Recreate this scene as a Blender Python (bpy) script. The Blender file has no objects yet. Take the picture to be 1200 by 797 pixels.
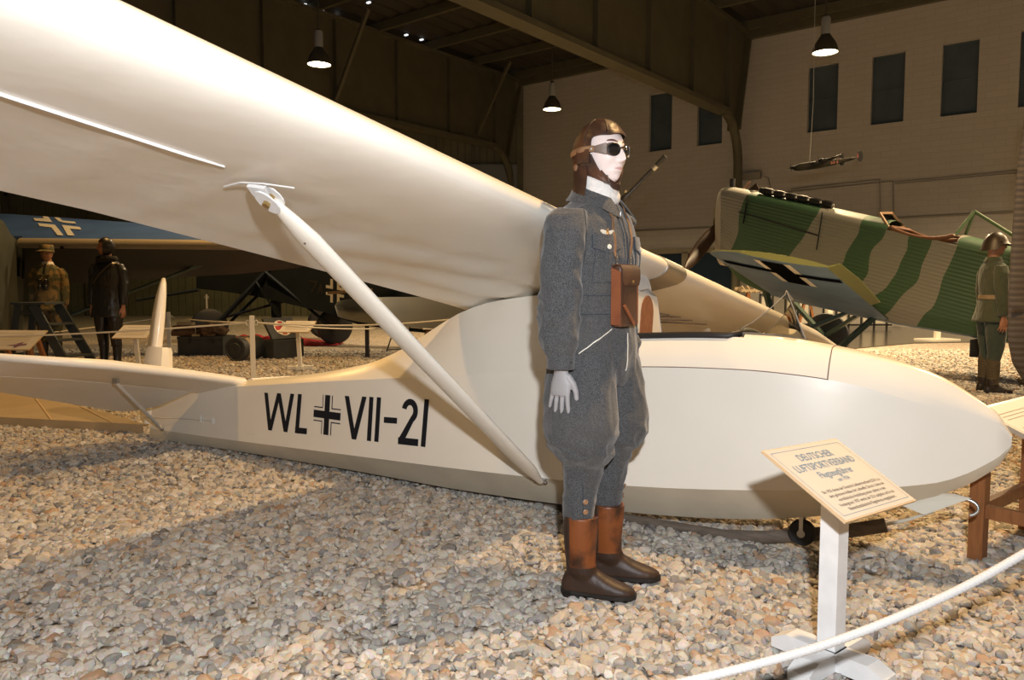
import bpy, bmesh, math, random
import numpy as np
from mathutils import Vector, Matrix, noise as mnoise
from mathutils.bvhtree import BVHTree

C = bpy.context.scene.collection
SC = bpy.context.scene
PI = math.pi
V = Vector

# ------------------------------------------------------------------ camera
CAM_H = 1.16
FPX = 900.0
PITCH = math.atan((398.5 - 335.0) / FPX)
cam_d = bpy.data.cameras.new('camera')
cam_d.sensor_width = 36.0
cam_d.lens = 27.0
cam_d.clip_end = 200
cam = bpy.data.objects.new('camera', cam_d)
C.objects.link(cam)
cam.location = (0, 0, CAM_H)
cam.rotation_euler = (PI / 2 - PITCH, 0, 0)
SC.camera = cam

# ------------------------------------------------------------------ world, lights, exposure
SC.view_settings.view_transform = 'Standard'
SC.view_settings.look = 'None'
SC.view_settings.exposure = 1.0
SC.view_settings.gamma = 1.0
SC.view_settings.use_curve_mapping = False
wd = bpy.data.worlds.new('world')
SC.world = wd
wd.use_nodes = True
wd.node_tree.nodes['Background'].inputs[0].default_value = (1.0, 0.78, 0.5, 1)
wd.node_tree.nodes['Background'].inputs[1].default_value = 0.06


def light(name, kind, loc, power, col, size=0.1, target=None, angle=None, blend=0.5):
    d = bpy.data.lights.new(name, kind)
    d.energy = power
    d.color = col
    if kind == 'AREA':
        d.shape = 'DISK'
        d.size = size
    else:
        d.shadow_soft_size = size
    if kind == 'SPOT':
        d.spot_size = angle or 2.2
        d.spot_blend = blend
    o = bpy.data.objects.new(name, d)
    C.objects.link(o)
    o.location = loc
    if target is not None:
        o.rotation_euler = (V(target) - V(loc)).to_track_quat('-Z', 'Y').to_euler()
    return o


WARM = (1.0, 0.605, 0.23)
PALE = (1.0, 0.72, 0.40)
# the photographer's flash gun, on its bracket above the camera
light('camera_flash', 'SPOT', (0.10, -0.10, 1.52), 192, (0.95, 0.97, 1.0), 0.035, target=(0.25, 3.0, 1.05), angle=2.1, blend=0.55)
# high-bay lamps of the hall (the ones the frame does not reach), plus added fills for the walls
light('hall_lamp_or_fill', 'SPOT', (2.33, 3.6, 5.6), 640, (1.0, 0.625, 0.27), 0.11, target=(2.2, 3.6, 0), angle=2.5)
light('hall_lamp_or_fill', 'SPOT', (-4.2, 2.6, 5.6), 150, (1.0, 0.57, 0.19), 0.15, target=(-4.0, 2.8, 0), angle=2.5)
light('hall_lamp_or_fill', 'SPOT', (-5.0, 11.5, 5.6), 400, (1.0, 0.56, 0.18), 0.2, target=(-5.0, 11.5, 0), angle=2.6)
light('hall_lamp_or_fill', 'SPOT', (8.2, 9.5, 5.6), 850, PALE, 0.2, target=(8.2, 9.5, 0), angle=2.7)
light('hall_lamp_or_fill', 'SPOT', (-7.5, 25.0, 5.6), 230, (1.0, 0.74, 0.30), 0.2, target=(-7.5, 25.0, 0), angle=2.8)  # added fill without a fitting, brightens the back boards
light('hall_lamp_or_fill', 'SPOT', (13.0, 11.0, 5.6), 1300, PALE, 0.2, target=(13.0, 11.0, 0), angle=2.8)  # unseen fill spot added to lift the window wall

# ------------------------------------------------------------------ pixel <-> place helpers (1200 x 797 frame)
_c, _s = math.cos(PITCH), math.sin(PITCH)
_FW, _UP, _O = V((0, _c, -_s)), V((0, _s, _c)), V((0, 0, CAM_H))


def ray(px, py):
    return V((1, 0, 0)) * ((px - 600) / FPX) + _UP * ((398.5 - py) / FPX) + _FW


def P(px, py, Y):
    d = ray(px, py)
    return _O + d * (Y / d.y)


def G(px, py, z=0.0):
    d = ray(px, py)
    return _O + d * ((z - CAM_H) / d.z)


# ------------------------------------------------------------------ mesh helpers
WLOC = {}


def tag(o, label=None, cat=None, group=None, kind=None):
    if label: o['label'] = label
    if cat: o['category'] = cat
    if group: o['group'] = group
    if kind: o['kind'] = kind
    return o


def empty(name, loc, rz=0.0, label=None, cat=None, group=None):
    o = bpy.data.objects.new(name, None)
    o.empty_display_size = 0.1
    C.objects.link(o)
    o.location = loc
    o.rotation_euler = (0, 0, rz)
    WLOC[o.name] = V(loc)
    return tag(o, label, cat, group)


class MB:
    """collects geometry for ONE mesh object"""
    def __init__(self):
        self.v = []
        self.f = []

    def add(self, vs, fs):
        n = len(self.v)
        self.v += [V(p) for p in vs]
        self.f += [tuple(i + n for i in f) for f in fs]
        return self

    def box(self, c, size, rz=0.0, mat=None, bevel=0.0):
        hx, hy, hz = size[0] / 2, size[1] / 2, size[2] / 2
        if bevel > 0:
            b = min(bevel, hx * .9, hy * .9, hz * .9)
            bm = bmesh.new()
            bmesh.ops.create_cube(bm, size=1)
            for v in bm.verts:
                v.co = V((v.co.x * 2 * hx, v.co.y * 2 * hy, v.co.z * 2 * hz))
            bmesh.ops.bevel(bm, geom=bm.edges[:], offset=b, segments=2, affect='EDGES', profile=.7)
            bm.verts.ensure_lookup_table()
            vs = [v.co.copy() for v in bm.verts]
            fs = [tuple(v.index for v in f.verts) for f in bm.faces]
            bm.free()
        else:
            vs = [V((x, y, z)) for z in (-hz, hz) for x, y in ((-hx, -hy), (hx, -hy), (hx, hy), (-hx, hy))]
            fs = [(3, 2, 1, 0), (4, 5, 6, 7), (0, 1, 5, 4), (1, 2, 6, 5), (2, 3, 7, 6), (3, 0, 4, 7)]
        m = mat if mat is not None else Matrix.Rotation(rz, 3, 'Z')
        return self.add([m @ p + V(c) for p in vs], fs)

    def beam(self, a, b, w, h, up=(0, 0, 1)):
        """rectangular bar from a to b; w across, h along up"""
        a, b = V(a), V(b)
        x = (b - a).normalized()
        y = V(up).cross(x)
        if y.length < 1e-4:
            y = V((1, 0, 0)).cross(x)
        y.normalize()
        z = x.cross(y)
        vs = []
        for p in (a, b):
            for sy, sz in ((-1, -1), (1, -1), (1, 1), (-1, 1)):
                vs.append(p + y * (w / 2 * sy) + z * (h / 2 * sz))
        return self.add(vs, [(0, 3, 2, 1), (4, 5, 6, 7), (0, 1, 5, 4), (1, 2, 6, 5), (2, 3, 7, 6), (3, 0, 4, 7)])

    def tube(self, pts, r, n=10, caps=True, flat=1.0, up=(0, 0, 1)):
        pts = [V(p) for p in pts]
        rs = r if isinstance(r, (list, tuple)) else [r] * len(pts)
        rings = []
        prev = None
        for i, p in enumerate(pts):
            if i == 0: t = pts[1] - pts[0]
            elif i == len(pts) - 1: t = pts[-1] - pts[-2]
            else: t = (pts[i + 1] - pts[i]).normalized() + (pts[i] - pts[i - 1]).normalized()
            t.normalize()
            if prev is None:
                y = V(up).cross(t)
                if y.length < 1e-3: y = V((1, 0, 0)).cross(t)
            else:
                y = prev - t * prev.dot(t)
            y.normalize()
            prev = y
            z = t.cross(y)
            rings.append([p + y * (rs[i] * math.cos(a)) + z * (rs[i] * flat * math.sin(a))
                          for a in (2 * PI * k / n for k in range(n))])
        return self.loft(rings, caps=caps)

    def loft(self, rings, caps=True, closed=True, loop=False):
        n = len(rings[0])
        vs = [p for r in rings for p in r]
        fs = []
        m = len(rings)
        for i in range(m if loop else m - 1):
            i2 = (i + 1) % m
            for k in range(n if closed else n - 1):
                k2 = (k + 1) % n
                fs.append((i * n + k, i * n + k2, i2 * n + k2, i2 * n + k))
        if caps and closed and not loop:
            fs.append(tuple(range(n - 1, -1, -1)))
            fs.append(tuple((m - 1) * n + k for k in range(n)))
        return self.add(vs, fs)

    def lathe(self, prof, c=(0, 0, 0), n=20, axis=(0, 0, 1), caps=True):
        """prof: list of (r, h) along axis"""
        z = V(axis).normalized()
        x = z.orthogonal().normalized()
        y = z.cross(x)
        rings = [[V(c) + z * h + (x * math.cos(a) + y * math.sin(a)) * r for a in (2 * PI * k / n for k in range(n))]
                 for r, h in prof]
        return self.loft(rings, caps=caps)

    def prism(self, poly, d):
        """poly: 3-D outline; extruded by vector d"""
        d = V(d)
        n = len(poly)
        vs = [V(p) for p in poly] + [V(p) + d for p in poly]
        fs = [tuple(range(n - 1, -1, -1)), tuple(range(n, 2 * n))]
        fs += [(i, (i + 1) % n, n + (i + 1) % n, n + i) for i in range(n)]
        return self.add(vs, fs)

    def sphere(self, c, r, n=12, m=8):
        r = V(r) if not isinstance(r, (int, float)) else V((r, r, r))
        rings = []
        for j in range(1, m):
            t = PI * j / m
            rings.append([V(c) + V((r.x * math.sin(t) * math.cos(2 * PI * k / n), r.y * math.sin(t) * math.sin(2 * PI * k / n), -r.z * math.cos(t))) for k in range(n)])
        return self.loft(rings)

    def build(self, name, mat, parent=None, local=False, smooth=None, base=None):
        return obj(name, self.v, self.f, mat, parent, local, smooth, base)


def obj(name, vs, fs, mat, parent=None, local=False, smooth=None, base=None, fix=True):
    """smooth: None = flat, angle in degrees = smooth below that angle"""
    me = bpy.data.meshes.new(name)
    o = bpy.data.objects.new(name, me)
    C.objects.link(o)
    if local:
        off = V((0, 0, 0))
        if parent is None and base is not None:
            o.location = base
        WLOC[o.name] = V((0, 0, 0))
    elif parent is not None:
        off = WLOC[parent.name]
        WLOC[o.name] = off
    else:
        if base is None:
            a = np.array([tuple(p) for p in vs])
            lo, hi = a.min(0), a.max(0)
            base = V(((lo[0] + hi[0]) / 2, (lo[1] + hi[1]) / 2, lo[2]))
        off = V(base)
        o.location = off
        WLOC[o.name] = off
    me.from_pydata([tuple(V(p) - off) for p in vs], [], fs)
    if fix:
        bm = bmesh.new()
        bm.from_mesh(me)
        bmesh.ops.recalc_face_normals(bm, faces=bm.faces[:])
        bm.to_mesh(me)
        bm.free()
    if smooth:
        me.shade_smooth()
        if smooth < 179:
            me.set_sharp_from_angle(angle=math.radians(smooth))
    for m in (mat if isinstance(mat, (list, tuple)) else [mat]):
        me.materials.append(m)
    if parent is not None:
        o.parent = parent
    return o


def struct(o):
    o['kind'] = 'structure'
    return o


def text_mesh(s, size, align='CENTER', sx=1.0, spacing=1.0):
    """2-D triangles of a line of text: verts (x, y), faces"""
    cu = bpy.data.curves.new('t', 'FONT')
    cu.body = s
    cu.size = size
    cu.align_x = align
    cu.resolution_u = 2
    cu.space_character = spacing
    cu.offset = size * .007
    o = bpy.data.objects.new('t', cu)
    C.objects.link(o)
    dg = bpy.context.evaluated_depsgraph_get()
    me = bpy.data.meshes.new_from_object(o.evaluated_get(dg))
    vs = [(v.co.x * sx, v.co.y) for v in me.vertices]
    fs = [tuple(p.vertices) for p in me.polygons]
    bpy.data.objects.remove(o)
    bpy.data.curves.remove(cu)
    bpy.data.meshes.remove(me)
    return vs, fs


# ------------------------------------------------------------------ materials
def mat(name, col, rough=0.5, metal=0.0, spec=0.5, col2=None, scale=8.0, lo=0.4, hi=0.65, detail=4.0,
        bump=0.0, bscale=40.0, bdist=0.01, coat=0.0, stretch=None, emit=None, estr=0.0, sheen=0.0):
    m = bpy.data.materials.new(name)
    m.use_nodes = True
    nt = m.node_tree
    b = nt.nodes['Principled BSDF']
    b.inputs['Base Color'].default_value = (*col, 1)
    b.inputs['Roughness'].default_value = rough
    b.inputs['Metallic'].default_value = metal
    b.inputs['Specular IOR Level'].default_value = spec
    b.inputs['Coat Weight'].default_value = coat
    b.inputs['Coat Roughness'].default_value = 0.12
    if sheen: b.inputs['Sheen Weight'].default_value = sheen
    if emit:
        b.inputs['Emission Color'].default_value = (*emit, 1)
        b.inputs['Emission Strength'].default_value = estr
    tc = nt.nodes.new('ShaderNodeTexCoord')
    src = tc.outputs['Object']
    if stretch:
        mp = nt.nodes.new('ShaderNodeMapping')
        mp.inputs['Scale'].default_value = stretch
        nt.links.new(src, mp.inputs['Vector'])
        src = mp.outputs['Vector']
    if col2:
        n = nt.nodes.new('ShaderNodeTexNoise')
        n.inputs['Scale'].default_value = scale
        n.inputs['Detail'].default_value = detail
        nt.links.new(src, n.inputs['Vector'])
        r = nt.nodes.new('ShaderNodeValToRGB')
        r.color_ramp.elements[0].position = lo
        r.color_ramp.elements[0].color = (*col, 1)
        r.color_ramp.elements[1].position = hi
        r.color_ramp.elements[1].color = (*col2, 1)
        nt.links.new(n.outputs['Fac'], r.inputs['Fac'])
        nt.links.new(r.outputs['Color'], b.inputs['Base Color'])
    if bump:
        n2 = nt.nodes.new('ShaderNodeTexNoise')
        n2.inputs['Scale'].default_value = bscale
        n2.inputs['Detail'].default_value = 3
        nt.links.new(src, n2.inputs['Vector'])
        bp = nt.nodes.new('ShaderNodeBump')
        bp.inputs['Strength'].default_value = bump
        bp.inputs['Distance'].default_value = bdist
        nt.links.new(n2.outputs['Fac'], bp.inputs['Height'])
        nt.links.new(bp.outputs['Normal'], b.inputs['Normal'])
    return m


def glass_mat(name, tint=(0.9, 0.93, 0.92), op=0.12):
    m = bpy.data.materials.new(name)
    m.use_nodes = True
    nt = m.node_tree
    nt.nodes.remove(nt.nodes['Principled BSDF'])
    out = nt.nodes['Material Output']
    tr = nt.nodes.new('ShaderNodeBsdfTransparent')
    tr.inputs[0].default_value = (*tint, 1)
    gl = nt.nodes.new('ShaderNodeBsdfGlossy')
    gl.inputs['Roughness'].default_value = 0.06
    fr = nt.nodes.new('ShaderNodeFresnel')
    fr.inputs[0].default_value = 1.45
    ad = nt.nodes.new('ShaderNodeMath')
    ad.operation = 'ADD'
    ad.inputs[1].default_value = op * 0.3
    mx = nt.nodes.new('ShaderNodeMixShader')
    nt.links.new(fr.outputs[0], ad.inputs[0])
    nt.links.new(ad.outputs[0], mx.inputs[0])
    nt.links.new(tr.outputs[0], mx.inputs[1])
    nt.links.new(gl.outputs[0], mx.inputs[2])
    nt.links.new(mx.outputs[0], out.inputs[0])
    return m


M = {}
M['white_metal'] = mat('white_metal', (.72, .71, .68), .4)
M['white_paint'] = mat('white_paint', (.75, .75, .75), .45, col2=(.68, .68, .68), scale=12)
M['black'] = mat('black', (.012, .012, .014), .45)
M['rubber'] = mat('rubber', (.015, .015, .016), .6)
M['steel'] = mat('steel', (.45, .45, .45), .3, metal=.9)
M['brass'] = mat('brass', (.5, .36, .15), .35, metal=.9)
M['rope'] = mat('rope', (.55, .55, .55), .8, bump=.3, bscale=300)
M['ink'] = mat('ink', (.02, .022, .03), .55)
# ================================================================== SETTING
# --- gravel floor: ground sheet + loose stones
def ground_mat():
    m = bpy.data.materials.new('gravel_bed')
    m.use_nodes = True
    nt = m.node_tree
    b = nt.nodes['Principled BSDF']
    b.inputs['Roughness'].default_value = .85
    tc = nt.nodes.new('ShaderNodeTexCoord')
    vo = nt.nodes.new('ShaderNodeTexVoronoi')
    vo.inputs['Scale'].default_value = 27
    nt.links.new(tc.outputs['Object'], vo.inputs['Vector'])
    sx = nt.nodes.new('ShaderNodeSeparateColor')
    nt.links.new(vo.outputs['Color'], sx.inputs[0])
    r = nt.nodes.new('ShaderNodeValToRGB')
    els = [(0, (.22, .19, .16)), (.3, (.36, .32, .27)), (.55, (.46, .40, .33)), (.8, (.36, .25, .15)), (1, (.55, .5, .43))]
    r.color_ramp.elements[0].position, r.color_ramp.elements[0].color = els[0][0], (*els[0][1], 1)
    r.color_ramp.elements[1].position, r.color_ramp.elements[1].color = els[-1][0], (*els[-1][1], 1)
    for p, c in els[1:-1]:
        e = r.color_ramp.elements.new(p)
        e.color = (*c, 1)
    nt.links.new(sx.outputs[0], r.inputs['Fac'])
    nt.links.new(r.outputs['Color'], b.inputs['Base Color'])
    bp = nt.nodes.new('ShaderNodeBump')
    bp.inputs['Strength'].default_value = 1.0
    bp.inputs['Distance'].default_value = .03
    bp.invert = True
    nt.links.new(vo.outputs['Distance'], bp.inputs['Height'])
    nt.links.new(bp.outputs['Normal'], b.inputs['Normal'])
    return m


def stone_mat():
    m = bpy.data.materials.new('gravel_stone')
    m.use_nodes = True
    nt = m.node_tree
    b = nt.nodes['Principled BSDF']
    b.inputs['Roughness'].default_value = .75
    b.inputs['Specular IOR Level'].default_value = .3
    at = nt.nodes.new('ShaderNodeAttribute')
    at.attribute_name = 'stone'
    r = nt.nodes.new('ShaderNodeValToRGB')
    els = [(0, (.20, .185, .175)), (.10, (.33, .31, .285)), (.3, (.45, .415, .365)), (.52, (.53, .475, .40)),
           (.7, (.58, .53, .46)), (.82, (.50, .39, .27)), (.9, (.42, .26, .15)), (.94, (.60, .56, .50)), (1, (.66, .63, .58))]
    r.color_ramp.elements[0].position, r.color_ramp.elements[0].color = els[0][0], (*els[0][1], 1)
    r.color_ramp.elements[1].position, r.color_ramp.elements[1].color = els[-1][0], (*els[-1][1], 1)
    for p, c in els[1:-1]:
        e = r.color_ramp.elements.new(p)
        e.color = (*c, 1)
    nt.links.new(at.outputs['Fac'], r.inputs['Fac'])
    n = nt.nodes.new('ShaderNodeTexNoise')
    n.inputs['Scale'].default_value = 90
    tc = nt.nodes.new('ShaderNodeTexCoord')
    nt.links.new(tc.outputs['Object'], n.inputs['Vector'])
    mx = nt.nodes.new('ShaderNodeMix')
    mx.data_type = 'RGBA'
    mx.blend_type = 'MULTIPLY'
    mx.inputs[0].default_value = .45
    nt.links.new(r.outputs['Color'], mx.inputs[6])
    nt.links.new(n.outputs['Color'], mx.inputs[7])
    hs = nt.nodes.new('ShaderNodeHueSaturation')
    hs.inputs['Value'].default_value = 1.12
    hs.inputs['Saturation'].default_value = .9
    nt.links.new(mx.outputs[2], hs.inputs['Color'])
    nt.links.new(hs.outputs[0], b.inputs['Base Color'])
    bp = nt.nodes.new('ShaderNodeBump')
    bp.inputs['Strength'].default_value = .4
    bp.inputs['Distance'].default_value = .004
    nt.links.new(n.outputs['Fac'], bp.inputs['Height'])
    nt.links.new(bp.outputs['Normal'], b.inputs['Normal'])
    return m


M['gravel_bed'] = ground_mat()
M['stone'] = stone_mat()
M['dark_floor'] = mat('dark_floor', (.05, .045, .035), .18, col2=(.07, .065, .05), scale=3)
gm = MB()
gm.add([(-30, -8, -.014), (26, -8, -.014), (26, 46, -.014), (-30, 46, -.014)], [(0, 1, 2, 3)])
struct(gm.build('floor', M['gravel_bed'], base=(0, 0, -.014)))
# polished hall floor beyond the gravel, at the foot of the wall
fm = MB()
fa, fb, fc_ = G(915, 405), G(1190, 387), G(1290, 381)
fm.prism([(fa.x - .3, fa.y, -.012), (5.9, 13.9, -.012), (8.2, 15.6, -.012), (12.5, 16.5, -.012), (24, 12, -.012), (26, 14, -.012), (4.5, 28, -.012), (2.0, 25.0, -.012)], (0, 0, .016))
struct(fm.build('floor_polished', M['dark_floor']))


def scatter_stones(name, y0, y1, per_m2, rmin, rmax, sub, seed):
    rng = np.random.default_rng(seed)
    xs, ys = [], []
    wx = 0.74
    area = 2 * wx * (y1 ** 2 - y0 ** 2) / 2 + 2 * .5 * (y1 - y0)
    n = int(area * per_m2)
    t = rng.random(n)
    y = np.sqrt(y0 ** 2 + t * (y1 ** 2 - y0 ** 2))
    x = (rng.random(n) * 2 - 1) * (wx * y + .5)
    bm = bmesh.new()
    bmesh.ops.create_icosphere(bm, subdivisions=sub, radius=1)
    bv = np.array([v.co[:] for v in bm.verts])
    bf = np.array([[v.index for v in f.verts] for f in bm.faces])
    bm.free()
    nv, nf = len(bv), len(bf)
    # a dozen knobbly shapes
    shapes = []
    for k in range(16):
        d = rng.normal(size=(10, 3))
        d /= np.linalg.norm(d, axis=1)[:, None]
        h = rng.uniform(.50, .88, 10)
        s = bv.copy()
        for dd, hh in zip(d, h):           # plane cuts: chipped facets
            pr = s @ dd
            over = np.clip(pr - hh, 0, None)
            s -= over[:, None] * dd
        s *= rng.uniform(.72, 1.25, 3) * np.array([1.25, 1.05, .72])
        shapes.append(s)
    shapes = np.array(shapes)
    sel = rng.integers(0, 16, n)
    r = rmin + (rmax - rmin) * rng.random(n) ** 2.2
    a = rng.random(n) * 2 * np.pi
    tx, ty = rng.normal(0, .35, n), rng.normal(0, .35, n)
    ca, sa = np.cos(a), np.sin(a)
    cx_, sx_ = np.cos(tx), np.sin(tx)
    cy_, sy_ = np.cos(ty), np.sin(ty)
    Rz = np.zeros((n, 3, 3)); Rz[:, 0, 0] = ca; Rz[:, 0, 1] = -sa; Rz[:, 1, 0] = sa; Rz[:, 1, 1] = ca; Rz[:, 2, 2] = 1
    Rx = np.zeros((n, 3, 3)); Rx[:, 0, 0] = 1; Rx[:, 1, 1] = cx_; Rx[:, 1, 2] = -sx_; Rx[:, 2, 1] = sx_; Rx[:, 2, 2] = cx_
    Ry = np.zeros((n, 3, 3)); Ry[:, 1, 1] = 1; Ry[:, 0, 0] = cy_; Ry[:, 0, 2] = sy_; Ry[:, 2, 0] = -sy_; Ry[:, 2, 2] = cy_
    R = Rz @ Rx @ Ry
    vs = np.einsum('nij,nvj->nvi', R, shapes[sel]) * r[:, None, None]
    z = rng.uniform(-.012, .004, n) - .2 * r
    vs += np.stack([x, y, z], 1)[:, None, :]
    faces = (bf[None] + (np.arange(n) * nv)[:, None, None]).reshape(-1, 3)
    me = bpy.data.meshes.new(name)
    me.vertices.add(n * nv)
    me.vertices.foreach_set('co', vs.reshape(-1).astype(np.float32))
    me.loops.add(n * nf * 3)
    me.loops.foreach_set('vertex_index', faces.reshape(-1).astype(np.int32))
    me.polygons.add(n * nf)
    me.polygons.foreach_set('loop_start', (np.arange(n * nf) * 3).astype(np.int32))
    me.polygons.foreach_set('loop_total', np.full(n * nf, 3, np.int32))
    me.update(calc_edges=True)
    at = me.attributes.new('stone', 'FLOAT', 'FACE')
    at.data.foreach_set('value', np.repeat(rng.random(n), nf).astype(np.float32))
    me.materials.append(M['stone'])
    me.shade_smooth()
    me.set_sharp_from_angle(angle=math.radians(24))
    o = bpy.data.objects.new(name, me)
    C.objects.link(o)
    o['kind'] = 'stuff'
    return o


g1 = scatter_stones('gravel', 1.95, 4.3, 2100, .0115, .032, 2, 5)
tag(g1, 'loose beige and grey gravel stones covering the hall floor', 'gravel')
g2 = scatter_stones('gravel', 4.2, 8.2, 1300, .0135, .033, 1, 6)
tag(g2, 'loose gravel stones stretching behind the white glider', 'gravel')
g3 = scatter_stones('gravel', 8.1, 14.0, 420, .022, .036, 1, 7)
tag(g3, 'far loose gravel bed around the dark exhibits', 'gravel')

# --- hall: window wall (direction u), door wall across the back, roof
W0 = V((8.13, 24.0, 0))
WU = V((.785, -.62, 0)).normalized()      # along the wall, towards the viewer's side
WN = V((-.62, -.785, 0)).normalized()     # out of the wall into the hall
HZ = 9.0


def wall_mat():
    m = bpy.data.materials.new('white_brick_wall')
    m.use_nodes = True
    nt = m.node_tree
    b = nt.nodes['Principled BSDF']
    b.inputs['Roughness'].default_value = .8
    tc = nt.nodes.new('ShaderNodeTexCoord')
    mp = nt.nodes.new('ShaderNodeMapping')
    mp.inputs['Rotation'].default_value = (PI / 2, 0, 0)
    nt.links.new(tc.outputs['Object'], mp.inputs['Vector'])
    br = nt.nodes.new('ShaderNodeTexBrick')
    br.inputs['Scale'].default_value = 1.0
    br.inputs['Brick Width'].default_value = .5
    br.inputs['Row Height'].default_value = .16
    br.inputs['Mortar Size'].default_value = .008
    br.inputs['Color1'].default_value = (.56, .53, .49, 1)
    br.inputs['Color2'].default_value = (.53, .50, .46, 1)
    br.inputs['Mortar'].default_value = (.47, .44, .40, 1)
    nt.links.new(mp.outputs[0], br.inputs['Vector'])
    nt.links.new(br.outputs['Color'], b.inputs['Base Color'])
    return m


M['wall'] = wall_mat()
M['pane'] = mat('window_pane', (.075, .105, .13), .4, col2=(.095, .13, .155), scale=1.5)
M['girder'] = mat('girder_paint', (.115, .105, .065), .6, col2=(.10, .092, .056), scale=2)
M['roof'] = mat('roof_sheet', (.05, .042, .03), .7)
M['door_green'] = mat('door_boards', (.17, .16, .10), .7, col2=(.13, .125, .08), scale=1.2)
M['conduit'] = mat('conduit', (.30, .28, .24), .5)

# window wall with real openings: built as a grid in (along, z)
WROT = math.atan2(WU.y, WU.x)
win_c = [1.347 + 1.77 * k for k in range(-3, 8) if k != -1]
ww = .86
zlo, zhi = 5.74, 7.66
xs = sorted([-11.2, 20] + [c - ww / 2 for c in win_c] + [c + ww / 2 for c in win_c])
zs = [0, zlo, zhi, HZ]
wm = MB()
for i in range(len(xs) - 1):
    for j in range(3):
        hole = j == 1 and any(abs((xs[i] + xs[i + 1]) / 2 - c) < .1 for c in win_c)
        if hole:
            a, b = xs[i], xs[i + 1]
            wm.add([(a, 0, zlo), (b, 0, zlo), (b, .16, zlo), (a, .16, zlo), (a, 0, zhi), (b, 0, zhi), (b, .16, zhi), (a, .16, zhi)],
                   [(0, 1, 2, 3), (4, 7, 6, 5), (0, 3, 7, 4), (1, 5, 6, 2)])
            continue
        a, b = xs[i], xs[i + 1]
        wm.add([(a, 0, zs[j]), (b, 0, zs[j]), (b, 0, zs[j + 1]), (a, 0, zs[j + 1])], [(0, 1, 2, 3)])
wall_o = wm.build('wall_right', M['wall'], local=True, base=W0)
wall_o.rotation_euler = (0, 0, WROT)
struct(wall_o)
for k, c in enumerate(win_c):
    w = MB()
    w.box((c, .19, (zlo + zhi) / 2), (ww + .1, .05, zhi - zlo + .1))
    o = w.build('window_%d' % (k + 1), M['pane'], local=True, base=W0)
    o.rotation_euler = (0, 0, WROT)
    struct(o)
    fr = MB()
    for zz in (zlo, (zlo + zhi) / 2, zhi):
        fr.box((c, .15, zz), (ww, .03, .05))
    for xx in (c - ww / 2 + .02, c + ww / 2 - .02):
        fr.box((xx, .15, (zlo + zhi) / 2), (.04, .03, zhi - zlo))
    fr.build('window_frame', M['pane'], o, local=True)


def WP(s, n, z):
    """place on the window wall: s along it, n out from it"""
    p = W0 + WU * s + WN * n
    return V((p.x, p.y, z))


# picture rail pipe and cable runs on the wall
c1 = MB().tube([WP(-10.5, .05, 3.07), WP(19, .05, 3.07)], .028, 8)
tag(c1.build('wall_pipe', M['conduit']), 'long dark pipe running level along the white brick wall', 'pipe')
c2 = MB()
c2.tube([WP(-.35, .05, 4.55), WP(-.2, .05, 4.50), WP(-.1, .05, 4.05), WP(.5, .05, 4.02), WP(3.35, .05, 4.10), WP(3.4, .05, 3.1)], .018, 6)
c2.tube([WP(.5, .05, 4.09), WP(3.0, .05, 4.18), WP(3.05, .05, 3.1)], .018, 6)
c2.tube([WP(3.4, .04, 4.02), WP(12, .04, 4.15)], .012, 6)
c2.tube([WP(3.4, .04, 4.08), WP(12, .04, 4.21)], .012, 6)
tag(c2.build('cable_conduit', M['conduit']), 'thin conduit and cables stepping along the wall above the camouflaged aircraft', 'conduit')
lb = MB()
lb.box(WP(-.72, .12, 4.6), (.62, .18, .22), rz=WROT, bevel=.04)
lbo = lb.build('junction_box', M['conduit'])
tag(lbo, 'small grey oblong box high on the wall by the thin conduit', 'box')

# door wall across the back: tall vertical boards
dm = MB()
x = -27.0
while x < .3:
    dm.box((x + .14, 30.0, 4.5), (.262, .06, 9.0))
    x += .28
struct(dm.build('wall_back', M['door_green']))
dk = MB()
dk.box((-13.5, 30.1, 4.5), (27.6, .05, 9.0))
struct(dk.build('wall_back_backing', M['roof']))
bt = MB()
for z in (2.35, 4.7):
    bt.box((-13.5, 29.93, z), (27, .07, .16))
bt2 = []
for k in range(9):
    bt.box((-1.5 - 3 * k, 29.93, 4.5), (.14, .07, 9))
struct(bt.build('trim_1', M['girder']))
# pale sliding door leaf with a rounded top, seen between girder and wing
M['pale_door'] = mat('pale_door', (.17, .19, .21), .6)
pd = MB()
pd.box((-1.1, 29.75, 2.9), (2.6, .08, 5.8), bevel=.03)
struct(pd.build('door_1', M['pale_door']))

# roof: corrugated sheets on purlins (parallel to the window wall)
rf = MB()
ridge = []
rows = 240
for i in range(rows + 1):
    s = -50 + i * .3
    z = HZ + .32 + (.04 if i % 2 else -.04)
    p0 = W0 + WU * s + WN * -1.0
    p1 = W0 + WU * s + WN * 42
    rf.v += [V((p0.x, p0.y, z)), V((p1.x, p1.y, z))]
for i in range(rows):
    rf.f.append((2 * i, 2 * i + 1, 2 * i + 3, 2 * i + 2))
struct(rf.build('ceiling', M['roof']))
pu = MB()
for k in range(12):
    n = .4 + 2.3 * k
    pu.beam(WP(-40, n, HZ + .13), WP(21, n, HZ + .13), .12, .26)
struct(pu.build('ceiling_purlins', M['girder']))


# slits of daylight where the sheets meet the far girder
M['daylight'] = mat('daylight_gap', (1, 1, 1), .5, emit=(.9, .95, 1.0), estr=.5)
dg_ = MB()
for px, py in ((357, 5.5), (377, 12.5), (396, 20), (432, 3), (476, 41), (494, 46.5), (516, 52)):
    y_ = 24.0
    p = P(px, py, y_)
    k_ = (HZ + .22 - CAM_H) / (p.z - CAM_H)
    p = V((0, 0, CAM_H)) + (p - V((0, 0, CAM_H))) * k_
    dg_.box((p.x, p.y, HZ + .22), (.13, .07, .04), rz=WROT)
struct(dg_.build('ceiling_daylight_gap', M['daylight']))


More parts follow.
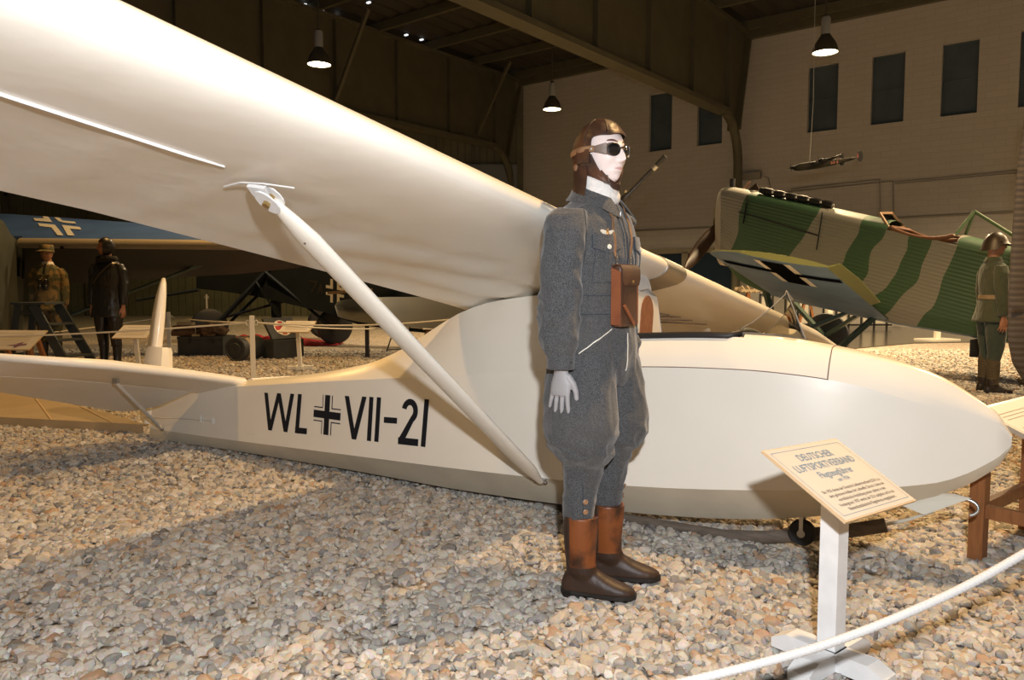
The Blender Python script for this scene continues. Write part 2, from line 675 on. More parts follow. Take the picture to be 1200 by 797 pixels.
def girder(name, s, zb=6.35, far=24.0):
    """portal girder: web plate, flanges, stiffeners, knee and post, running out from the wall at s"""
    zt = HZ
    nb, nt_ = 1.30, .10     # knee: bottom corner lies further out than top
    web = MB()
    prof = [(nt_, zt), (far, zt), (far, zb), (nb + .25, zb), (nb - .15, zb - .12), (nb - .42, zb - .45)]
    poly = [WP(s, n, z) - WU * .02 for n, z in prof]
    web.prism(poly, WU * .04)
    o = web.build(name, M['girder'])
    struct(o)
    fl = MB()
    fl.beam(WP(s, nb + .2, zb), WP(s, far, zb), .42, .13)
    fl.beam(WP(s, nt_, zt), WP(s, far, zt), .42, .09)
    # diagonal end plate of the knee
    fl.beam(WP(s, nt_, zt), WP(s, nb - .42, zb - .42), .42, .07, up=(WN.x, WN.y, .5))
    struct(fl.build('girder_flange', M['girder'], o))
    # curved bracket flange and post
    ps = []
    for k in range(13):
        a = PI / 2 * k / 12
        ps.append(WP(s, nb + .35 - 1.15 * math.sin(a), zb - 1.15 * (1 - math.cos(a)) * 1.35))
    ps.append(WP(s, nb - .80, 2.0))
    ps.append(WP(s, nb - .80, 0.0))
    cu = MB().tube(ps, .14, 10)
    struct(cu.build('girder_post', M['girder'], o, smooth=40))
    stf = MB()
    n = 1.6
    while n < far:
        for sd in (-1, 1):
            stf.box(WP(s, n, (zb + zt) / 2) + WU * (.09 * sd), (.14, .05, zt - zb), rz=WROT)
        n += 2.45
    struct(stf.build('girder_stiffener', M['girder'], o))
    return o


girder('roof_girder', -1.0)
girder('roof_girder', -10.0)
# raking braces between the frames
br = MB()
for n in (2.6, 9.0):
    br.beam(WP(-1.1, n, 6.5), WP(-2.6, n, 8.9), .1, .1)
    br.beam(WP(-9.9, n, 6.6), WP(-8.4, n, 8.9), .1, .1)
struct(br.build('roof_brace', M['girder']))
# eaves beam along the window wall
eb = MB().beam(WP(-11.2, .12, HZ - .05), WP(20, .12, HZ - .05), .2, .3)
struct(eb.build('ceiling_eaves_beam', M['girder']))

# --- high-bay pendants in view
M['lamp_shell'] = mat('lamp_shell', (.06, .055, .04), .4)
M['lamp_grey'] = mat('lamp_grey', (.30, .30, .29), .45)
M['lamp_glow'] = mat('lamp_glow', (1, .95, .75), .5, emit=(1.0, .86, .55), estr=9)


def pendant(px, py, Y, power, label):
    p = P(px, py, Y)
    r = .225
    t = empty('pendant_lamp', p, 0, label, 'lamp', 'high-bay pendant lamps')
    sh = MB().lathe([(r, 0), (r * .97, .05), (r * .80, .17), (r * .5, .27), (r * .36, .32), (r * .33, .32), (r * .46, .26), (r * .75, .16), (r * .94, .04), (r * .98, 0)], p, 24, caps=False)
    sh.build('lamp_shade', M['lamp_shell'], t, smooth=50)
    MB().lathe([(r * .36, .31), (r * .36, .60), (r * .30, .63)], p, 16).build('ballast_can', M['lamp_grey'], t, smooth=40)
    MB().lathe([(r * .02, .012), (r * .93, .012), (r * .93, .03), (.01, .05)], p, 24).build('lamp_lens', M['lamp_glow'], t, smooth=40)
    MB().lathe([(.05, .63), (.05, .68), (.016, .70), (.016, HZ + .3 - p.z)], p, 10).build('hanger_rod', M['lamp_shell'], t)
    light('hall_lamp_or_fill', 'SPOT', (p.x, p.y, p.z - .03), power, PALE, .18, target=(p.x, p.y, 0), angle=2.7)


pendant(374, 76, 15.0, 500, 'pendant lamp in front of the dark roof girder above the white wing')
pendant(647, 128.5, 19.2, 900, 'pendant lamp hanging just above the helmeted figure')
pendant(967, 62, 14.2, 1600, 'pendant lamp hanging before the wall windows above the model bomber')
# ================================================================== GLIDER
GT = V((-2.79, 5.84, 0.0))
GF = V((.84700548, -.53158417, 0))
GS = V((-.52641082, -.83876248, .1391731))     # starboard, rolled a little up
GU = V((.07398222, .11788038, .99026807))


def gp(q, s, u):
    return GT + GF * q + GS * s + GU * u


def smooth_interp(xs, ys, x):
    """monotone-ish cubic (Catmull-Rom on uneven knots)"""
    xs = np.array(xs, float); ys = np.array(ys, float)
    m = np.zeros_like(ys)
    d = np.diff(ys) / np.diff(xs)
    m[1:-1] = (d[:-1] * np.diff(xs)[1:] + d[1:] * np.diff(xs)[:-1]) / (xs[2:] - xs[:-2])
    m[0], m[-1] = d[0], d[-1]
    i = min(max(int(np.searchsorted(xs, x)) - 1, 0), len(xs) - 2)
    h = xs[i + 1] - xs[i]
    t = (x - xs[i]) / h
    return float((2 * t ** 3 - 3 * t ** 2 + 1) * ys[i] + (t ** 3 - 2 * t ** 2 + t) * h * m[i] + (-2 * t ** 3 + 3 * t ** 2) * ys[i + 1] + (t ** 3 - t ** 2) * h * m[i + 1])


M['cream'] = mat('cream_paint', (.87, .83, .745), .28, col2=(.84, .80, .71), scale=3.0, lo=.35, hi=.7, spec=.5, bump=.10, bscale=3.5, bdist=.03, coat=.15)
M['cream_fabric'] = mat('cream_fabric', (.86, .82, .74), .34, col2=(.83, .785, .70), scale=2.5, spec=.5, bump=.12, bscale=5, bdist=.03)
M['belly'] = mat('belly_shaded_cream', (.62, .57, .46), .45, col2=(.56, .51, .41), scale=5)  # darkened cream: shading of the downward-facing panel is put into its colour
M['leather_pad'] = mat('leather_pad', (.30, .12, .055), .55, col2=(.24, .09, .04), scale=30)
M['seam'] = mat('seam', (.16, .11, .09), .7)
M['perspex'] = glass_mat('perspex', (.86, .85, .80), .35)
M['bare_metal'] = mat('bare_metal', (.50, .48, .44), .32, metal=.85, bump=.1, bscale=20)
M['cockpit'] = mat('cockpit_lining', (.10, .075, .05), .8)
M['marking'] = mat('marking_black', (.010, .012, .018), .6, spec=.2)
M['marking_white'] = mat('marking_white', (.80, .77, .70), .45)
M['ash'] = mat('skid_ash', (.16, .12, .09), .65, col2=(.10, .08, .06), scale=14, stretch=(1, 1, 6))
M['strap'] = mat('strap_canvas', (.62, .60, .52), .8)

glider = empty('glider', gp(4.2, 0, 0) * 1.0, 0, 'white strut-braced high-wing glider lettered WL VII-21 resting on the gravel', 'glider')
glider.location.z = 0
WLOC[glider.name] = V((glider.location.x, glider.location.y, 0))

# station tables: q, half widths (keel, lower chine, upper chine, deck edge), heights
Q = [0.03, .5, 1.0, 1.5, 2.0, 2.5, 2.9, 3.3, 3.7, 4.1, 4.4, 4.7, 5.0, 5.2, 5.35, 5.45, 5.52, 5.545]
WK = [.012, .03, .04, .05, .06, .07, .08, .09, .10, .10, .10, .095, .08, .055, .034, .02, .010, .004]
WL = [.02, .055, .09, .12, .16, .19, .22, .25, .27, .28, .28, .265, .216, .162, .103, .063, .030, .008]
WUP = [.022, .06, .10, .14, .18, .22, .25, .28, .30, .31, .31, .292, .24, .18, .115, .070, .034, .009]
UK = [-.003, .005, .015, .020, .024, .024, .022, .030, .044, .065, .093, .137, .211, .278, .342, .410, .485, .535]
UL = [.070, .079, .092, .107, .124, .139, .152, .168, .186, .211, .239, .275, .317, .352, .395, .455, .515, .548]
UU = [.373, .411, .453, .502, .554, .601, .638, .678, .719, .755, .767, .766, .737, .689, .648, .618, .598, .575]
# turtle deck behind the cockpit, hood in front
QD = [0.03, .5, 1.0, 1.5, 2.0, 2.3, 2.5, 2.7, 2.9, 3.1, 3.3, 3.7, 4.0]
WTD = [.006, .014, .022, .034, .05, .058, .066, .075, .085, .10, .11, .12, .12]
UTD = [.402, .445, .493, .552, .634, .705, .785, .895, 1.000, 1.062, 1.092, 1.12, 1.13]
QH = [4.0, 4.2, 4.4, 4.6, 4.8, 5.0, 5.1, 5.2, 5.3, 5.35, 5.4, 5.45, 5.50, 5.545]
WTH = [.235, .24, .242, .234, .218, .186, .165, .138, .108, .09, .072, .053, .035, .006]
UTH = [.893, .904, .912, .910, .888, .860, .840, .815, .780, .755, .724, .692, .655, .585]


def T_(tab, q): return smooth_interp(Q, tab, q)


def wu_at(q): return T_(WUP, q)


def ring(q, deck):
    a, b = (WTD, UTD) if deck == 'tail' else (WTH, UTH)
    qs = QD if deck == 'tail' else QH
    wt, ut = smooth_interp(qs, a, q), smooth_interp(qs, b, q)
    return dict(k=(T_(WK, q), T_(UK, q)), l=(T_(WL, q), T_(UL, q)), u=(T_(WUP, q), T_(UU, q)), t=(wt, ut))


q_tail = [0.03] + [.1 * k for k in range(1, 41)]
q_head = [4.0 + .05 * k for k in range(0, 29)] + [5.43, 5.46, 5.49, 5.51, 5.53, 5.545]


def side_strip(mb, qs, deck, a, b, sgn, sub=3, bulge=0.0):
    rows = []
    for q in qs:
        r = ring(q, deck)
        (w0, u0), (w1, u1) = r[a], r[b]
        row = []
        for k in range(sub + 1):
            t = k / sub
            w = w0 + (w1 - w0) * t + bulge * math.sin(PI * t)
            row.append(gp(q, sgn * w, u0 + (u1 - u0) * t))
        rows.append(row)
    mb.loft(rows, caps=False, closed=False)


body = MB()
belly = MB()
for sg in (1, -1):
    for qs, dk_ in ((q_tail, 'tail'), (q_head, 'head')):
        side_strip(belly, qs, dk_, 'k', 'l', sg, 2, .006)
        side_strip(body, qs, dk_, 'l', 'u', sg, 4)
        side_strip(body, qs, dk_, 'u', 't', sg, 4, .012 if dk_ == 'tail' else .010)
# keel strip, deck top, bulkhead, tail post, nose cap
for qs, dk_ in ((q_tail, 'tail'), (q_head, 'head')):
    rows = []
    for q in qs:
        r = ring(q, dk_)
        rows.append([gp(q, -r['k'][0], r['k'][1]), gp(q, r['k'][0], r['k'][1])])
    belly.loft(rows, caps=False, closed=False)
Q_OPEN = 4.52
rows = []
for q in q_tail:
    r = ring(q, 'tail')
    w, u = r['t']
    rows.append([gp(q, -w, u), gp(q, 0, u + w * .22), gp(q, w, u)])
body.loft(rows, caps=False, closed=False)
rows = []
for q in [x for x in q_head if x >= Q_OPEN]:
    r = ring(q, 'head')
    w, u = r['t']
    cr = .10 * min(1.0, (5.545 - q) / .5)
    rows.append([gp(q, w * math.cos(a), u + w * .15 * math.sin(a)) for a in [PI * k / 8 for k in range(9)]])
body.loft(rows, caps=False, closed=False)
r0, r1 = ring(4.0, 'tail'), ring(4.0, 'head')
body.add([gp(4.0, -r0['t'][0], r0['t'][1]), gp(4.0, r0['t'][0], r0['t'][1]), gp(4.0, r0['u'][0], r0['u'][1]), gp(4.0, -r0['u'][0], r0['u'][1])], [(0, 1, 2, 3)])
r = ring(.03, 'tail')
body.add([gp(.03, s, u) for s, u in ((-r['k'][0], r['k'][1]), (r['k'][0], r['k'][1]), (r['l'][0], r['l'][1]), (r['u'][0], r['u'][1]), (r['t'][0], r['t'][1]), (-r['t'][0], r['t'][1]), (-r['u'][0], r['u'][1]), (-r['l'][0], r['l'][1]))], [tuple(range(8))])
fus = body.build('fuselage', M['cream'], glider, smooth=24)
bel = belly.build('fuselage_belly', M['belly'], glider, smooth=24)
bel['label'] = 'lower keel panel in cream darkened as shade'

# thin rubbing seam along upper chine, hood joint and hood edge line
sm = MB()
for sg in (1, -1):
    pts = []
    for k in range(0, 60):
        q = 3.9 + k * .018
        if q > 4.915: break
        rr = ring(q, 'head' if q > 4 else 'tail')
        pts.append(gp(q, sg * (rr['u'][0] + .001), rr['u'][1]))
    sm.tube(pts, .0022, 5)
rr = ring(4.905, 'head')
pts = []
for k in range(5):
    t = k / 4
    w = rr['u'][0] + (rr['t'][0] - rr['u'][0]) * t + .010 * math.sin(PI * t)
    pts.append(gp(4.905, w + .001, rr['u'][1] + (rr['t'][1] - rr['u'][1]) * t))
for k in range(1, 9):
    a = PI * k / 8
    pts.append(gp(4.905, rr['t'][0] * math.cos(a), rr['t'][1] + rr['t'][0] * .15 * math.sin(a) + .001))
sm.tube(pts, .0025, 5)
sm.build('hood_seam', M['seam'], glider)

# cockpit: lining, seat, padded black rim
ck = MB()
rows = []
for q in (4.02, 4.15, 4.3, 4.45, 4.55):
    r = ring(q, 'head')
    w, u = r['t'][0] - .006, r['t'][1]
    rows.append([gp(q, w, u), gp(q, w, u - .35), gp(q, w * .7, u - .62), gp(q, -w * .7, u - .62), gp(q, -w, u - .35), gp(q, -w, u)])
ck.loft(rows, caps=False, closed=False)
ck.v_end = None
ck.build('cockpit_lining', M['cockpit'], glider)
MB().box((0, 0, 0), (.36, .3, .08)).v
seat = MB()
seat.prism([gp(4.06, -.17, .40), gp(4.06, .17, .40), gp(4.40, .16, .42), gp(4.40, -.16, .42)], GU * .05)
seat.prism([gp(4.05, -.16, .42), gp(4.05, .16, .42), gp(4.03, .14, .82), gp(4.03, -.14, .82)], GF * .04)
seat.build('seat', M['leather_pad'], glider)
rim = []
for q in [4.03 + .05 * k for k in range(10)]:
    r = ring(q, 'head'); rim.append(gp(q, r['t'][0] - .004, r['t'][1] + .004))
re_ = ring(4.52, 'head')
for k in range(1, 8):
    a = PI * k / 8
    rim.append(gp(4.525, (re_['t'][0] - .004) * math.cos(a), re_['t'][1] + .006 + re_['t'][0] * .15 * math.sin(a)))
for q in reversed([4.03 + .05 * k for k in range(10)]):
    r = ring(q, 'head'); rim.append(gp(q, -r['t'][0] + .004, r['t'][1] + .004))
M['rim'] = mat('rim_leather', (.02, .018, .018), .5)
MB().tube(rim, .017, 10).build('cockpit_rim', M['rim'], glider, smooth=60)

# neck with headrest below the leading edge
QN = 3.975
nk = MB()


def arch(hw, top, bot=.84, n=14):
    return [(hw, bot)] + [(hw * math.cos(PI * k / n), top - hw * 1.1 + hw * 1.1 * math.sin(PI * k / n)) for k in range(n + 1)] + [(-hw, bot)]


nk.loft([[gp(q, s_, u_) for s_, u_ in arch(hw, top)] for q, hw, top in ((3.86, .135, 1.235), (QN, .118, 1.225))])
nk.build('neck', M['white_paint'], glider, smooth=30)
hp = MB()
hp.loft([[gp(q, s_, u_) for s_, u_ in arch(hw, top, .86)] for q, hw, top in ((QN - .01, .088, 1.135), (QN + .018, .088, 1.135), (QN + .028, .078, 1.12))])
hp.build('headrest', M['leather_pad'], glider, smooth=30)['label'] = 'brown leather headrest pad'

# windshield
ws = MB()
rows = []
base = [(4.52, .215), (4.58, .200), (4.66, .165), (4.735, .105), (4.765, .0), (4.735, -.105), (4.66, -.165), (4.58, -.200), (4.52, -.215)]
for t in (0, .25, .5, .75, 1):
    row = []
    for q, s in base:
        qq = q - .10 * t * (1 - abs(s) / .215 * .9)
        r = ring(q, 'head')
        ub = r['t'][1] + r['t'][0] * .15 * math.sqrt(max(0, 1 - (s / r['t'][0]) ** 2)) - .004
        top = 1.150 - .20 * (abs(s) / .215) ** 2.6
        row.append(gp(qq, s * (1 - .18 * t), ub + (top - ub) * t))
    rows.append(row)
ws.loft(rows, caps=False, closed=False)
shield = ws.build('windshield', M['perspex'], glider, smooth=60)
shield['label'] = 'clear curved windshield'
wsf = MB()
pts = [V(rows[k][4]) for k in range(5)]
wsf.tube(pts, .0022, 6)
wsf.build('windshield_crease', M['conduit'], shield)
wse = MB()
wse.tube([V(p) for p in rows[-1]], .0018, 6)
wse.build('windshield_edge', M['conduit'], shield)
wsb = MB()
wsb.tube([V(p) + GU * .004 for p in rows[0]], .008, 6, flat=1.2)
wsb.build('windshield_strip', M['bare_metal'], shield)

# registration, painted as thin plates that follow the fuselage side


def side_pt(q, u, off=.0018):
    r = ring(q, 'tail')
    (w0, u0), (w1, u1) = r['l'], r['u']
    w = w0 + (w1 - w0) * (u - u0) / (u1 - u0)
    return gp(q, w + off, u)


def side_poly(quads, name, m, off=.0018):
    """quads: list of 4 (q,u) corners; finely divided so that they follow the skin"""
    mb = MB()
    for qd in quads:
        a, b, c, d = [V((p[0], p[1], 0)) for p in qd]
        n = 4
        rows = []
        for i in range(n + 1):
            l, r_ = a.lerp(d, i / n), b.lerp(c, i / n)
            rows.append([l.lerp(r_, j / n) for j in range(n + 1)])
        rows3 = [[side_pt(p.x, p.y, off) for p in row] for row in rows]
        mb.loft(rows3, caps=False, closed=False)
    return mb.build(name, m, fus)


LB, LT = .205, .455    # foot and head of the letters at W; they climb with the axis


def lu(q, t):   # baseline rises slightly forward
    return (.200 + (q - 1.45) * .034) * (1 - t) + (.442 + (q - 1.4) * .047) * t


def bar(q0, t0, q1, t1, w=.030):
    return [(q0 - w, lu(q0, t0)), (q0 + w, lu(q0, t0)), (q1 + w, lu(q1, t1)), (q1 - w, lu(q1, t1))]


sw = .019
side_poly([bar(1.425, 1, 1.485, 0, sw), bar(1.485, 0, 1.560, 1, sw), bar(1.560, 1, 1.645, 0, sw), bar(1.645, 0, 1.695, 1, sw)], 'letter', M['marking'])
side_poly([bar(1.770, 1, 1.758, 0, sw), [(1.74, lu(1.75, 0)), (1.856, lu(1.85, 0)), (1.856, lu(1.85, .15)), (1.74, lu(1.75, .15))]], 'letter', M['marking'])
side_poly([bar(2.205, 1, 2.282, 0, sw), bar(2.282, 0, 2.355, 1, sw)], 'letter', M['marking'])
side_poly([bar(2.414, 1, 2.407, 0, sw * .9)], 'letter', M['marking'])
side_poly([bar(2.476, 1, 2.468, 0, sw * .9)], 'letter', M['marking'])
side_poly([[(2.522, lu(2.52, .44)), (2.627, lu(2.62, .44)), (2.627, lu(2.62, .57)), (2.522, lu(2.52, .57))]], 'hyphen', M['marking'])
# 2
two = []
cx, cy, rr_, rq = 2.722, .735, .265, .062
arc = []
for k in range(15):
    a = math.radians(168 - k * 228 / 14)
    arc.append((cx + rq * math.cos(a), cy + rr_ * math.sin(a) * .98, cx + (rq - .036) * math.cos(a), cy + (rr_ - .14) * math.sin(a)))
for k in range(14):
    o0, o1 = arc[k], arc[k + 1]
    two.append([(o0[0], lu(o0[0], o0[1])), (o1[0], lu(o1[0], o1[1])), (o1[2], lu(o1[2], o1[3])), (o0[2], lu(o0[2], o0[3]))])
e_ = arc[-1]
two.append([(e_[2], lu(e_[2], e_[3])), (e_[0], lu(e_[0], e_[1])), (2.690, lu(2.69, .10)), (2.640, lu(2.64, .10))])
two.append([(2.640, lu(2.64, 0)), (2.795, lu(2.8, 0)), (2.795, lu(2.8, .15)), (2.640, lu(2.64, .15))])
side_poly(two, 'numeral', M['marking'])
side_poly([bar(2.846, 1.0, 2.832, 0, sw * .9)], 'numeral', M['marking'])
# cross: black core, white and black angle edging
cq, ct = 2.035, .52


def crs(h, L, off, m, nm):
    hu = h / .255
    Lu = L / .255
    side_poly([[(cq - L, lu(cq, ct - hu)), (cq + L, lu(cq, ct - hu)), (cq + L, lu(cq, ct + hu)), (cq - L, lu(cq, ct + hu))],
               [(cq - h, lu(cq, ct - Lu)), (cq + h, lu(cq, ct - Lu)), (cq + h, lu(cq, ct + Lu)), (cq - h, lu(cq, ct + Lu))]], nm, m, off)


crs(.046, .122, .0012, M['marking'], 'cross_edge')
crs(.039, .1225, .0018, M['marking_white'], 'cross_white')
crs(.023, .123, .0024, M['marking'], 'cross_core')

# small foot-step slot and cable on the rear side
side_poly([[(1.235, .150), (1.335, .153), (1.335, .163), (1.235, .160)]], 'step_slot', M['marking_white'], .003)

# ---------------- wing: two panels and the metal centre cap
QLE, ULE = 4.06, 1.284


def te(t):
    a = abs(t)
    q, u = 2.88, 1.035 + .085 * min(1, a / 2.2) ** .8 * 1.0
    return q, u


def naca(x, th=.155, cam=.045, p=.4):
    yt = 5 * th * (.2969 * math.sqrt(x) - .1260 * x - .3516 * x ** 2 + .2843 * x ** 3 - .1015 * x ** 4)
    yc = cam / p ** 2 * (2 * p * x - x * x) if x < p else cam / (1 - p) ** 2 * (1 - 2 * p + 2 * p * x - x * x)
    return yc, yt


def wing_pt(t, x, up):
    a = abs(t)
    qt, ut = te(t)
    ql, ul = QLE, ULE
    if a > 4.2:                       # tapering outer panel with a rounded tip
        k = (a - 4.2) / 2.55
        sh = 1 - .42 * k - .5 * max(0, (k - .8) / .2) ** 2.2
        ch = (ql - qt) * sh
        mid = ql - (ql - qt) * .3
        ql = mid + ch * .3
        qt = mid - ch * .7
        ut = ul + (ut - ul) * sh
    ch = ql - qt
    yc, yt = naca(x)
    if a > 6.4: yt *= max(.25, 1 - (a - 6.4) * 1.8)
    y = yc + (yt if up else -yt)
    q = ql - ch * x
    u = ul + (ut - ul) * x + y * ch
    if not up and x > .36:            # doped fabric sags between the ribs
        f = min(1, (x - .36) / .08) * min(1, (1 - x) / .1)
        ph = (a + x * .10) / .36
        u += .0075 * f * (abs(math.sin(PI * ph)) ** .6)
        nv = mnoise.noise(V((q * 2.2 + 3, t * 2.6, 1.7)))
        inner = max(0, 1 - a / 2.0)
        u += f * inner * .030 * nv
        # puckers fanning out from the strut fitting towards the root
        d = abs(q - 3.35 + .1 * (t - 1)) 
        u += f * inner * .012 * math.sin((q * 3.1 + t * .9) * 6.0)
    return gp(q, t, u)


XL = [0, .004, .012, .025, .045, .07, .10, .14, .19, .24, .30, .36, .40, .45, .5, .55, .6, .65, .7, .75, .8, .85, .9, .95, 1.0]
XU = [0, .004, .012, .025, .045, .07, .10, .15, .22, .30, .40, .5, .6, .7, .8, .9, 1.0]


def wing_panel(t0, t1, step, name, m):
    n = max(2, int(abs(t1 - t0) / step))
    rings_ = []
    for k in range(n + 1):
        t = t0 + (t1 - t0) * k / n
        rings_.append([wing_pt(t, x, False) for x in reversed(XL)] + [wing_pt(t, x, True) for x in XU[1:-1]])
    return MB().loft(rings_).build(name, m, glider, smooth=50)


w_st = wing_panel(-.095, 6.74, .045, 'wing', M['cream_fabric'])
w_po = wing_panel(-.355, -6.74, .06, 'wing', M['cream_fabric'])
cap = []
for t in (-.085, -.13, -.22, -.32, -.365):
    sw_ = []
    for x in reversed([v for v in XL if v <= .32]):
        sw_.append(wing_pt(t, x, False) - GU * .004 + GF * (.004 if x < .05 else 0))
    for x in [v for v in XU if 0 < v <= .32]:
        sw_.append(wing_pt(t, x, True) + GU * .004 + GF * (.004 if x < .05 else 0))
    cap.append(sw_)
MB().loft(cap, caps=True).build('wing_centre_cap', M['bare_metal'], glider, smooth=60)
mid = MB()
mid.loft([[wing_pt(t, x, False) for x in reversed(XL) if x >= .3] + [wing_pt(t, x, True) for x in XU if .3 <= x < 1] for t in (-.096, -.354)])
mid.build('wing_centre_section', M['cream'], glider, smooth=40)

# aileron-side spoiler strip under the starboard wing and shadow strips under the port wing
def chord_x(q): return (QLE - q) / (QLE - 2.88)


sp = MB()
rows = []
sp_a, sp_b = wing_pt(2.25, chord_x(3.65), False), wing_pt(3.45, chord_x(3.665), False)
for k in range(11):
    b = sp_a.lerp(sp_b, k / 10)
    h = .007 if 0 < k else .004
    rows.append([b + GF * .003 + GU * .004, b - GF * .005 + GU * .004, b - GF * .006 - GU * h, b + GF * .001 - GU * h])
sp.loft(rows)
sp.build('spoiler_strip', M['white_paint'], w_st)
sl = MB()  # thin dark bars stand in for shadows and dark gaps on the underside
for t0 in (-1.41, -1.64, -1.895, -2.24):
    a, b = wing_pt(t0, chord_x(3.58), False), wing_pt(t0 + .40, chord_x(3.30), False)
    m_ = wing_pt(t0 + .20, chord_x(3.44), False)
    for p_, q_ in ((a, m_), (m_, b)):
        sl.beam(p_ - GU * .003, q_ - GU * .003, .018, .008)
sl.build('shadow_strip', M['seam'], w_po)

# ---------------- lift struts
def strut(sg):
    qx, tt = 3.65, 2.075
    A = wing_pt(sg * tt, chord_x(qx), False) - GU * .055
    rb = ring(3.60, 'tail')
    B = gp(3.63, sg * (rb['l'][0] + .035), rb['l'][1] - .012)
    n = 24
    ax = (B - A).normalized()
    side = GF - ax * GF.dot(ax)
    side.normalize()
    th = ax.cross(side)
    rows = []
    for k in range(n + 1):
        t = k / n
        c = A.lerp(B, t)
        w = .052 * min(1, .34 + t * 9) * min(1, .30 + (1 - t) * 8)
        h = .021 * min(1, .6 + t * 6) * min(1, .6 + (1 - t) * 6)
        rows.append([c + side * (w * math.cos(a)) + th * (h * math.sin(a)) for a in [2 * PI * j / 16 for j in range(16)]])
    o = MB().loft(rows).build('lift_strut', M['cream'], glider, smooth=60)
    if sg < 0: return o
    # upper fitting: two cheek plates, bolt and cuff
    fit = MB()
    for d in (-.014, .014):
        c = A + th * d - ax * .012
        poly = [c + side * (.034 * math.cos(a)) - ax * (.048 * math.sin(a)) for a in [2 * PI * j / 14 for j in range(14)]]
        fit.prism(poly, th * .005)
    top = A - ax * .05
    fit.prism([top + side * .030 - ax * .012, top - side * .030 - ax * .028, top - side * .040 + ax * .015, top + side * .0 + ax * .045], th * .012)
    fit.build('strut_fitting', M['white_paint'], o)
    MB().lathe([(.012, -.03), (.012, .03)], A - ax * .012, 6, axis=th).build('bolt', M['brass'], o)
    MB().lathe([(.004, -.001), (.004, .003)], A + ax * .17 + th * .02 * sg, 8, axis=th * sg).build('rivet_hole', M['seam'], o)
    low = MB()
    low.lathe([(.007, -.035), (.007, .035)], B, 8, axis=side)
    low.beam(B, gp(3.63, sg * (rb['l'][0] - .005), rb['l'][1] + .002), .03, .008)
    low.build('strut_lug', M['steel'], o)
    # bent wire at the wing fitting
    w0 = A - ax * .075
    MB().tube([w0 - side * .14 + GU * .0, w0 - side * .05 - GU * .004 - ax * .015, w0 + side * .03 - GU * .002, w0 + side * .13 + ax * .03], .0025, 6).build('locking_wire', M['white_paint'], o)
    return o


strut(1)
strut(-1)

# ---------------- tail
def tail_half(sg):
    rows = []
    N = 26
    for k in range(N + 1):
        s = .03 + (1.58 - .03) * k / N
        ul = .487 + .062 * min(1, s / 1.0) ** .75 + .012 * s
        e = max(0, (s - 1.05) / .53)
        ql = 1.10 - .30 * e ** 2.2
        qh = .64
        uh = ul - .105
        rings_ = []
        ch = ql - qh
        r = .030 * (1 - .35 * e)
        for a in [PI * j / 8 for j in range(9)]:     # nose half-round then flat taper
            rings_.append((ql - r + r * math.sin(a), ul + r * math.cos(a)))
        rings_.append((qh, uh - .010))
        rings_.append((qh, uh + .012))
        rows.append([gp(q, sg * s, u) for q, u in rings_])
    o = MB().loft(rows).build('tailplane', M['cream_fabric'], glider, smooth=50)
    rows = []
    for k in range(N + 1):
        s = .12 + (1.58 - .12) * k / N
        ul = .487 + .062 * min(1, s / 1.0) ** .75 + .012 * s - .105
        e = max(0, (s - 1.15) / .43)
        qt = .15 + .40 * e ** 2
        ut = .155 + .155 * (s / 1.0)
        # rounded inboard cut-out for the rudder
        i = max(0, (.42 - s) / .30)
        f = 1 - .97 * (1 - math.sqrt(max(0, 1 - i ** 2)))
        q1, u1 = .64 + (qt - .64) * f, ul + (ut - ul) * f
        rows.append([gp(q, sg * s, u) for q, u in ((.645, ul - .010), (.645, ul + .012), (q1, u1 + .004), (q1, u1 - .004))])
    MB().loft(rows).build('elevator', M['cream_fabric'], glider, smooth=50)
    return o


t_st = tail_half(1)
t_po = tail_half(-1)
# tail bracing strut, cable and fittings
a_, b_ = gp(.90, .85, .452), gp(.24, .06, .085)
ts = MB().tube([a_, a_.lerp(b_, .06), a_.lerp(b_, .94), b_], [.008, .012, .012, .007], 10).build('tail_strut', M['white_metal'], glider, smooth=60)
MB().box(a_ + V((0, 0, .01)), (.03, .03, .03)).build('strut_bracket', M['steel'], ts)
MB().sphere(b_, .014).build('strut_bolt', M['steel'], ts)
cb = MB()
cb.tube([gp(-.03, .10, .155), gp(.45, .075, .185), gp(.86, .095, .205)], .0028, 6)
cb.box(gp(.72, .085, .205), (.012, .012, .05)).box(gp(.86, .092, .205), (.012, .012, .04))
cb.build('elevator_cable', M['white_metal'], glider)
# tail skid shoe
sk = MB()
sk.prism([gp(.03, -.014, .07), gp(.03, -.014, -.012), gp(.16, -.014, -.01), gp(.30, -.014, .012), gp(.2, -.014, .07)], GS * .028)
sk.build('tail_skid', M['cream'], glider)
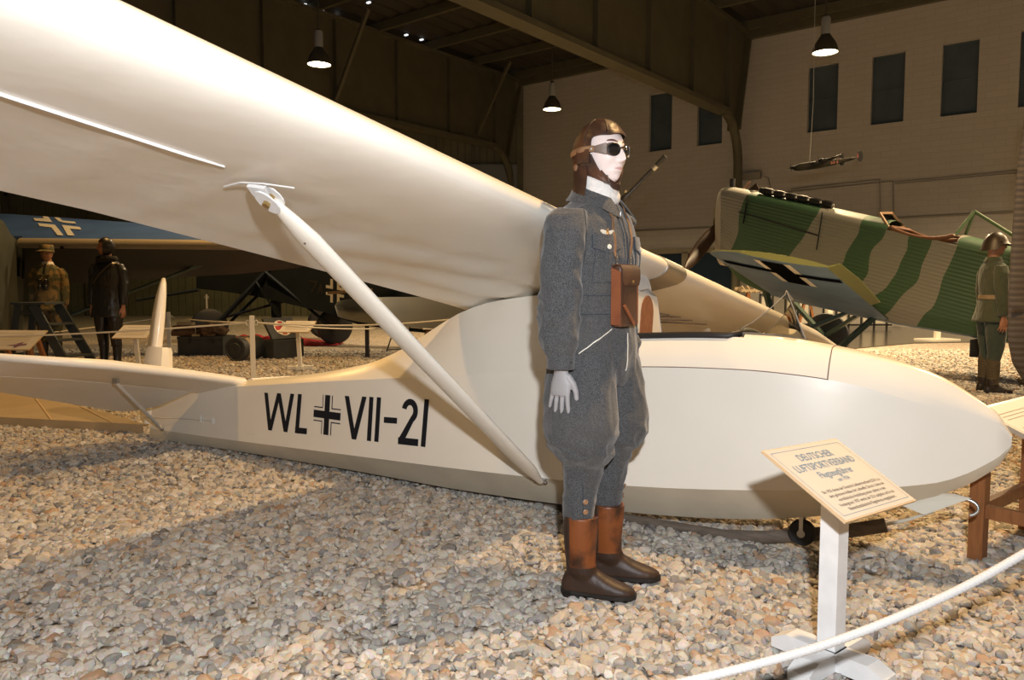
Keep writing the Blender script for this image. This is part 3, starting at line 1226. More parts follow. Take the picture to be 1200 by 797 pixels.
# fin fairing and swung rudder
fn = MB()
rows = []
for u, q0, q1, hw in ((.40, -.10, .17, .075), (.53, -.085, .16, .07), (.66, -.07, .145, .062), (.695, -.06, .13, .055)):
    rows.append([gp(q, s, u) for q, s in ((q0, hw * .8), (q0 + .05, hw), (q1 - .07, hw), (q1 - .02, hw * .7), (q1, 0), (q1 - .02, -hw * .7), (q1 - .07, -hw), (q0 + .05, -hw), (q0, -hw * .8))])
fn.loft(rows).build('fin', M['cream'], glider, smooth=40)
rud = MB()
dirr = (-GF * .90 - GS * .44).normalized()     # swung to port
nrm = GU.cross(dirr).normalized()
h0 = gp(-.015, 0, 0)
rows = []
for u, c, r, back in ((.10, .50, .030, .02), (.35, .56, .034, .01), (.69, .54, .040, 0), (.95, .46, .037, 0), (1.10, .36, .030, .005), (1.19, .22, .022, .015), (1.235, .10, .012, .03)):
    b = h0 + GU * u + dirr * back
    lean = GF * (.02 * (u - .7))
    ringp = []
    for a in [PI * j / 8 for j in range(9)]:
        ringp.append(b + nrm * (r * math.cos(a)) - dirr * (r * math.sin(a)) + lean)
    ringp.append(b + dirr * (c * .5) - nrm * r * .55 + lean)
    ringp.append(b + dirr * c - nrm * .004 + lean)
    ringp.append(b + dirr * c + nrm * .004 + lean)
    ringp.append(b + dirr * (c * .5) + nrm * r * .55 + lean)
    rows.append(ringp)
rud.loft(rows).build('rudder', M['cream'], glider, smooth=50)

# ---------------- skid, nose hook strap, dolly wheel
ski = []
for q, u in ((3.30, .030), (3.55, .004), (3.85, -.006), (4.2, -.008), (4.45, -.004), (4.62, .018), (4.80, .058), (4.98, .108), (5.12, .155)):
    ski.append(gp(q, 0, u + .012))
MB().tube(ski, .030, 10, flat=.55, up=(GS.x, GS.y, 0)).build('landing_skid', M['ash'], glider, smooth=50)
sv = [gp(q, 0, u + .012) for q, u in ((5.10, .150), (5.2, .19), (5.29, .238))]
MB().tube(sv, [.014, .013, .012], 8, flat=.5).build('skid_tip_binding', M['strap'], glider)
st_ = MB()
st_.prism([gp(5.17, .035, .262), gp(5.20, .045, .318), gp(5.36, .045, .335), gp(5.42, .035, .325), gp(5.26, .04, .235)], GS * -.012)
st_.build('hook_strap', M['strap'], glider)
hk = [gp(5.30, .02, .28)] + [gp(5.40 + .045 * math.sin(a), .02, .285 + .032 * math.cos(a)) for a in [PI * k / 8 for k in range(0, 8)]]
MB().tube(hk, .007, 8).build('tow_hook', M['steel'], glider, smooth=60)
whc = gp(4.80, .05, .09)
wh = MB().lathe([(.02, -.024), (.05, -.024), (.056, -.012), (.056, .012), (.05, .024), (.02, .024)], whc, 24, axis=(GS.x, GS.y, 0)).build('dolly_wheel', M['rubber'], glider, smooth=40)
hb = MB().lathe([(.017, -.03), (.017, .03)], whc, 12, axis=(GS.x, GS.y, 0))
for d in (-.03, .03):
    b = whc + V((GS.x, GS.y, 0)) * d
    hb.beam(b, b + V((0, 0, .085)), .016, .006, up=(GS.x, GS.y, 0))
hb.box(whc + V((0, 0, .085)), (.05, .07, .008))
hb.build('wheel_fork', M['steel'], wh)
# ================================================================== FIGURES
def sstep(x):
    x = min(1, max(0, x))
    return x * x * (3 - 2 * x)


def gauss(a, s): return math.exp(-(a / s) ** 2)


def head_pt(th, ph, infl=0.0, plain=False):
    """point on a head (centre at mid-head, face towards +x); infl pushes the skin out"""
    sx, sy, sz = math.sin(ph) * math.cos(th), math.sin(ph) * math.sin(th), math.cos(ph)
    rx = .098 if sx > 0 else .102
    x, y, z = sx * rx, sy * .076, sz * .119
    # skull fuller on top and behind, jaw narrower
    if z < 0:
        k = sstep((-z - .01) / .105)
        y *= 1 - .11 * k
        if x > 0:
            x *= 1 + .20 * sstep((-z - .03) / .07)     # chin carried forward
        else:
            x *= 1 - .42 * sstep((-z - .035) / .07)    # nape
    else:
        y *= 1 + .05 * sstep(z / .06)
    if x > 0 and not plain:
        f = sstep(x / .04)
        d = 0.0
        for s in (-1, 1):
            d -= .012 * gauss(y - s * .031, .017) * gauss(z - .004, .012)
            d += .006 * gauss(y - s * .014, .006) * gauss(z + .030, .007)
            d += .006 * gauss(y - s * .046, .020) * gauss(z + .022, .022)
            d += .004 * gauss(y - s * .028, .020) * gauss(z - .024, .008)
            d -= .004 * gauss(y - s * .036, .012) * gauss(z + .055, .018)
        if z < .03:
            am = .007 + .021 * sstep((.020 - z) / .052)
            am *= 1 - sstep((-z - .030) / .010)
            d += am * gauss(y, .0095)
        d += .005 * gauss(y, .021) * gauss(z + .051, .0055)
        d += .0055 * gauss(y, .018) * gauss(z + .064, .006)
        d -= .0045 * gauss(y, .024) * gauss(z + .0575, .0028)
        d -= .005 * gauss(y, .024) * gauss(z + .076, .007)
        d += .008 * gauss(y, .023) * gauss(z + .097, .015)
        x += d * f
    if not plain:
        for s in (-1, 1):      # ears
            y += s * .013 * gauss(x + .008, .013) * gauss(z + .006, .022) * (1 if s * y > 0 else 0)
    n = V((sx / .1, sy / .076, sz / .119)).normalized()
    return V((x, y, z)) + n * infl


def head_grid(nt=72, npz=54, infl=0.0, plain=False):
    rings = []
    for j in range(1, npz):
        ph = PI * (1 - j / npz)
        rings.append([head_pt(2 * PI * k / nt, ph, infl, plain) for k in range(nt)])
    return rings


def eval_obj(o):
    dg = bpy.context.evaluated_depsgraph_get()
    return bpy.data.meshes.new_from_object(o.evaluated_get(dg))


def remesh(mb, voxel, smooth_it=0):
    """union of overlapping solids -> one continuous skin; returns verts, faces"""
    me = bpy.data.meshes.new('tmp')
    me.from_pydata([tuple(p) for p in mb.v], [], mb.f)
    bm = bmesh.new(); bm.from_mesh(me)
    bmesh.ops.recalc_face_normals(bm, faces=bm.faces[:])
    bm.to_mesh(me); bm.free()
    o = bpy.data.objects.new('tmp', me)
    C.objects.link(o)
    md = o.modifiers.new('r', 'REMESH')
    md.mode = 'VOXEL'
    md.voxel_size = voxel
    md.use_smooth_shade = True
    if smooth_it:
        sm_ = o.modifiers.new('s', 'SMOOTH')
        sm_.factor = .5
        sm_.iterations = smooth_it
    m2 = eval_obj(o)
    vs = [v.co.copy() for v in m2.vertices]
    ns = [v.normal.copy() for v in m2.vertices]
    fs = [tuple(p.vertices) for p in m2.polygons]
    bpy.data.objects.remove(o)
    bpy.data.meshes.remove(me)
    bpy.data.meshes.remove(m2)
    return vs, ns, fs


def oval(c, rx, ry, n=28, p=2.0, rot=0.0):
    out = []
    for k in range(n):
        a = 2 * PI * k / n
        ca, sa = math.cos(a), math.sin(a)
        x = rx * math.copysign(abs(ca) ** (2 / p), ca)
        y = ry * math.copysign(abs(sa) ** (2 / p), sa)
        if rot:
            x, y = x * math.cos(rot) - y * math.sin(rot), x * math.sin(rot) + y * math.cos(rot)
        out.append(V((c[0] + x, c[1] + y, c[2])))
    return out


def column(mb, table, sgn=1, p=2.2, n=28):
    """table rows: z, cx, cy, rx, ry"""
    mb.loft([oval((cx, cy * sgn, z), rx, ry, n, p) for z, cx, cy, rx, ry in table])
    return mb


def hand_mb(mb, wrist, sgn, curl=.18, fwd=0.0):
    """hanging hand: fingers down, back of the hand outwards (sgn*y), thumb to +x"""
    w = V(wrist)
    out = V((0, sgn, 0))
    # palm: oval rings widening to the knuckles
    rows = []
    for t, rx, ry in ((-.06, .026, .024), (0, .027, .021), (.02, .031, .018), (.05, .040, .0165), (.078, .0425, .015), (.092, .040, .0125)):
        rows.append([w + V((rx * math.cos(a) + fwd * t, ry * math.sin(a), -t)) for a in [2 * PI * k / 18 for k in range(18)]])
    mb.loft(rows)
    for off, L, spl, r in ((.030, .072, .02, .0088), (.0105, .083, -.10, .0092), (-.0105, .076, -.20, .0088), (-.029, .060, -.36, .0078)):
        b = w + V((off + fwd * .085, 0, -.082))
        d = V((spl, 0, -1)).normalized()
        inn = -out
        pts, rs = [b + V((0, 0, .02))], [r * 1.08]
        p = b.copy()
        ang = curl * .35
        for seg, rr in ((.43, 1.0), (.31, .92), (.26, .80)):
            dd = (d * math.cos(ang) + inn * math.sin(ang))
            p = p + dd * (L * seg)
            pts.append(p.copy()); rs.append(r * rr)
            ang += curl
        pts.append(p + dd * .003); rs.append(r * .5)
        # rounder: add mid points
        mb.tube(pts, rs, 10)
    # thumb leaves the side of the palm near its base
    t0 = w + V((.022, -sgn * .004, -.020))
    pts = [t0, t0 + V((.020, -sgn * .008, -.030)), t0 + V((.030, -sgn * .012, -.058)), t0 + V((.031, -sgn * .015, -.084)), t0 + V((.030, -sgn * .016, -.088))]
    mb.tube(pts, [.015, .0135, .0105, .0088, .0045], 10)
    return mb


TORSO = [(1.525, -.010, 0, .062, .064), (1.49, -.008, 0, .070, .075), (1.462, -.006, 0, .086, .118), (1.432, -.004, 0, .102, .164), (1.395, .0, 0, .115, .193),
         (1.34, .006, 0, .127, .203), (1.27, .010, 0, .134, .203), (1.19, .008, 0, .131, .191), (1.11, .006, 0, .124, .178), (1.04, .006, 0, .128, .182),
         (.95, .004, 0, .138, .192), (.86, .0, 0, .140, .190), (.79, -.002, 0, .12, .16)]


class Suit:
    """cloth mesh grown from overlapping lofts, plus a BVH to lay patches on it"""
    def __init__(self, name, mb, voxel, mat_, parent, fold=.006, seed=0, smooth_it=2, freq=(9, 9, 5), crease=0.0):
        vs, ns, fs = remesh(mb, voxel, smooth_it)
        out = []
        for p, n in zip(vs, ns):
            q = V((p.x * freq[0] + seed, p.y * freq[1], p.z * freq[2]))
            d = mnoise.noise(q) + .55 * (.5 - abs(mnoise.noise(q * 2.1 + V((3, 1, 7)))) * 2)
            e = 0.0
            if crease:      # drag lines: elbows, waist, and the overhang of the breeches above the knee
                w_ = (gauss(p.z - 1.10, .10) if abs(p.y) > .175 else .55 * gauss(p.z - 1.02, .07)) + gauss(p.z - .56, .07) + .5 * gauss(p.z - .40, .09)
                c_ = abs(mnoise.noise(V((p.x * 5 + 9, p.y * 5 + p.z * 4, p.z * 17 + p.x * 7))))
                e = crease * w_ * (.9 - 3.2 * c_)
            out.append(p + n * (d * fold + e))
        self.o = obj(name, out, fs, mat_, parent, local=True, smooth=180, fix=False)
        self.bvh = BVHTree.FromPolygons(out, fs)

    def patch(self, name, m, origin, ua, ub, na, nb, shape, off=.004, inner=-.004, dirn=None, parent=None, smooth=40):
        """shape(i/na, j/nb) -> (a, b) offsets in the plane; cast along dirn on to the cloth"""
        ua, ub = V(ua).normalized(), V(ub).normalized()
        dirn = V(dirn).normalized() if dirn is not None else -(ua.cross(ub))
        o = V(origin)
        top, bot = [], []
        for i in range(na + 1):
            rt, rb = [], []
            for j in range(nb + 1):
                a, b = shape(i / na, j / nb)
                p = o + ua * a + ub * b
                h = self.bvh.ray_cast(p - dirn * .35, dirn)
                hp_, hn = (h[0], h[1]) if h[0] is not None else (p, -dirn)
                if hn.dot(dirn) > 0: hn = -hn
                rt.append(hp_ + hn * off)
                rb.append(hp_ + hn * inner)
            top.append(rt); bot.append(rb)
        mb = MB()
        rings = [top[i] + list(reversed(bot[i])) for i in range(na + 1)]
        mb.loft(rings)
        return mb.build(name, m, parent or self.o, local=True, smooth=smooth)

    def hit(self, p, d):
        h = self.bvh.ray_cast(V(p) - V(d).normalized() * .35, V(d).normalized())
        return h[0] if h[0] is not None else V(p), h[1] if h[0] is not None else -V(d)

    def band(self, name, m, z0, z1, off=.006, centre=(0, 0), n=64, a0=0, a1=2 * PI, parent=None, rows=3):
        """strip round the body between heights z0 and z1"""
        rings = []
        for k in range(n + 1):
            a = a0 + (a1 - a0) * k / n
            d = V((math.cos(a), math.sin(a), 0))
            prof = []
            for r in range(rows + 1):
                z = z0 + (z1 - z0) * r / rows
                c = V((centre[0], centre[1], z))
                h = self.bvh.ray_cast(c, d)
                q = h[0] if h[0] is not None else c + d * .13
                el = 1.07 / math.sqrt((d.x / .128) ** 2 + (d.y / .181) ** 2)      # stay on the trunk where a sleeve is in the way
                if (q - c).length > el: q = c + d * el
                prof.append(q + d * off)
            inn = [p - d * (off + .006) for p in reversed(prof)]
            rings.append(prof + inn)
        return MB().loft(rings).build(name, m, parent or self.o, local=True, smooth=45)


def boot_mb(sgn, cx, cy, ztop, shaft_r=(.062, .056), toe=.20, heel=-.075, yaw=0.0):
    """returns (shaft, foot, sole) meshes of one boot standing at cx, cy"""
    cyw, syw = math.cos(yaw), math.sin(yaw)

    def tr(p): return V((cx + p[0] * cyw - p[1] * syw, cy + p[0] * syw + p[1] * cyw, p[2]))
    sh = MB()
    rows = []
    H = ztop
    for z, rx, ry, ox in ((H, shaft_r[0], shaft_r[1], .0), (H - .004, shaft_r[0], shaft_r[1], 0), (H * .78, shaft_r[0] * .98, shaft_r[1] * .97, -.002), (H * .56, shaft_r[0] * .90, shaft_r[1] * .88, -.003), (H * .40, shaft_r[0] * .86, shaft_r[1] * .80, .0), (H * .30, shaft_r[0] * .92, shaft_r[1] * .80, .005), (.07, .06, .042, .012)):
        rows.append([tr(p) for p in oval((ox, 0, z), rx, ry, 24)])
    sh.loft(rows)
    ft_ = MB()
    rows = []
    for x, w, zt in ((heel, .018, .06), (heel + .012, .034, .085), (heel + .04, .040, .115), (-.01, .041, .135), (.03, .042, .128), (.065, .044, .100), (.10, .047, .080), (.135, .047, .066), (.165, .042, .056), (.188, .032, .046), (toe, .014, .036)):
        ring_ = []
        for k in range(18):
            a = 2 * PI * k / 18
            y = w * math.cos(a)
            zz = .022 + (zt - .022) * max(0, math.sin(a)) ** .8 if math.sin(a) > 0 else .022
            zz = zz if math.sin(a) > -0.01 else .020
            ring_.append(tr((x, y, zz)))
        rows.append(ring_)
    ft_.loft(rows)
    so = MB()
    out = []
    for x, w in ((heel - .004, .012), (heel + .006, .030), (heel + .04, .040), (0, .038), (.04, .038), (.09, .047), (.135, .050), (.17, .043), (.193, .031), (toe + .005, .012)):
        out.append((x, w))
    poly = [tr((x, w, .008)) for x, w in out] + [tr((x, -w, .008)) for x, w in reversed(out)]
    so.prism(poly, (0, 0, .015))
    hl = [(x, w) for x, w in out if x < .005]
    poly = [tr((x, w, -.006)) for x, w in hl] + [tr((x, -w, -.006)) for x, w in reversed(hl)]
    so.prism(poly, (0, 0, .018))
    return sh, ft_, so


# ---- cloth and skin materials
def wool_mat(name, a, b, c=None, scale=220, bump=.5):
    m = mat(name, a, .95, spec=.12, col2=b, scale=scale, lo=.42, hi=.60, detail=2, bump=bump, bscale=420, bdist=.002, sheen=.25)
    nt = m.node_tree
    bs = nt.nodes['Principled BSDF']
    n = nt.nodes.new('ShaderNodeTexNoise')
    n.inputs['Scale'].default_value = 5
    n.inputs['Detail'].default_value = 5
    tc = [x for x in nt.nodes if x.type == 'TEX_COORD'][0]
    nt.links.new(tc.outputs['Object'], n.inputs['Vector'])
    r = nt.nodes.new('ShaderNodeValToRGB')
    r.color_ramp.elements[0].position = .45
    r.color_ramp.elements[0].color = (0, 0, 0, 1)
    r.color_ramp.elements[1].position = .8
    r.color_ramp.elements[1].color = (.7, .7, .7, 1)
    nt.links.new(n.outputs['Fac'], r.inputs['Fac'])
    mx = nt.nodes.new('ShaderNodeMix')
    mx.data_type = 'RGBA'
    lk = bs.inputs['Base Color'].links[0].from_socket
    nt.links.new(r.outputs['Color'], mx.inputs[0])
    nt.links.new(lk, mx.inputs[6])
    mx.inputs[7].default_value = (*(c or b), 1)
    nt.links.new(mx.outputs[2], bs.inputs['Base Color'])
    return m


M['wool'] = wool_mat('grey_blue_wool', (.044, .046, .050), (.106, .108, .112), (.095, .088, .080), scale=300, bump=.35)
M['wool_seam'] = mat('wool_seam', (.05, .057, .068), .95, spec=.1)
M['face'] = mat('mannequin_face', (.80, .67, .63), .45, spec=.4, col2=(.76, .64, .61), scale=14)
M['hand_grey'] = mat('mannequin_hand', (.33, .32, .33), .5, spec=.4)
M['lip'] = mat('lip_paint', (.62, .36, .34), .5)
M['brow'] = mat('brow_paint', (.12, .04, .025), .7)
M['helmet_leather'] = mat('helmet_leather', (.032, .015, .011), .45, spec=.5, col2=(.13, .052, .024), scale=11, lo=.46, hi=.78, detail=6, bump=.4, bscale=60, bdist=.004)
M['strap_leather'] = mat('strap_leather', (.26, .15, .08), .6, col2=(.17, .09, .05), scale=20)
M['goggle_frame'] = mat('goggle_frame', (.12, .08, .06), .5, col2=(.20, .15, .12), scale=18)
M['goggle_lens'] = mat('goggle_lens', (.012, .010, .010), .06, spec=.9, coat=1.0)
M['chrome'] = mat('chrome', (.6, .6, .6), .15, metal=1)
M['scarf'] = mat('white_knit', (.78, .75, .72), .9, col2=(.68, .66, .64), scale=60, bump=.6, bscale=160, bdist=.003)
M['boot_tan'] = mat('boot_tan', (.21, .062, .017), .38, spec=.5, col2=(.045, .018, .010), scale=11, lo=.46, hi=.66, detail=5, bump=.2, bscale=70, bdist=.003)
M['boot_dark'] = mat('boot_dark', (.048, .025, .015), .48, spec=.4, col2=(.032, .017, .011), scale=9, bump=.2, bscale=80, bdist=.003)
M['sole'] = mat('boot_sole', (.012, .010, .009), .6)
M['case_leather'] = mat('case_leather', (.060, .025, .013), .5, col2=(.16, .060, .026), scale=9, lo=.45, hi=.8, detail=6, bump=.35, bscale=70, bdist=.003)
M['case_edge'] = mat('case_edge', (.24, .075, .028), .5, col2=(.17, .05, .02), scale=12)
M['horn'] = mat('horn_button', (.30, .16, .08), .4)
M['badge_white'] = mat('badge_white', (.72, .68, .58), .5)
M['badge_gold'] = mat('badge_gold', (.42, .22, .06), .4, metal=.5)

# ---- the pilot mannequin -------------------------------------------------------
PX, PY = .312, 2.888
PYAW = math.radians(-37)
PSC = .990


def make_pilot():
    hz, hx = 1.648, .020
    hyaw = math.radians(-11)
    b = MB()
    Rh = Matrix.Rotation(hyaw, 3, 'Z')
    hc = V((hx, 0, hz))
    rings = [[Rh @ p + hc for p in r] for r in head_grid()]
    b.loft(rings)
    b.loft([oval((hx - .022, 0, z), r, r * .95, 24) for z, r in ((1.64, .050), (1.56, .054), (1.50, .058), (1.44, .075))])
    # inner torso, arms and thighs so that the body is one figure
    column(b, [(1.46, -.006, 0, .06, .09), (1.40, 0, 0, .09, .16), (1.2, .005, 0, .10, .16), (1.05, .004, 0, .10, .15), (.88, 0, 0, .11, .16), (.80, 0, 0, .08, .13)])
    for s in (-1, 1):
        b.tube([(0, s * .17, 1.40), (-.012, s * .232, 1.14), (.004, s * .238, .90), (.006, s * .238, .86)], [.05, .04, .03, .026], 12)
        b.tube([(0, s * .09, .86), (.012, s * .095, .50), (-.005, s * .10, .25), (0, s * .10, .10)], [.09, .052, .045, .035], 12)
        hand_mb(b, (.006, s * .240, .865), s, curl=.10, fwd=-.05)
    vs, ns, fs = remesh(b, .0027, 1)
    body = obj('person', vs, fs, [M['face'], M['hand_grey']], None, local=True, smooth=180, fix=False)
    idx = [1 if sum(vs[i].z for i in f) / len(f) < 1.2 else 0 for f in fs]
    body.data.polygons.foreach_set('material_index', idx)
    body.location = (PX, PY, .008)
    body.rotation_euler = (0, 0, PYAW)
    body.scale = (PSC, PSC, PSC)
    tag(body, 'pilot mannequin in grey-blue wool flying suit, leather helmet and goggles before the white glider', 'mannequin')

    def hp(th, ph, infl, plain=True):
        return Rh @ head_pt(th, ph, infl, plain) + hc

    # painted brows and lips
    def face_strip(name, pts, w, m, off=.0012):
        bv = BVHTree.FromPolygons(vs, fs)
        rows = []
        for k, (y, z, ww_) in enumerate(pts):
            row = []
            for e in (-1, 0, 1):
                o_ = Rh @ V((.3, y, z + e * w * ww_)) + hc
                h = bv.ray_cast(o_, Rh @ V((-1, 0, 0)))
                row.append(h[0] + h[1] * off)
            rows.append(row)
        mbx = MB().loft(rows, caps=False, closed=False)
        return mbx.build(name, m, body, local=True, smooth=60)
    for s in (-1, 1):
        face_strip('eyebrow', [(s * (.012 + .006 * k), .036 + .006 * math.sin(k / 6 * PI * .8), .35 + .65 * math.sin(PI * (k + .6) / 7.2)) for k in range(7)], .0038, M['brow'])
    face_strip('lips', [(-.021 + .006 * k, -.0575, .2 + .8 * math.sin(PI * k / 7)) for k in range(8)], .0055, M['lip'])

    # ---- wool suit
    t = MB()
    column(t, TORSO, p=2.25)
    for s in (-1, 1):
        bk = -.006 if s < 0 else -.06
        ar = [(1.437, -.006, .166, .060, .050), (1.415, -.010, .186, .076, .062), (1.36, bk, .206, .084, .068), (1.27, bk * 1.6, .222, .081, .066), (1.16, bk * 1.9, .232, .076, .063),
              (1.06, bk * 1.6, .238, .076, .063), (.98, bk * .6, .242, .076, .064), (.935, .0, .242, .067, .060), (.905, .004, .242, .050, .044), (.88, .004, .242, .046, .040)]
        column(t, ar, s, 2.1)
        lg = [(.90, .0, .090, .128, .102), (.82, .004, .100, .138, .112), (.74, .010, .112, .142, .120), (.66, .016, .122, .142, .126), (.60, .018, .125, .134, .124), (.555, .018, .120, .118, .110), (.525, .016, .110, .096, .088),
              (.50, .014, .104, .080, .073), (.46, .010, .101, .069, .065), (.40, .004, .100, .065, .062), (.34, -.004, .100, .062, .060), (.285, -.006, .100, .057, .055)]
        column(t, lg, s, 2.1)
    su = Suit('flying_suit', t, .0065, M['wool'], body, fold=.0105, seed=2.3, smooth_it=3, crease=.0085)
    suit = su.o
    # waist band, cuffs
    for z in (1.062, 1.1285):
        su.band('waist_seam', M['wool_seam'], z - .0016, z + .0016, .0062, (.006, 0), rows=1)
    su.band('waistband', M['wool'], 1.062, 1.128, .0045, (.006, 0))
    for s in (-1, 1):
        cf = MB()
        rows = []
        for z, k in ((.935, 1.0), (.930, 1.06), (.900, 1.05), (.872, 1.05), (.868, 1.0), (.872, .88)):
            rows.append(oval((.004, s * .242, z), .049 * k, .043 * k, 30))
        cf.loft(rows, caps=False).build('cuff', M['wool'], suit, local=True, smooth=50)
        MB().lathe([(.0075, 0), (.0075, .003), (.004, .004)], (.050, s * .252, .895), 12, axis=(1, s * .4, 0)).build('button', M['wool_seam'], suit, local=True)
    # breast pockets: bag, box pleat, flap and button
    for s in (-1, 1):
        dirn = V((-.94, s * -.34, 0))
        ua = V((-s * -.34, .94 * 1, 0)); ua = V((0, 0, 1)).cross(-dirn).normalized()
        oc = V((.10, s * .108, 1.275))
        su.patch('pocket', M['wool'], oc + V((0, 0, -.035)), ua, (0, 0, 1), 8, 8, lambda a, b_: ((a - .5) * .105, (b_ - .5) * .125), .0040, -.004, dirn)
        su.patch('pocket_edge', M['wool_seam'], oc + V((0, 0, .0425)), ua, (0, 0, 1), 10, 4, lambda a, b_: ((a - .5) * .121, .0255 - (1 - b_) * (.048 + .0215 * (1 - abs(a - .5) * 2))), .0060, -.002, dirn)
        su.patch('pocket_edge', M['wool_seam'], oc + V((0, 0, -.036)), ua, (0, 0, 1), 8, 8, lambda a, b_: ((a - .5) * .110, (b_ - .5) * .129), .0018, -.004, dirn)
        su.patch('pocket_pleat', M['wool'], oc + V((0, 0, -.04)), ua, (0, 0, 1), 2, 8, lambda a, b_: ((a - .5) * .026, (b_ - .5) * .11), .0085, -.002, dirn)
        su.patch('pocket_flap', M['wool'], oc + V((0, 0, .045)), ua, (0, 0, 1), 10, 4, lambda a, b_: ((a - .5) * .116, .024 - (1 - b_) * (.046 + .020 * (1 - abs(a - .5) * 2))), .0095, -.002, dirn)
        h, n = su.hit(oc + V((0, 0, .025)), dirn)
        MB().lathe([(.0085, 0), (.009, .003), (.006, .0045)], h + n * .009, 14, axis=n).build('button', M['badge_white'], suit, local=True, smooth=40)
        # slanting hip-pocket welt with zip
        dh = V((-.55, -s * .83, 0))
        uh = V((0, 0, 1)).cross(-dh).normalized() * (1 if s < 0 else -1)
        ax = (uh * .80 + V((0, 0, 1)) * .60).normalized()
        pe = (uh * -.60 + V((0, 0, 1)) * .80).normalized()
        su.patch('hip_pocket_welt', M['wool'], V((.085, s * .14, .965)), ax, pe, 10, 2, lambda a, b_: ((a - .5) * .155, (b_ - .5) * .024), .005, -.003, dh)
        su.patch('zip', M['badge_white'], V((.085, s * .14, .965)), ax, pe, 12, 1, lambda a, b_: ((a - .5) * .145, (b_ - .5) * .0035), .0062, -.002, dh)
        # seam over the shoulder head
    # front fly: placket with zip
    su.patch('front_placket', M['wool'], (.1, 0, 1.28), (0, 1, 0), (0, 0, 1), 3, 26, lambda a, b_: ((a - .5) * .038, (b_ - .5) * .36), .0045, -.004, (-1, 0, 0))
    su.patch('front_zip', M['wool_seam'], (.1, -.004, 1.28), (0, 1, 0), (0, 0, 1), 1, 26, lambda a, b_: ((a - .5) * .007, (b_ - .5) * .36), .0065, -.002, (-1, 0, 0))
    su.patch('fly_seam', M['badge_white'], (.1, -.004, .92), (0, 1, 0), (0, 0, 1), 1, 16, lambda a, b_: ((a - .5) * .0022, (b_ - .5) * .14), .003, -.002, (-1, 0, 0))
    hz_, nz_ = su.hit((.1, -.004, 1.43), (-1, 0, 0))
    MB().tube([hz_ + nz_ * .012, hz_ + nz_ * .012 + V((0, 0, -.02))], .004, 8).build('zip_pull', M['steel'], suit, local=True)
    MB().tube([hz_ + nz_ * .012 + V((0, 0, -.02)), hz_ + nz_ * .012 + V((.002, .003, -.075))], [.003, .006], 8).build('zip_lanyard', M['black'], suit, local=True)
    # collar leaves
    for s in (-1, 1):
        rows = []
        N = 16
        for k in range(N + 1):
            f = k / N
            a = math.radians(22 + 158 * f) * s
            drop = .050 + .020 * gauss(f, .16)
            pt_ = .018 * gauss(f - .02, .12)
            din = V((math.cos(a), math.sin(a) * .96, 0))
            r0_ = .064 + .010 * (1 - f)
            c0 = V((-.012 + .004, 0, 1.540 - .044 * (1 - f) ** 1.3))
            p0 = c0 + din * r0_
            p1 = p0 + din * .010 + V((0, 0, .006))
            p2 = p0 + din * (.026 + .012 * (1 - f)) + V((.012 * (1 - f), 0, -drop * .55))
            p3 = p0 + din * (.036 + .020 * (1 - f)) + V((.030 * pt_ / .018 if pt_ else 0, s * .01 * (1 - f), -drop - pt_))
            rows.append([p0, p1, p2, p3, p3 - din * .004 - V((0, 0, .001)), p2 - din * .005 - V((0, 0, .002)), p1 - din * .006 - V((0, 0, .006)), p0 - din * .003 - V((0, 0, .008))])
        MB().loft(rows).build('collar', M['wool'], suit, local=True, smooth=50)
    # shin buttons on the right leg, seam lines
    for s in (-1, 1):
        for z in (.372, .334, .294):
            h, n = su.hit((.030, s * .10, z), (-.42, -s * .9, 0))
            MB().lathe([(.0095, 0), (.010, .003), (.0065, .0045), (.003, .0035)], h + n * .002, 14, axis=n).build('button', M['horn'], suit, local=True, smooth=40)
        su.patch('shin_seam', M['wool_seam'], (.035, s * .10, .36), (1, 0, 0), (0, 0, 1), 1, 10, lambda a, b_: ((a - .5) * .002 - .014, (b_ - .5) * .15), .0022, -.002, (-.42, -s * .9, 0))
        # sleeve seam
        su.patch('armhole_seam', M['wool_seam'], (.05, s * .17, 1.34), (1, 0, 0), (0, 0, 1), 1, 14, lambda a, b_: ((a - .5) * .003 + .012 * math.sin(b_ * 3) , (b_ - .5) * .19), .0015, -.003, (-.55, -s * .83, 0))
    # winged badge over the right breast pocket
    bc, bn = su.hit((.1, -.108, 1.348), (-.92, .40, 0))
    ub_ = V((0, 0, 1)).cross(bn).normalized()
    wing = MB()
    for s in (-1, 1):
        poly = [bc + bn * .002 + ub_ * (s * x) + V((0, 0, z)) for x, z in ((.003, -.008), (.010, -.006), (.022, -.001), (.036, .009), (.031, .013), (.020, .012), (.008, .010), (.003, .006))]
        wing.prism(poly if s > 0 else list(reversed(poly)), bn * .004)
    wb = wing.build('badge_wings', M['badge_white'], suit, local=True)
    ce = MB()
    ce.sphere(bc + bn * .005 + V((0, 0, 0)), (.007, .007, .011), 10, 8)
    ce.sphere(bc + bn * .007 + V((0, 0, .012)), (.004, .004, .004), 8, 6)
    ce.box(bc + bn * .004 + V((0, 0, -.013)), (.005, .016, .005), rz=-.35)
    ce.build('badge_centre', M['badge_gold'], wb, local=True)

    # ---- knitted scarf rolled round the neck
    sc = MB()
    rows = []
    for k in range(40):
        a = 2 * PI * k / 40
        d = V((math.cos(a), math.sin(a), 0))
        tilt = -.032 * math.cos(a)
        rr0 = .058 + .010 * math.cos(a)
        prof = []
        for (dr, dz) in ((-.010, .040), (.004, .047), (.016, .036), (.014, .018), (.020, .006), (.018, -.014), (.008, -.030), (-.012, -.034)):
            w_ = .003 * mnoise.noise(V((a * 2.0, dz * 60, 3)))
            prof.append(V((.006, 0, 1.523 + tilt)) + d * (rr0 + dr + w_) + V((0, 0, dz)))
        rows.append(prof)
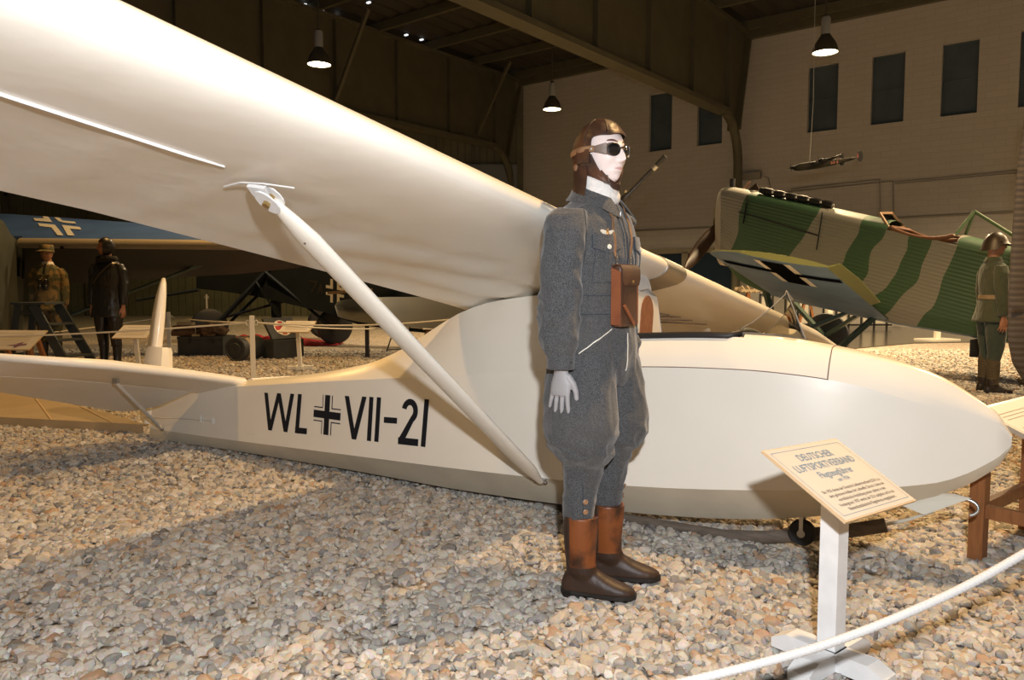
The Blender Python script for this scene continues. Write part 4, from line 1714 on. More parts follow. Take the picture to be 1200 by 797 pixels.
    MB().loft(rows, loop=True).build('scarf', M['scarf'], body, local=True, smooth=60)
    bib = MB()
    rows = []
    for k in range(6):
        z = 1.505 - k * .022
        w_ = .048 - k * .008
        rows.append([V((.062 + .010 * k - abs(t_ - .5) * .030, (t_ - .5) * 2 * w_, z)) for t_ in (0, .25, .5, .75, 1)] + [V((.040 + .010 * k, (t_ - .5) * 2 * w_, z)) for t_ in (1, .75, .5, .25, 0)])
    bib.loft(rows).build('scarf_front', M['scarf'], body, local=True, smooth=60)

    # ---- flying helmet
    def inside_face(th, ph):
        th = (th + PI) % (2 * PI) - PI
        z = math.cos(ph)
        zz = z * .119
        lim = 1.30 - .42 * sstep((-zz + .01) / .12)
        top = .056 + .004 * math.cos(th * 2)
        return abs(th) < lim and zz < top and zz > -.135
    nt_, np_ = 72, 50
    vv, ff = [], []
    for j in range(np_ + 1):
        ph = max(.0001, (PI * .86) * j / np_)
        for k in range(nt_):
            th = 2 * PI * k / nt_
            bulge = .004 * (gauss(abs((th + PI) % (2 * PI) - PI) - 1.62, .22) * gauss(ph - 1.62, .24))
            fold_ = .0022 * mnoise.noise(V((math.cos(th) * 3, math.sin(th) * 3, ph * 4)))
            vv.append(hp(th, ph, .0125 + bulge * 2.2 + fold_))
    for j in range(np_):
        ph = (PI * .86) * (j + .5) / np_
        for k in range(nt_):
            th = 2 * PI * (k + .5) / nt_
            if inside_face(th, ph): continue
            ff.append((j * nt_ + k, j * nt_ + (k + 1) % nt_, (j + 1) * nt_ + (k + 1) % nt_, (j + 1) * nt_ + k))
    me = bpy.data.meshes.new('t')
    me.from_pydata([tuple(p) for p in vv], [], ff)
    to = bpy.data.objects.new('t', me)
    C.objects.link(to)
    bm = bmesh.new(); bm.from_mesh(me)
    bmesh.ops.remove_doubles(bm, verts=bm.verts[:], dist=.0004)
    bmesh.ops.delete(bm, geom=[v for v in bm.verts if not v.link_faces], context='VERTS')
    bmesh.ops.recalc_face_normals(bm, faces=bm.faces[:])
    # soften the stepped rim
    for _ in range(6):
        bl = [v for v in bm.verts if v.is_boundary]
        new = {v: sum((e.other_vert(v).co for e in v.link_edges if e.is_boundary), V()) / max(1, sum(1 for e in v.link_edges if e.is_boundary)) for v in bl}
        for v, c_ in new.items(): v.co = v.co.lerp(c_, .5)
    bm.to_mesh(me); bm.free()
    sd = to.modifiers.new('s', 'SOLIDIFY'); sd.thickness = .005; sd.offset = 0
    m2 = eval_obj(to)
    hv = [v.co.copy() for v in m2.vertices]; hf = [tuple(p.vertices) for p in m2.polygons]
    bpy.data.objects.remove(to)
    hel = obj('flying_helmet', hv, hf, M['helmet_leather'], body, local=True, smooth=50, fix=False)
    # seams
    smx = MB()
    smx.tube([hp(1.57, PI * .60 - PI * .5 * t_, .0165) for t_ in [k / 12 for k in range(13)]] + [hp(-1.57, PI * .10 + PI * .5 * t_, .0165) for t_ in [k / 12 for k in range(13)]], .0022, 6)
    smx.tube([hp(.62, .95 - .95 * k / 10, .0160) for k in range(11)] + [hp(PI + .3, 1.3 * k / 10, .0160) for k in range(1, 11)], .0018, 6)
    smx.tube([hp(-.62, .95 - .95 * k / 10, .0160) for k in range(11)] + [hp(PI - .3, 1.3 * k / 10, .0160) for k in range(1, 11)], .0018, 6)
    smx.build('seam', M['helmet_leather'], hel, local=True)
    # nape flap
    fl = MB()
    rows = []
    for k in range(17):
        a = PI + math.radians(-92 + 184 * k / 16)
        r = []
        for z, rr_ in ((-.045, .094), (-.085, .092), (-.12, .096), (-.150, .106), (-.178, .116)):
            r.append(hc + V((-.014, 0, 0)) + V((math.cos(a) * rr_, math.sin(a) * rr_ * .90, z)))
        rows.append(r + [p + V((0, 0, -.001)) + (hc - p).normalized() * .006 for p in reversed(r)])
    fl.loft(rows).build('nape_flap', M['helmet_leather'], hel, local=True, smooth=60)
    # ear tabs, buckle tab, side studs
    for s in (-1, 1):
        tb = MB()
        rows = []
        for i in range(7):
            row = []
            for j in range(5):
                th = s * (1.32 + .52 * j / 4); ph = 1.50 + .36 * i / 6
                row.append(hp(th, ph, .0265))
            rows.append(row + [p - V((0, s * .012, 0)) for p in reversed(row)])
        tb.loft(rows).build('ear_pocket', M['helmet_leather'], hel, local=True, smooth=40)
        for ph in (1.50, 1.62):
            c0 = hp(s * 1.25, ph, .0225)
            MB().lathe([(.0045, 0), (.004, .003), (.002, .0045)], c0, 10, axis=(0, s, 0)).build('snap', M['steel'], hel, local=True)
        c0 = hp(s * 2.05, 1.93, .020)
        MB().lathe([(.011, -.004), (.013, .002), (.009, .007)], c0, 14, axis=(-.5 * 1, s * .9, 0)).build('strap_knob', M['strap_leather'], hel, local=True, smooth=50)
    # chin strap
    cp = []
    for k in range(21):
        a = -PI * .5 + PI * k / 20
        cp.append(hc + V((.062 + .018 * math.cos(a) ** 2 - .03 * abs(math.sin(a)), .066 * math.sin(a), -.118 + .052 * abs(math.sin(a)) ** 2.2 - .004)))
    MB().tube(cp, .0038, 8, flat=3.4, up=(0, 0, 1)).build('chin_strap', M['helmet_leather'], hel, local=True, smooth=60)
    bk = MB().tube([cp[4] + V((.004, -.004, .010)), cp[4] + V((.018, -.001, .004)), cp[6] + V((.010, -.006, -.010)), cp[5] + V((-.002, -.007, -.012))], .002, 6)
    bk.build('buckle', M['steel'], hel, local=True)

    # ---- goggles
    gg = None
    strap_pts = [hp(th, 1.50 - .02 * math.cos(th), .0195 + .006 * (gauss(abs(th - PI) - 1.5, .3))) for th in [math.radians(66 + (360 - 132) * k / 40) for k in range(41)]]
    gg = MB().tube(strap_pts, .003, 8, flat=3.6, up=(0, 0, 1)).build('goggles', M['strap_leather'], body, local=True, smooth=60)
    for s in (-1, 1):
        c0 = hc + Rh @ V((.092, s * .034, .008))
        ax = Rh @ V((1, s * .42, .0)).normalized()
        # padded leather cup from the lens back to the temple
        zz = V((0, 0, 1)); yy = zz.cross(ax).normalized()
        rows = []
        for t_, rw, rh_, sh_ in ((0, .027, .0245, 0), (.35, .0285, .026, .002), (.75, .031, .027, .008), (1.0, .033, .027, .014)):
            cc = c0 - ax * (.024 * t_) + yy * (s * sh_)
            rows.append([cc + yy * (rw * math.cos(a)) + zz * (rh_ * math.sin(a)) for a in [2 * PI * k / 24 for k in range(24)]])
        MB().loft(rows).build('eye_cup', M['goggle_frame'], gg, local=True, smooth=50)
        MB().loft([[c0 + ax * o_ + yy * (rw * math.cos(a)) + zz * (rw * .92 * math.sin(a)) for a in [2 * PI * k / 24 for k in range(24)]] for o_, rw in ((-.002, .0262), (.004, .0262), (.006, .0235), (.003, .0215))], caps=False).build('lens_rim', M['black'], gg, local=True, smooth=40)
        MB().loft([[c0 + ax * o_ + yy * (rw * math.cos(a)) + zz * (rw * .92 * math.sin(a)) for a in [2 * PI * k / 24 for k in range(24)]] for o_, rw in ((.0025, .022), (.0055, .014), (.0065, .004))]).build('lens', M['goggle_lens'], gg, local=True, smooth=60)
        # leather side piece tapering to the strap
        rows = []
        for k in range(8):
            t_ = k / 7
            th = s * (math.radians(42 + 26 * t_))
            base_ = hp(th, 1.50, .0195 - .002 * (1 - t_))
            hh = .0205 * (1 - t_) + .009 * t_
            rows.append([base_ + V((0, 0, hh)), base_ + V((0, 0, -hh)), base_ + V((0, 0, -hh)) - (base_ - hc).normalized() * .008, base_ + V((0, 0, hh)) - (base_ - hc).normalized() * .008])
        MB().loft(rows).build('side_piece', M['goggle_frame'], gg, local=True, smooth=40)
    nb = hc + Rh @ V((.112, 0, .012))
    MB().tube([nb + V((-.008, -.014, 0)), nb + V((.002, 0, .003)), nb + V((-.008, .014, 0))], .0045, 8).build('nose_bridge', M['chrome'], gg, local=True)

    # ---- boots
    for s, cx, cy, yw in ((-1, .006, -.100, math.radians(20)), (1, .006, .100, math.radians(27))):
        sh, ft_, so = boot_mb(s, cx, cy, .305, (.066, .061), .205, -.070, yw)
        u_ = MB()
        u_.add(sh.v, sh.f); u_.add(ft_.v, ft_.f)
        bv_, bn_, bf_ = remesh(u_, .0045, 2)
        bo = obj('boot', bv_, bf_, [M['boot_dark'], M['boot_tan']], body, local=True, smooth=180, fix=False)
        mi = []
        for f in bf_:
            c_ = sum((bv_[i] for i in f), V()) / len(f)
            lx = (c_.x - cx) * math.cos(yw) + (c_.y - cy) * math.sin(yw)
            front = .118 + .02 * (lx > .02)
            mi.append(1 if c_.z > .115 and lx > -.036 else 0)
        bo.data.polygons.foreach_set('material_index', mi)
        so.build('sole', M['sole'], bo, local=True)
        # welt seams: front/back panels and pull strap
        bvh_ = BVHTree.FromPolygons(bv_, bf_)
        smb = MB()
        for lx in (-.036,):
            for sd in (-1, 1):
                pts = []
                for k in range(12):
                    z = .118 + (.30 - .118) * k / 11
                    o_ = V((cx + lx * math.cos(yw), cy + lx * math.sin(yw), z))
                    d_ = V((-math.sin(yw) * sd, math.cos(yw) * sd, 0))
                    h = bvh_.ray_cast(o_, d_)
                    if h[0] is not None: pts.append(h[0] + d_ * .001)
                if len(pts) > 2: smb.tube(pts, .003, 6)
        smb.build('boot_seam', M['boot_dark'], bo, local=True)
    return body, su


pilot, pilot_suit = make_pilot()


def plocal(p):
    """pilot-local -> world"""
    return Matrix.Rotation(PYAW, 3, 'Z') @ (V(p) * PSC) + V((PX, PY, .008))


# ---- map case hanging from the pilot's neck strap
def map_case():
    ctr, n = pilot_suit.hit((.1, -.045, 1.10), (-1, .05, 0))
    # case hangs on the belly, a little to the figure's right
    base = V((ctr.x + .032, -.045, 1.10))
    root = empty('map_case', plocal((base.x, base.y, .99)), PYAW, 'worn brown leather map case hanging from a neck strap on the pilot mannequin', 'map case')
    root.scale = (PSC, PSC, PSC)
    L = lambda p: V(p) - V((base.x, base.y, .99))
    w, h, d = .125, .215, .046
    z0 = 1.018
    bx = MB()
    rows = []
    for z, k in ((z0, .96), (z0 + .01, 1.0), (z0 + h * .5, 1.02), (z0 + h - .01, 1.0), (z0 + h, .97)):
        rows.append([L(p) for p in oval((base.x, base.y, z), d / 2 * k, w / 2 * k, 28, 5)])
    bx.loft(rows)
    bd = bx.build('case_body', M['case_leather'], root, local=True, smooth=45)
    # flap over the front with two corners
    f = MB()
    rows = []
    for k, (x, z) in enumerate(((-.020, z0 + h + .003), (.0, z0 + h + .008), (.020, z0 + h + .004), (.028, z0 + h - .012), (.029, z0 + h - .045), (.030, z0 + h - .068))):
        ww_ = w / 2 + .004 - (.012 if k == 5 else 0)
        row = [L((base.x + x, base.y + y * ww_, z)) for y in (-1, -.6, 0, .6, 1)]
        nrm_ = V((x / .03 if k > 1 else 0, 0, 1 if k < 3 else 0.0)).normalized() if (k > 1 or k < 3) else V((1, 0, 0))
        rows.append(row + [p - nrm_ * .005 for p in reversed(row)])
    f.loft(rows).build('case_flap', M['case_leather'], root, local=True, smooth=40)
    # gusset edge (tan) on both sides, pencil loop and lower tab
    for s in (-1, 1):
        g = MB()
        g.prism([L((base.x + x, base.y + s * (w / 2 + .001), z)) for x, z in ((-.018, z0 + .006), (.020, z0 + .006), (.020, z0 + h - .02), (-.018, z0 + h - .004))], (0, s * .004, 0))
        g.build('gusset', M['case_edge'], root, local=True)
    tbm = MB()
    tbm.prism([L((base.x + .0255, base.y + y, z)) for y, z in ((-.060, z0 + .075), (-.045, z0 + .080), (.030, z0 + .010), (.020, z0 + .002))], (.004, 0, 0))
    tbm.build('closing_tab', M['case_edge'], root, local=True)
    MB().lathe([(.006, 0), (.006, .003), (.003, .005)], L((base.x + .033, base.y, z0 + h - .055)), 12, axis=(1, 0, 0)).build('stud', M['brass'], root, local=True)
    # neck strap: two runs up the chest and round the neck, on metal clips
    for s in (-1, 1):
        lo_ = V((base.x - .006, base.y + s * .050, z0 + h))
        pts = [lo_ + V((0, 0, .03))]
        for k in range(1, 13):
            t_ = k / 12
            y = base.y + s * (.050 + .006 * t_) + .045 * t_
            z = z0 + h + .03 + (1.47 - (z0 + h + .03)) * t_
            h_, n_ = pilot_suit.hit((.1, y, z), (-1, 0, 0))
            if h_ is not None: pts.append(h_ + n_ * .009)
        pts.append(V((.045, s * .066, 1.484)))
        pts.append(V((.0, s * .080, 1.500)))
        pts.append(V((-.05, s * .066, 1.514)))
        pts.append(V((-.082, s * .02, 1.518)))
        MB().tube([L(p) for p in pts], .0026, 8, flat=3.2, up=(0, 1, 0)).build('neck_strap', M['strap_leather'], root, local=True, smooth=60)
        cl = MB()
        for q in range(4):
            c_ = L(lo_ + V((.002, 0, .004 + q * .011)))
            cl.tube([c_ + V((0, .005 * math.cos(a), .007 * math.sin(a))) for a in [2 * PI * k / 10 for k in range(11)]], .0017, 6)
        cl.build('clip', M['steel'], root, local=True)
    return root


map_case()
# ================================================================== EXHIBITS AND FITTINGS ROUND THE GLIDER
M['sign_cream'] = mat('sign_cream', (.50, .475, .44), .5, spec=.3)
M['sign_edge'] = mat('sign_edge', (.55, .40, .24), .5)
M['sign_blue'] = mat('sign_blue', (.10, .20, .33), .6)
M['sign_ink'] = mat('sign_ink', (.07, .055, .05), .6)
M['paper'] = mat('paper', (.52, .50, .485), .5)
M['alu'] = mat('alu_edge', (.62, .62, .62), .3, metal=.8)
M['pine'] = mat('pine_stain', (.26, .105, .035), .5, col2=(.20, .075, .022), scale=5, stretch=(14, 14, 1.5))
M['ladder_grey'] = mat('ladder_grey', (.035, .042, .045), .6)
M['post_white'] = mat('post_white', (.62, .58, .50), .55)


def board(parent, c, e1, e2, w, h, th, m_face, m_edge, edge=.004, name='sign_board'):
    e1, e2 = V(e1).normalized(), V(e2)
    e2 = (e2 - e1 * e2.dot(e1)).normalized()
    n = e1.cross(e2).normalized()
    mb = MB()
    mb.prism([c + e1 * (sx * w / 2) + e2 * (sy * h / 2) - n * th for sx, sy in ((-1, -1), (1, -1), (1, 1), (-1, 1))], n * (th * .99))
    b = mb.build(name, m_edge, parent)
    f = MB()
    f.add([c + e1 * (sx * (w / 2 - edge)) + e2 * (sy * (h / 2 - edge)) + n * .0008 for sx, sy in ((-1, -1), (1, -1), (1, 1), (-1, 1))], [(0, 1, 2, 3)])
    f.build('sign_face', m_face, b)
    return b, e1, e2, n


def write(parent, c, e1, e2, n, lines, name, m):
    """lines: (text, size, x, y, align, sx)"""
    mb = MB()
    for s, size, x, y, al, sx in lines:
        vs, fs = text_mesh(s, size, al, sx)
        mb.add([c + e1 * (x + a) + e2 * (y + b) + n * .0016 for a, b in vs], fs)
    return mb.build(name, m, parent)


# ---- the main placard
c0 = V((.972, 2.24, .598))
sg_root = empty('placard', (.968, 2.262, 0), 0, 'cream information placard headed DEUTSCHER LUFTSPORTVERBAND on a white post', 'placard', 'information placards')
bd, e1, e2, n_ = board(sg_root, c0, (.776, .63, -.039), (-.534, .688, .491), .425, .300, .006, M['sign_cream'], M['sign_edge'])
bd['label'] = 'tilted cream board with blue heading and black text'
fr = MB()
for sx, sy, ww_, hh_ in ((0, 1, .385, .0016), (0, -1, .385, .0016), (1, 0, .0016, .262), (-1, 0, .0016, .262)):
    cc = c0 + e1 * (sx * .1925) + e2 * (sy * .131) + n_ * .0014
    fr.add([cc + e1 * (a * ww_ / 2) + e2 * (b * hh_ / 2) for a, b in ((-1, -1), (1, -1), (1, 1), (-1, 1))], [(0, 1, 2, 3)])
fr.build('border_line', M['sign_blue'], bd)
write(bd, c0, e1, e2, n_, [('DEUTSCHER', .040, 0, .082, 'CENTER', .86), ('LUFTSPORTVERBAND', .040, 0, .042, 'CENTER', .86), ('Flugzeugführer', .036, 0, .006, 'CENTER', .88), ('um 1934', .021, 0, -.018, 'CENTER', .9)], 'heading', M['sign_blue'])
write(bd, c0, e1, e2, n_, [('Bis 1935 diente der Deutsche Luftsportverband (DLV) u.a.', .0160, 0, -.048, 'CENTER', .88),
                           ('dem geheimen Aufbau der Luftwaffe. Danach rückte die', .0160, 0, -.066, 'CENTER', .88),
                           ('vormilitärische Ausbildung immer stärker in den', .0160, 0, -.084, 'CENTER', .88),
                           ('Vordergrund. 1937 wurde der DLV aufgelöst und in das', .0160, 0, -.102, 'CENTER', .88),
                           ('Nationalsozialistische Fliegerkorps eingegliedert.', .0160, 0, -.120, 'CENTER', .88)], 'body_text', M['sign_ink'])
pb = V((.968, 2.262, 0))
MB().beam(pb + V((0, 0, .04)), c0 - n_ * .012 + V((-.002, .01, 0)), .058, .058, up=(e1.x, e1.y, 0)).build('post', M['white_paint'], sg_root)
fb = MB()
dx, dy = V((e1.x, e1.y, 0)).normalized(), V((-e1.y, e1.x, 0)).normalized()
for d_, L_ in ((dx, .36), (dy, .36)):
    z0_ = .012
    prof = [(-L_ / 2, z0_), (L_ / 2, z0_), (L_ / 2, z0_ + .03), (L_ / 2 - .05, z0_ + .055), (-L_ / 2 + .05, z0_ + .055), (-L_ / 2, z0_ + .03)]
    sd = V((-d_.y, d_.x, 0))
    fb2 = MB().prism([pb + d_ * a + V((0, 0, z)) - sd * .035 for a, z in prof], sd * .07)
    fb2.build('foot', M['white_paint'], sg_root)

# ---- foreground rope, slack between two posts beyond the frame
rp = []
for px, py, Y in ((420, 840, 1.72), (560, 838, 1.70), (680, 828, 1.70), (800, 800, 1.71), (870, 783, 1.73), (940, 764, 1.76), (1000, 744, 1.79), (1060, 720, 1.82), (1130, 688, 1.86), (1200, 649, 1.90), (1300, 588, 1.97), (1420, 505, 2.05)):
    rp.append(P(px, py, Y))
rps = []
for i in range(len(rp) - 1):
    p0, p1, p2, p3 = rp[max(0, i - 1)], rp[i], rp[i + 1], rp[min(len(rp) - 1, i + 2)]
    for k in range(8):
        t = k / 8
        rps.append(.5 * ((2 * p1) + (p2 - p0) * t + (2 * p0 - 5 * p1 + 4 * p2 - p3) * t * t + (3 * p1 - p0 - 3 * p2 + p3) * t ** 3))
rps.append(rp[-1])


def twisted_rope(pts, r, pitch, strands=3):
    """three-strand laid rope"""
    ln = [0.0]
    for a, b in zip(pts, pts[1:]): ln.append(ln[-1] + (b - a).length)
    mb = MB()
    tot = ln[-1]
    n = int(tot / pitch * 10)
    rings = []
    j = 0
    for i in range(n + 1):
        s = tot * i / n
        while j < len(pts) - 2 and ln[j + 1] < s: j += 1
        p = pts[j].lerp(pts[j + 1], (s - ln[j]) / max(1e-6, ln[j + 1] - ln[j]))
        t = (pts[j + 1] - pts[j]).normalized()
        y = V((0, 0, 1)).cross(t).normalized(); z = t.cross(y)
        ph = 2 * PI * s / pitch / strands
        rings.append([p + (y * math.cos(a) + z * math.sin(a)) * (r * (.90 + .14 * abs(math.cos((a - ph) * strands / 2)))) for a in [2 * PI * k / 18 for k in range(18)]])
    return mb.loft(rings)


tag(twisted_rope(rps, .0105, .013).build('barrier_rope', M['rope'], smooth=60), 'thick white twisted rope slung low in front of the cream placard', 'rope', 'barrier ropes')

# ---- trestle table with a large slanted panel, behind the glider's nose
tt_root = empty('panel_table', (2.4, 3.1, 0), 0, 'stained wooden trestle carrying a large slanted text panel beside the glider nose', 'display table')
a1, a2 = V((.776, .63, 0)).normalized(), V((.63, -.776, 0)).normalized()
A0 = V((1.985, 3.205, 0))
for u, v_ in ((0, 0), (.60, 0), (0, .50), (.60, .50)):
    b = A0 + a1 * u + a2 * v_
    top = .60 - .60 * v_ * .72
    MB().beam(b, b + V((0, 0, top)), .058, .058, up=(a1.x, a1.y, 0)).build('leg', M['pine'], tt_root)
for p, q in (((0, 0), (.60, 0)), ((0, 0), (0, .50)), ((.60, 0), (.60, .50))):
    MB().beam(A0 + a1 * p[0] + a2 * p[1] + V((0, 0, .21)), A0 + a1 * q[0] + a2 * q[1] + V((0, 0, .21)), .03, .055).build('stretcher', M['pine'], tt_root)
pc = A0 + a1 * .37 + a2 * .28 + V((0, 0, .635 - .28 * .60 * .72))
pb_, f1, f2, fn_ = board(tt_root, pc, a1, -a2 + V((0, 0, .43)), .80, .66, .020, M['paper'], M['alu'], .012, 'slanted_panel')
tx = MB()
random.seed(4)
for k in range(26):
    y = .26 - k * .0205
    x0_ = -.33
    if k in (3, 4, 9, 15, 16): continue
    L_ = random.uniform(.18, .30) if k > 16 else random.uniform(.50, .62)
    cc = pc + f2 * y + fn_ * .0016
    tx.add([cc + f1 * x0_ - f2 * .002, cc + f1 * (x0_ + L_) - f2 * .002, cc + f1 * (x0_ + L_) + f2 * .0022, cc + f1 * x0_ + f2 * .0022], [(0, 1, 2, 3)])
tx.build('text_lines', mat('faint_ink', (.30, .27, .25), .7), pb_)
for u in (-.2, .2):
    MB().lathe([(.008, 0), (.006, .004)], pc + f1 * u - f2 * .332 - fn_ * .008, 10, axis=-f2).build('panel_screw', M['steel'], pb_)

# ---- rope posts and ropes behind the glider
def rope_post(px, py, ytop, label, w=.06):
    b = G(px, py)
    top = P(px, ytop, b.y).z
    t = empty('rope_post', b, 0, label, 'post', 'white rope posts')
    MB().box(b + V((0, 0, top / 2)), (w, w, top), rz=.35, bevel=.004).build('shaft', M['post_white'], t)
    for s in (-1, 1):
        c = b + V((s * (w / 2 + .02), -.005, top - .085))
        MB().tube([c + V((.022 * math.cos(a), 0, .03 * math.sin(a))) for a in [2 * PI * k / 12 for k in range(13)]], .006, 6).build('eye_hook', M['post_white'], t)
    return b, top


pA, hA = rope_post(297, 447, 370, 'white square rope post in front of the round drum and the dark box')
pB, hB = rope_post(198.5, 411, 366, 'white square rope post just behind the glider rudder')
pC, hC = rope_post(477, 414, 370, 'white square rope post partly hidden by the glider lift strut')
pD, hD = rope_post(243, 381, 345, 'thin white post standing farthest back below the dark wheel struts', .05)


def hung_rope(a, b, sag, label, r=.011):
    pts = []
    for k in range(25):
        t = k / 24
        p = V(a).lerp(V(b), t)
        p.z -= sag * 4 * t * (1 - t)
        pts.append(p)
    return tag(MB().tube(pts, r, 6).build('barrier_rope', M['post_white'], smooth=60), label, 'rope', 'barrier ropes')


hz_ = hA - .085
hung_rope(pA + V((-.07, 0, hz_)), P(-60, 396, 9.3), .03, 'thin rope leaving the drum post to run before the grey step ladder')
hung_rope(pA + V((-.07, 0, hz_)), pB + V((.06, 0, hB - .085)), .02, 'thin rope from the drum post to the post behind the rudder')
hung_rope(pB + V((-.06, 0, hB - .085)), P(-60, 402, 9.7), .03, 'thin rope from the rudder post towards the grey step ladder')
hung_rope(pA + V((.07, 0, hz_)), pC + V((-.06, 0, hC - .2)), .05, 'thin rope sagging behind the small placard to the strut-hidden post')
hung_rope(pA + V((.07, 0, hz_)), P(600, 364, 10.5), .10, 'thin rope rising from the drum post across the navy fuselage')
hung_rope(pC + V((.06, 0, hC - .2)), P(640, 394, 14.0), .02, 'thin rope running on behind the glider hump')

# ---- small placards behind the glider
def small_placard(pc_, w, h, base, label, legs='post', tilt=.55, yaw=.0, face='paper'):
    t = empty('placard', (base.x, base.y, 0), 0, label, 'placard', 'information placards')
    f1_ = V((math.cos(yaw), math.sin(yaw), 0))
    f2_ = V((-math.sin(yaw) * .8, math.cos(yaw) * .8, tilt))
    b, g1_, g2_, gn = board(t, pc_, f1_, f2_, w, h, .015, M['paper'], M['sign_edge'], .006)
    tl = MB()
    for k in range(7):
        y = h * (.32 - .10 * k)
        if k == 1: continue
        L_ = w * (.32 if k == 0 else .36)
        cc = pc_ + g2_ * y + gn * .002
        tl.add([cc - g1_ * L_ - g2_ * .004, cc + g1_ * L_ - g2_ * .004, cc + g1_ * L_ + g2_ * .004, cc - g1_ * L_ + g2_ * .004], [(0, 1, 2, 3)])
    tl.build('text_lines', M['ink_faint'], b)
    if legs == 'post':
        MB().beam((base.x, base.y, .02), pc_ - gn * .012, .05, .05, up=(1, 0, 0)).build('post', M['post_white'], t)
        MB().box((base.x, base.y, .025), (.34, .10, .05), rz=.2).build('foot', M['post_white'], t)
        MB().box((base.x, base.y, .027), (.10, .34, .05), rz=.2).build('foot', M['post_white'], t)
    else:
        for s in (-1, 1):
            MB().beam((base.x + s * w * .30, base.y, 0), pc_ + g1_ * (s * w * .30) - gn * .014, .06, .05, up=(1, 0, 0)).build('leg', M['pine'], t)
        for s in (-1, 1):
            p = V((base.x + s * w * .30, base.y + .3, 0))
            MB().beam(p, pc_ + g1_ * (s * w * .30) + g2_ * (h * .4) - gn * .014, .05, .05, up=(1, 0, 0)).build('leg', M['pine'], t)
    return t, b, g1_, g2_, gn


M['ink_faint'] = mat('ink_faint_brown', (.36, .28, .22), .7)
b_ = G(352, 433)
small_placard(P(348.5, 382.5, b_.y), .44, .30, b_, 'small cream placard on a white post in front of the red cloth', yaw=-.15, tilt=.42)
b_ = G(163, 430)
b_ = V((P(162.5, 420, 10.55).x, 10.55, 0))
small_placard(P(158, 388.5, b_.y), .50, .33, b_, 'small cream placard on a white post near the black leather coat', yaw=-.12, tilt=.45)
b_ = V((P(20, 420, 10.0).x, 10.0, 0))
t_, sb, g1_, g2_, gn = small_placard(P(12, 398, b_.y - .1), .78, .42, b_, 'framed placard with a purple aircraft picture on wooden legs before the step ladder', 'legs', yaw=-.1, tilt=.5)
pcx = P(12, 398, b_.y - .1)
pic = MB()
cc = pcx + g1_ * .18 - g2_ * .12 + gn * .003
pic.prism([cc + g1_ * x + g2_ * y for x, y in ((-.13, -.01), (-.03, .015), (.02, .06), (.05, .06), (.04, .02), (.11, .03), (.12, .0), (.04, -.02), (.0, -.06), (-.03, -.05), (-.03, -.02))], gn * .001)
pic.build('aircraft_picture', mat('picture_purple', (.16, .08, .14), .6), sb)
b_ = G(489, 414)
small_placard(P(514, 381.5, b_.y), .52, .26, V((P(500, 381, b_.y).x, b_.y, 0)), 'small tan placard on brown wooden legs beneath the glider wing root', 'legs', yaw=-.05, tilt=.4)
# folding easel frame in black beside it
be = G(466, 412)
ez = empty('easel', be, 0, 'thin black folding easel frame standing beside the lift strut', 'easel')
pt = P(468, 368, be.y + .1)
for p in (G(453, 412), G(480, 411), G(470, 406)):
    MB().tube([p, pt], .012, 6).build('leg', M['black'], ez)
MB().tube([G(453, 412) + V((0, 0, .03)), G(480, 411) + V((0, 0, .03))], .010, 6).build('stretcher', M['black'], ez)

# ---- step ladder
ld = G(62, 422)
Yl = 11.0
lad = empty('step_ladder', (P(50, 400, Yl).x, Yl, 0), 0, 'dark grey wooden step ladder beside the camouflaged figure', 'ladder')
topz = P(35, 357, Yl).z
xl = lambda px: P(px, 400, Yl).x
rl = []
for dpt, pxs in ((0, 0), (.42, 9)):
    foot, head = V((xl(80 + pxs * 1.4), Yl - .05 + dpt, 0)), V((xl(38 + pxs * 1.2), Yl + .05 + dpt * .9, topz))
    MB().beam(foot, head, .035, .13, up=(1, 0, .2)).build('side_rail', M['ladder_grey'], lad)
    rl.append((foot, head))
for t in (.16, .42, .68):
    a, b = rl[0][0].lerp(rl[0][1], t), rl[1][0].lerp(rl[1][1], t)
    MB().beam(a, b, .17, .03, up=(0, 0, 1)).build('tread', M['ladder_grey'], lad)
MB().box((xl(35), Yl + .24, topz + .015), (.50, .52, .03)).build('top_tread', M['ladder_grey'], lad)
for d in (0, .42):
    MB().beam((xl(8), Yl + .05 + d, 0), (xl(20), Yl + .05 + d * .9, topz), .035, .09, up=(1, 0, .2)).build('rear_leg', M['ladder_grey'], lad)
MB().beam((xl(19), Yl + .05, topz - .12), (xl(19), Yl + .45, topz - .12), .03, .07).build('cross_bar', M['ladder_grey'], lad)

# ---- chest, parachute pack, canvas bundle, drum, first-aid box, red cloth
M['chest'] = mat('chest_grey', (.022, .026, .028), .6, col2=(.035, .036, .034), scale=6)
M['canvas_brown'] = mat('canvas_brown', (.115, .062, .028), .85, col2=(.07, .038, .018), scale=10, bump=.5, bscale=30)
M['canvas_tan'] = mat('canvas_tan', (.30, .23, .14), .85)
M['red_cloth'] = mat('red_cloth', (.42, .022, .030), .85, bump=.8, bscale=14, bdist=.05)
cb_ = G(236, 417)
chw = 55 / 900 * cb_.y
ch = empty('chest', (cb_.x, cb_.y + .25, 0), 0, 'dark grey flat-topped chest with brown packs lying on its lid', 'chest')
MB().box((cb_.x, cb_.y + .25, .135), (chw, .5, .26), rz=-.06, bevel=.012).build('chest_body', M['chest'], ch)
MB().box((cb_.x, cb_.y + .25, .292), (chw + .012, .512, .055), rz=-.06, bevel=.010).build('lid', M['chest'], ch)
for s in (-.25, .25):
    MB().box((cb_.x + s * chw * 1.0, cb_.y - .012 - s * .03, .25), (.04, .012, .09), rz=-.06).build('hasp', M['black'], ch)


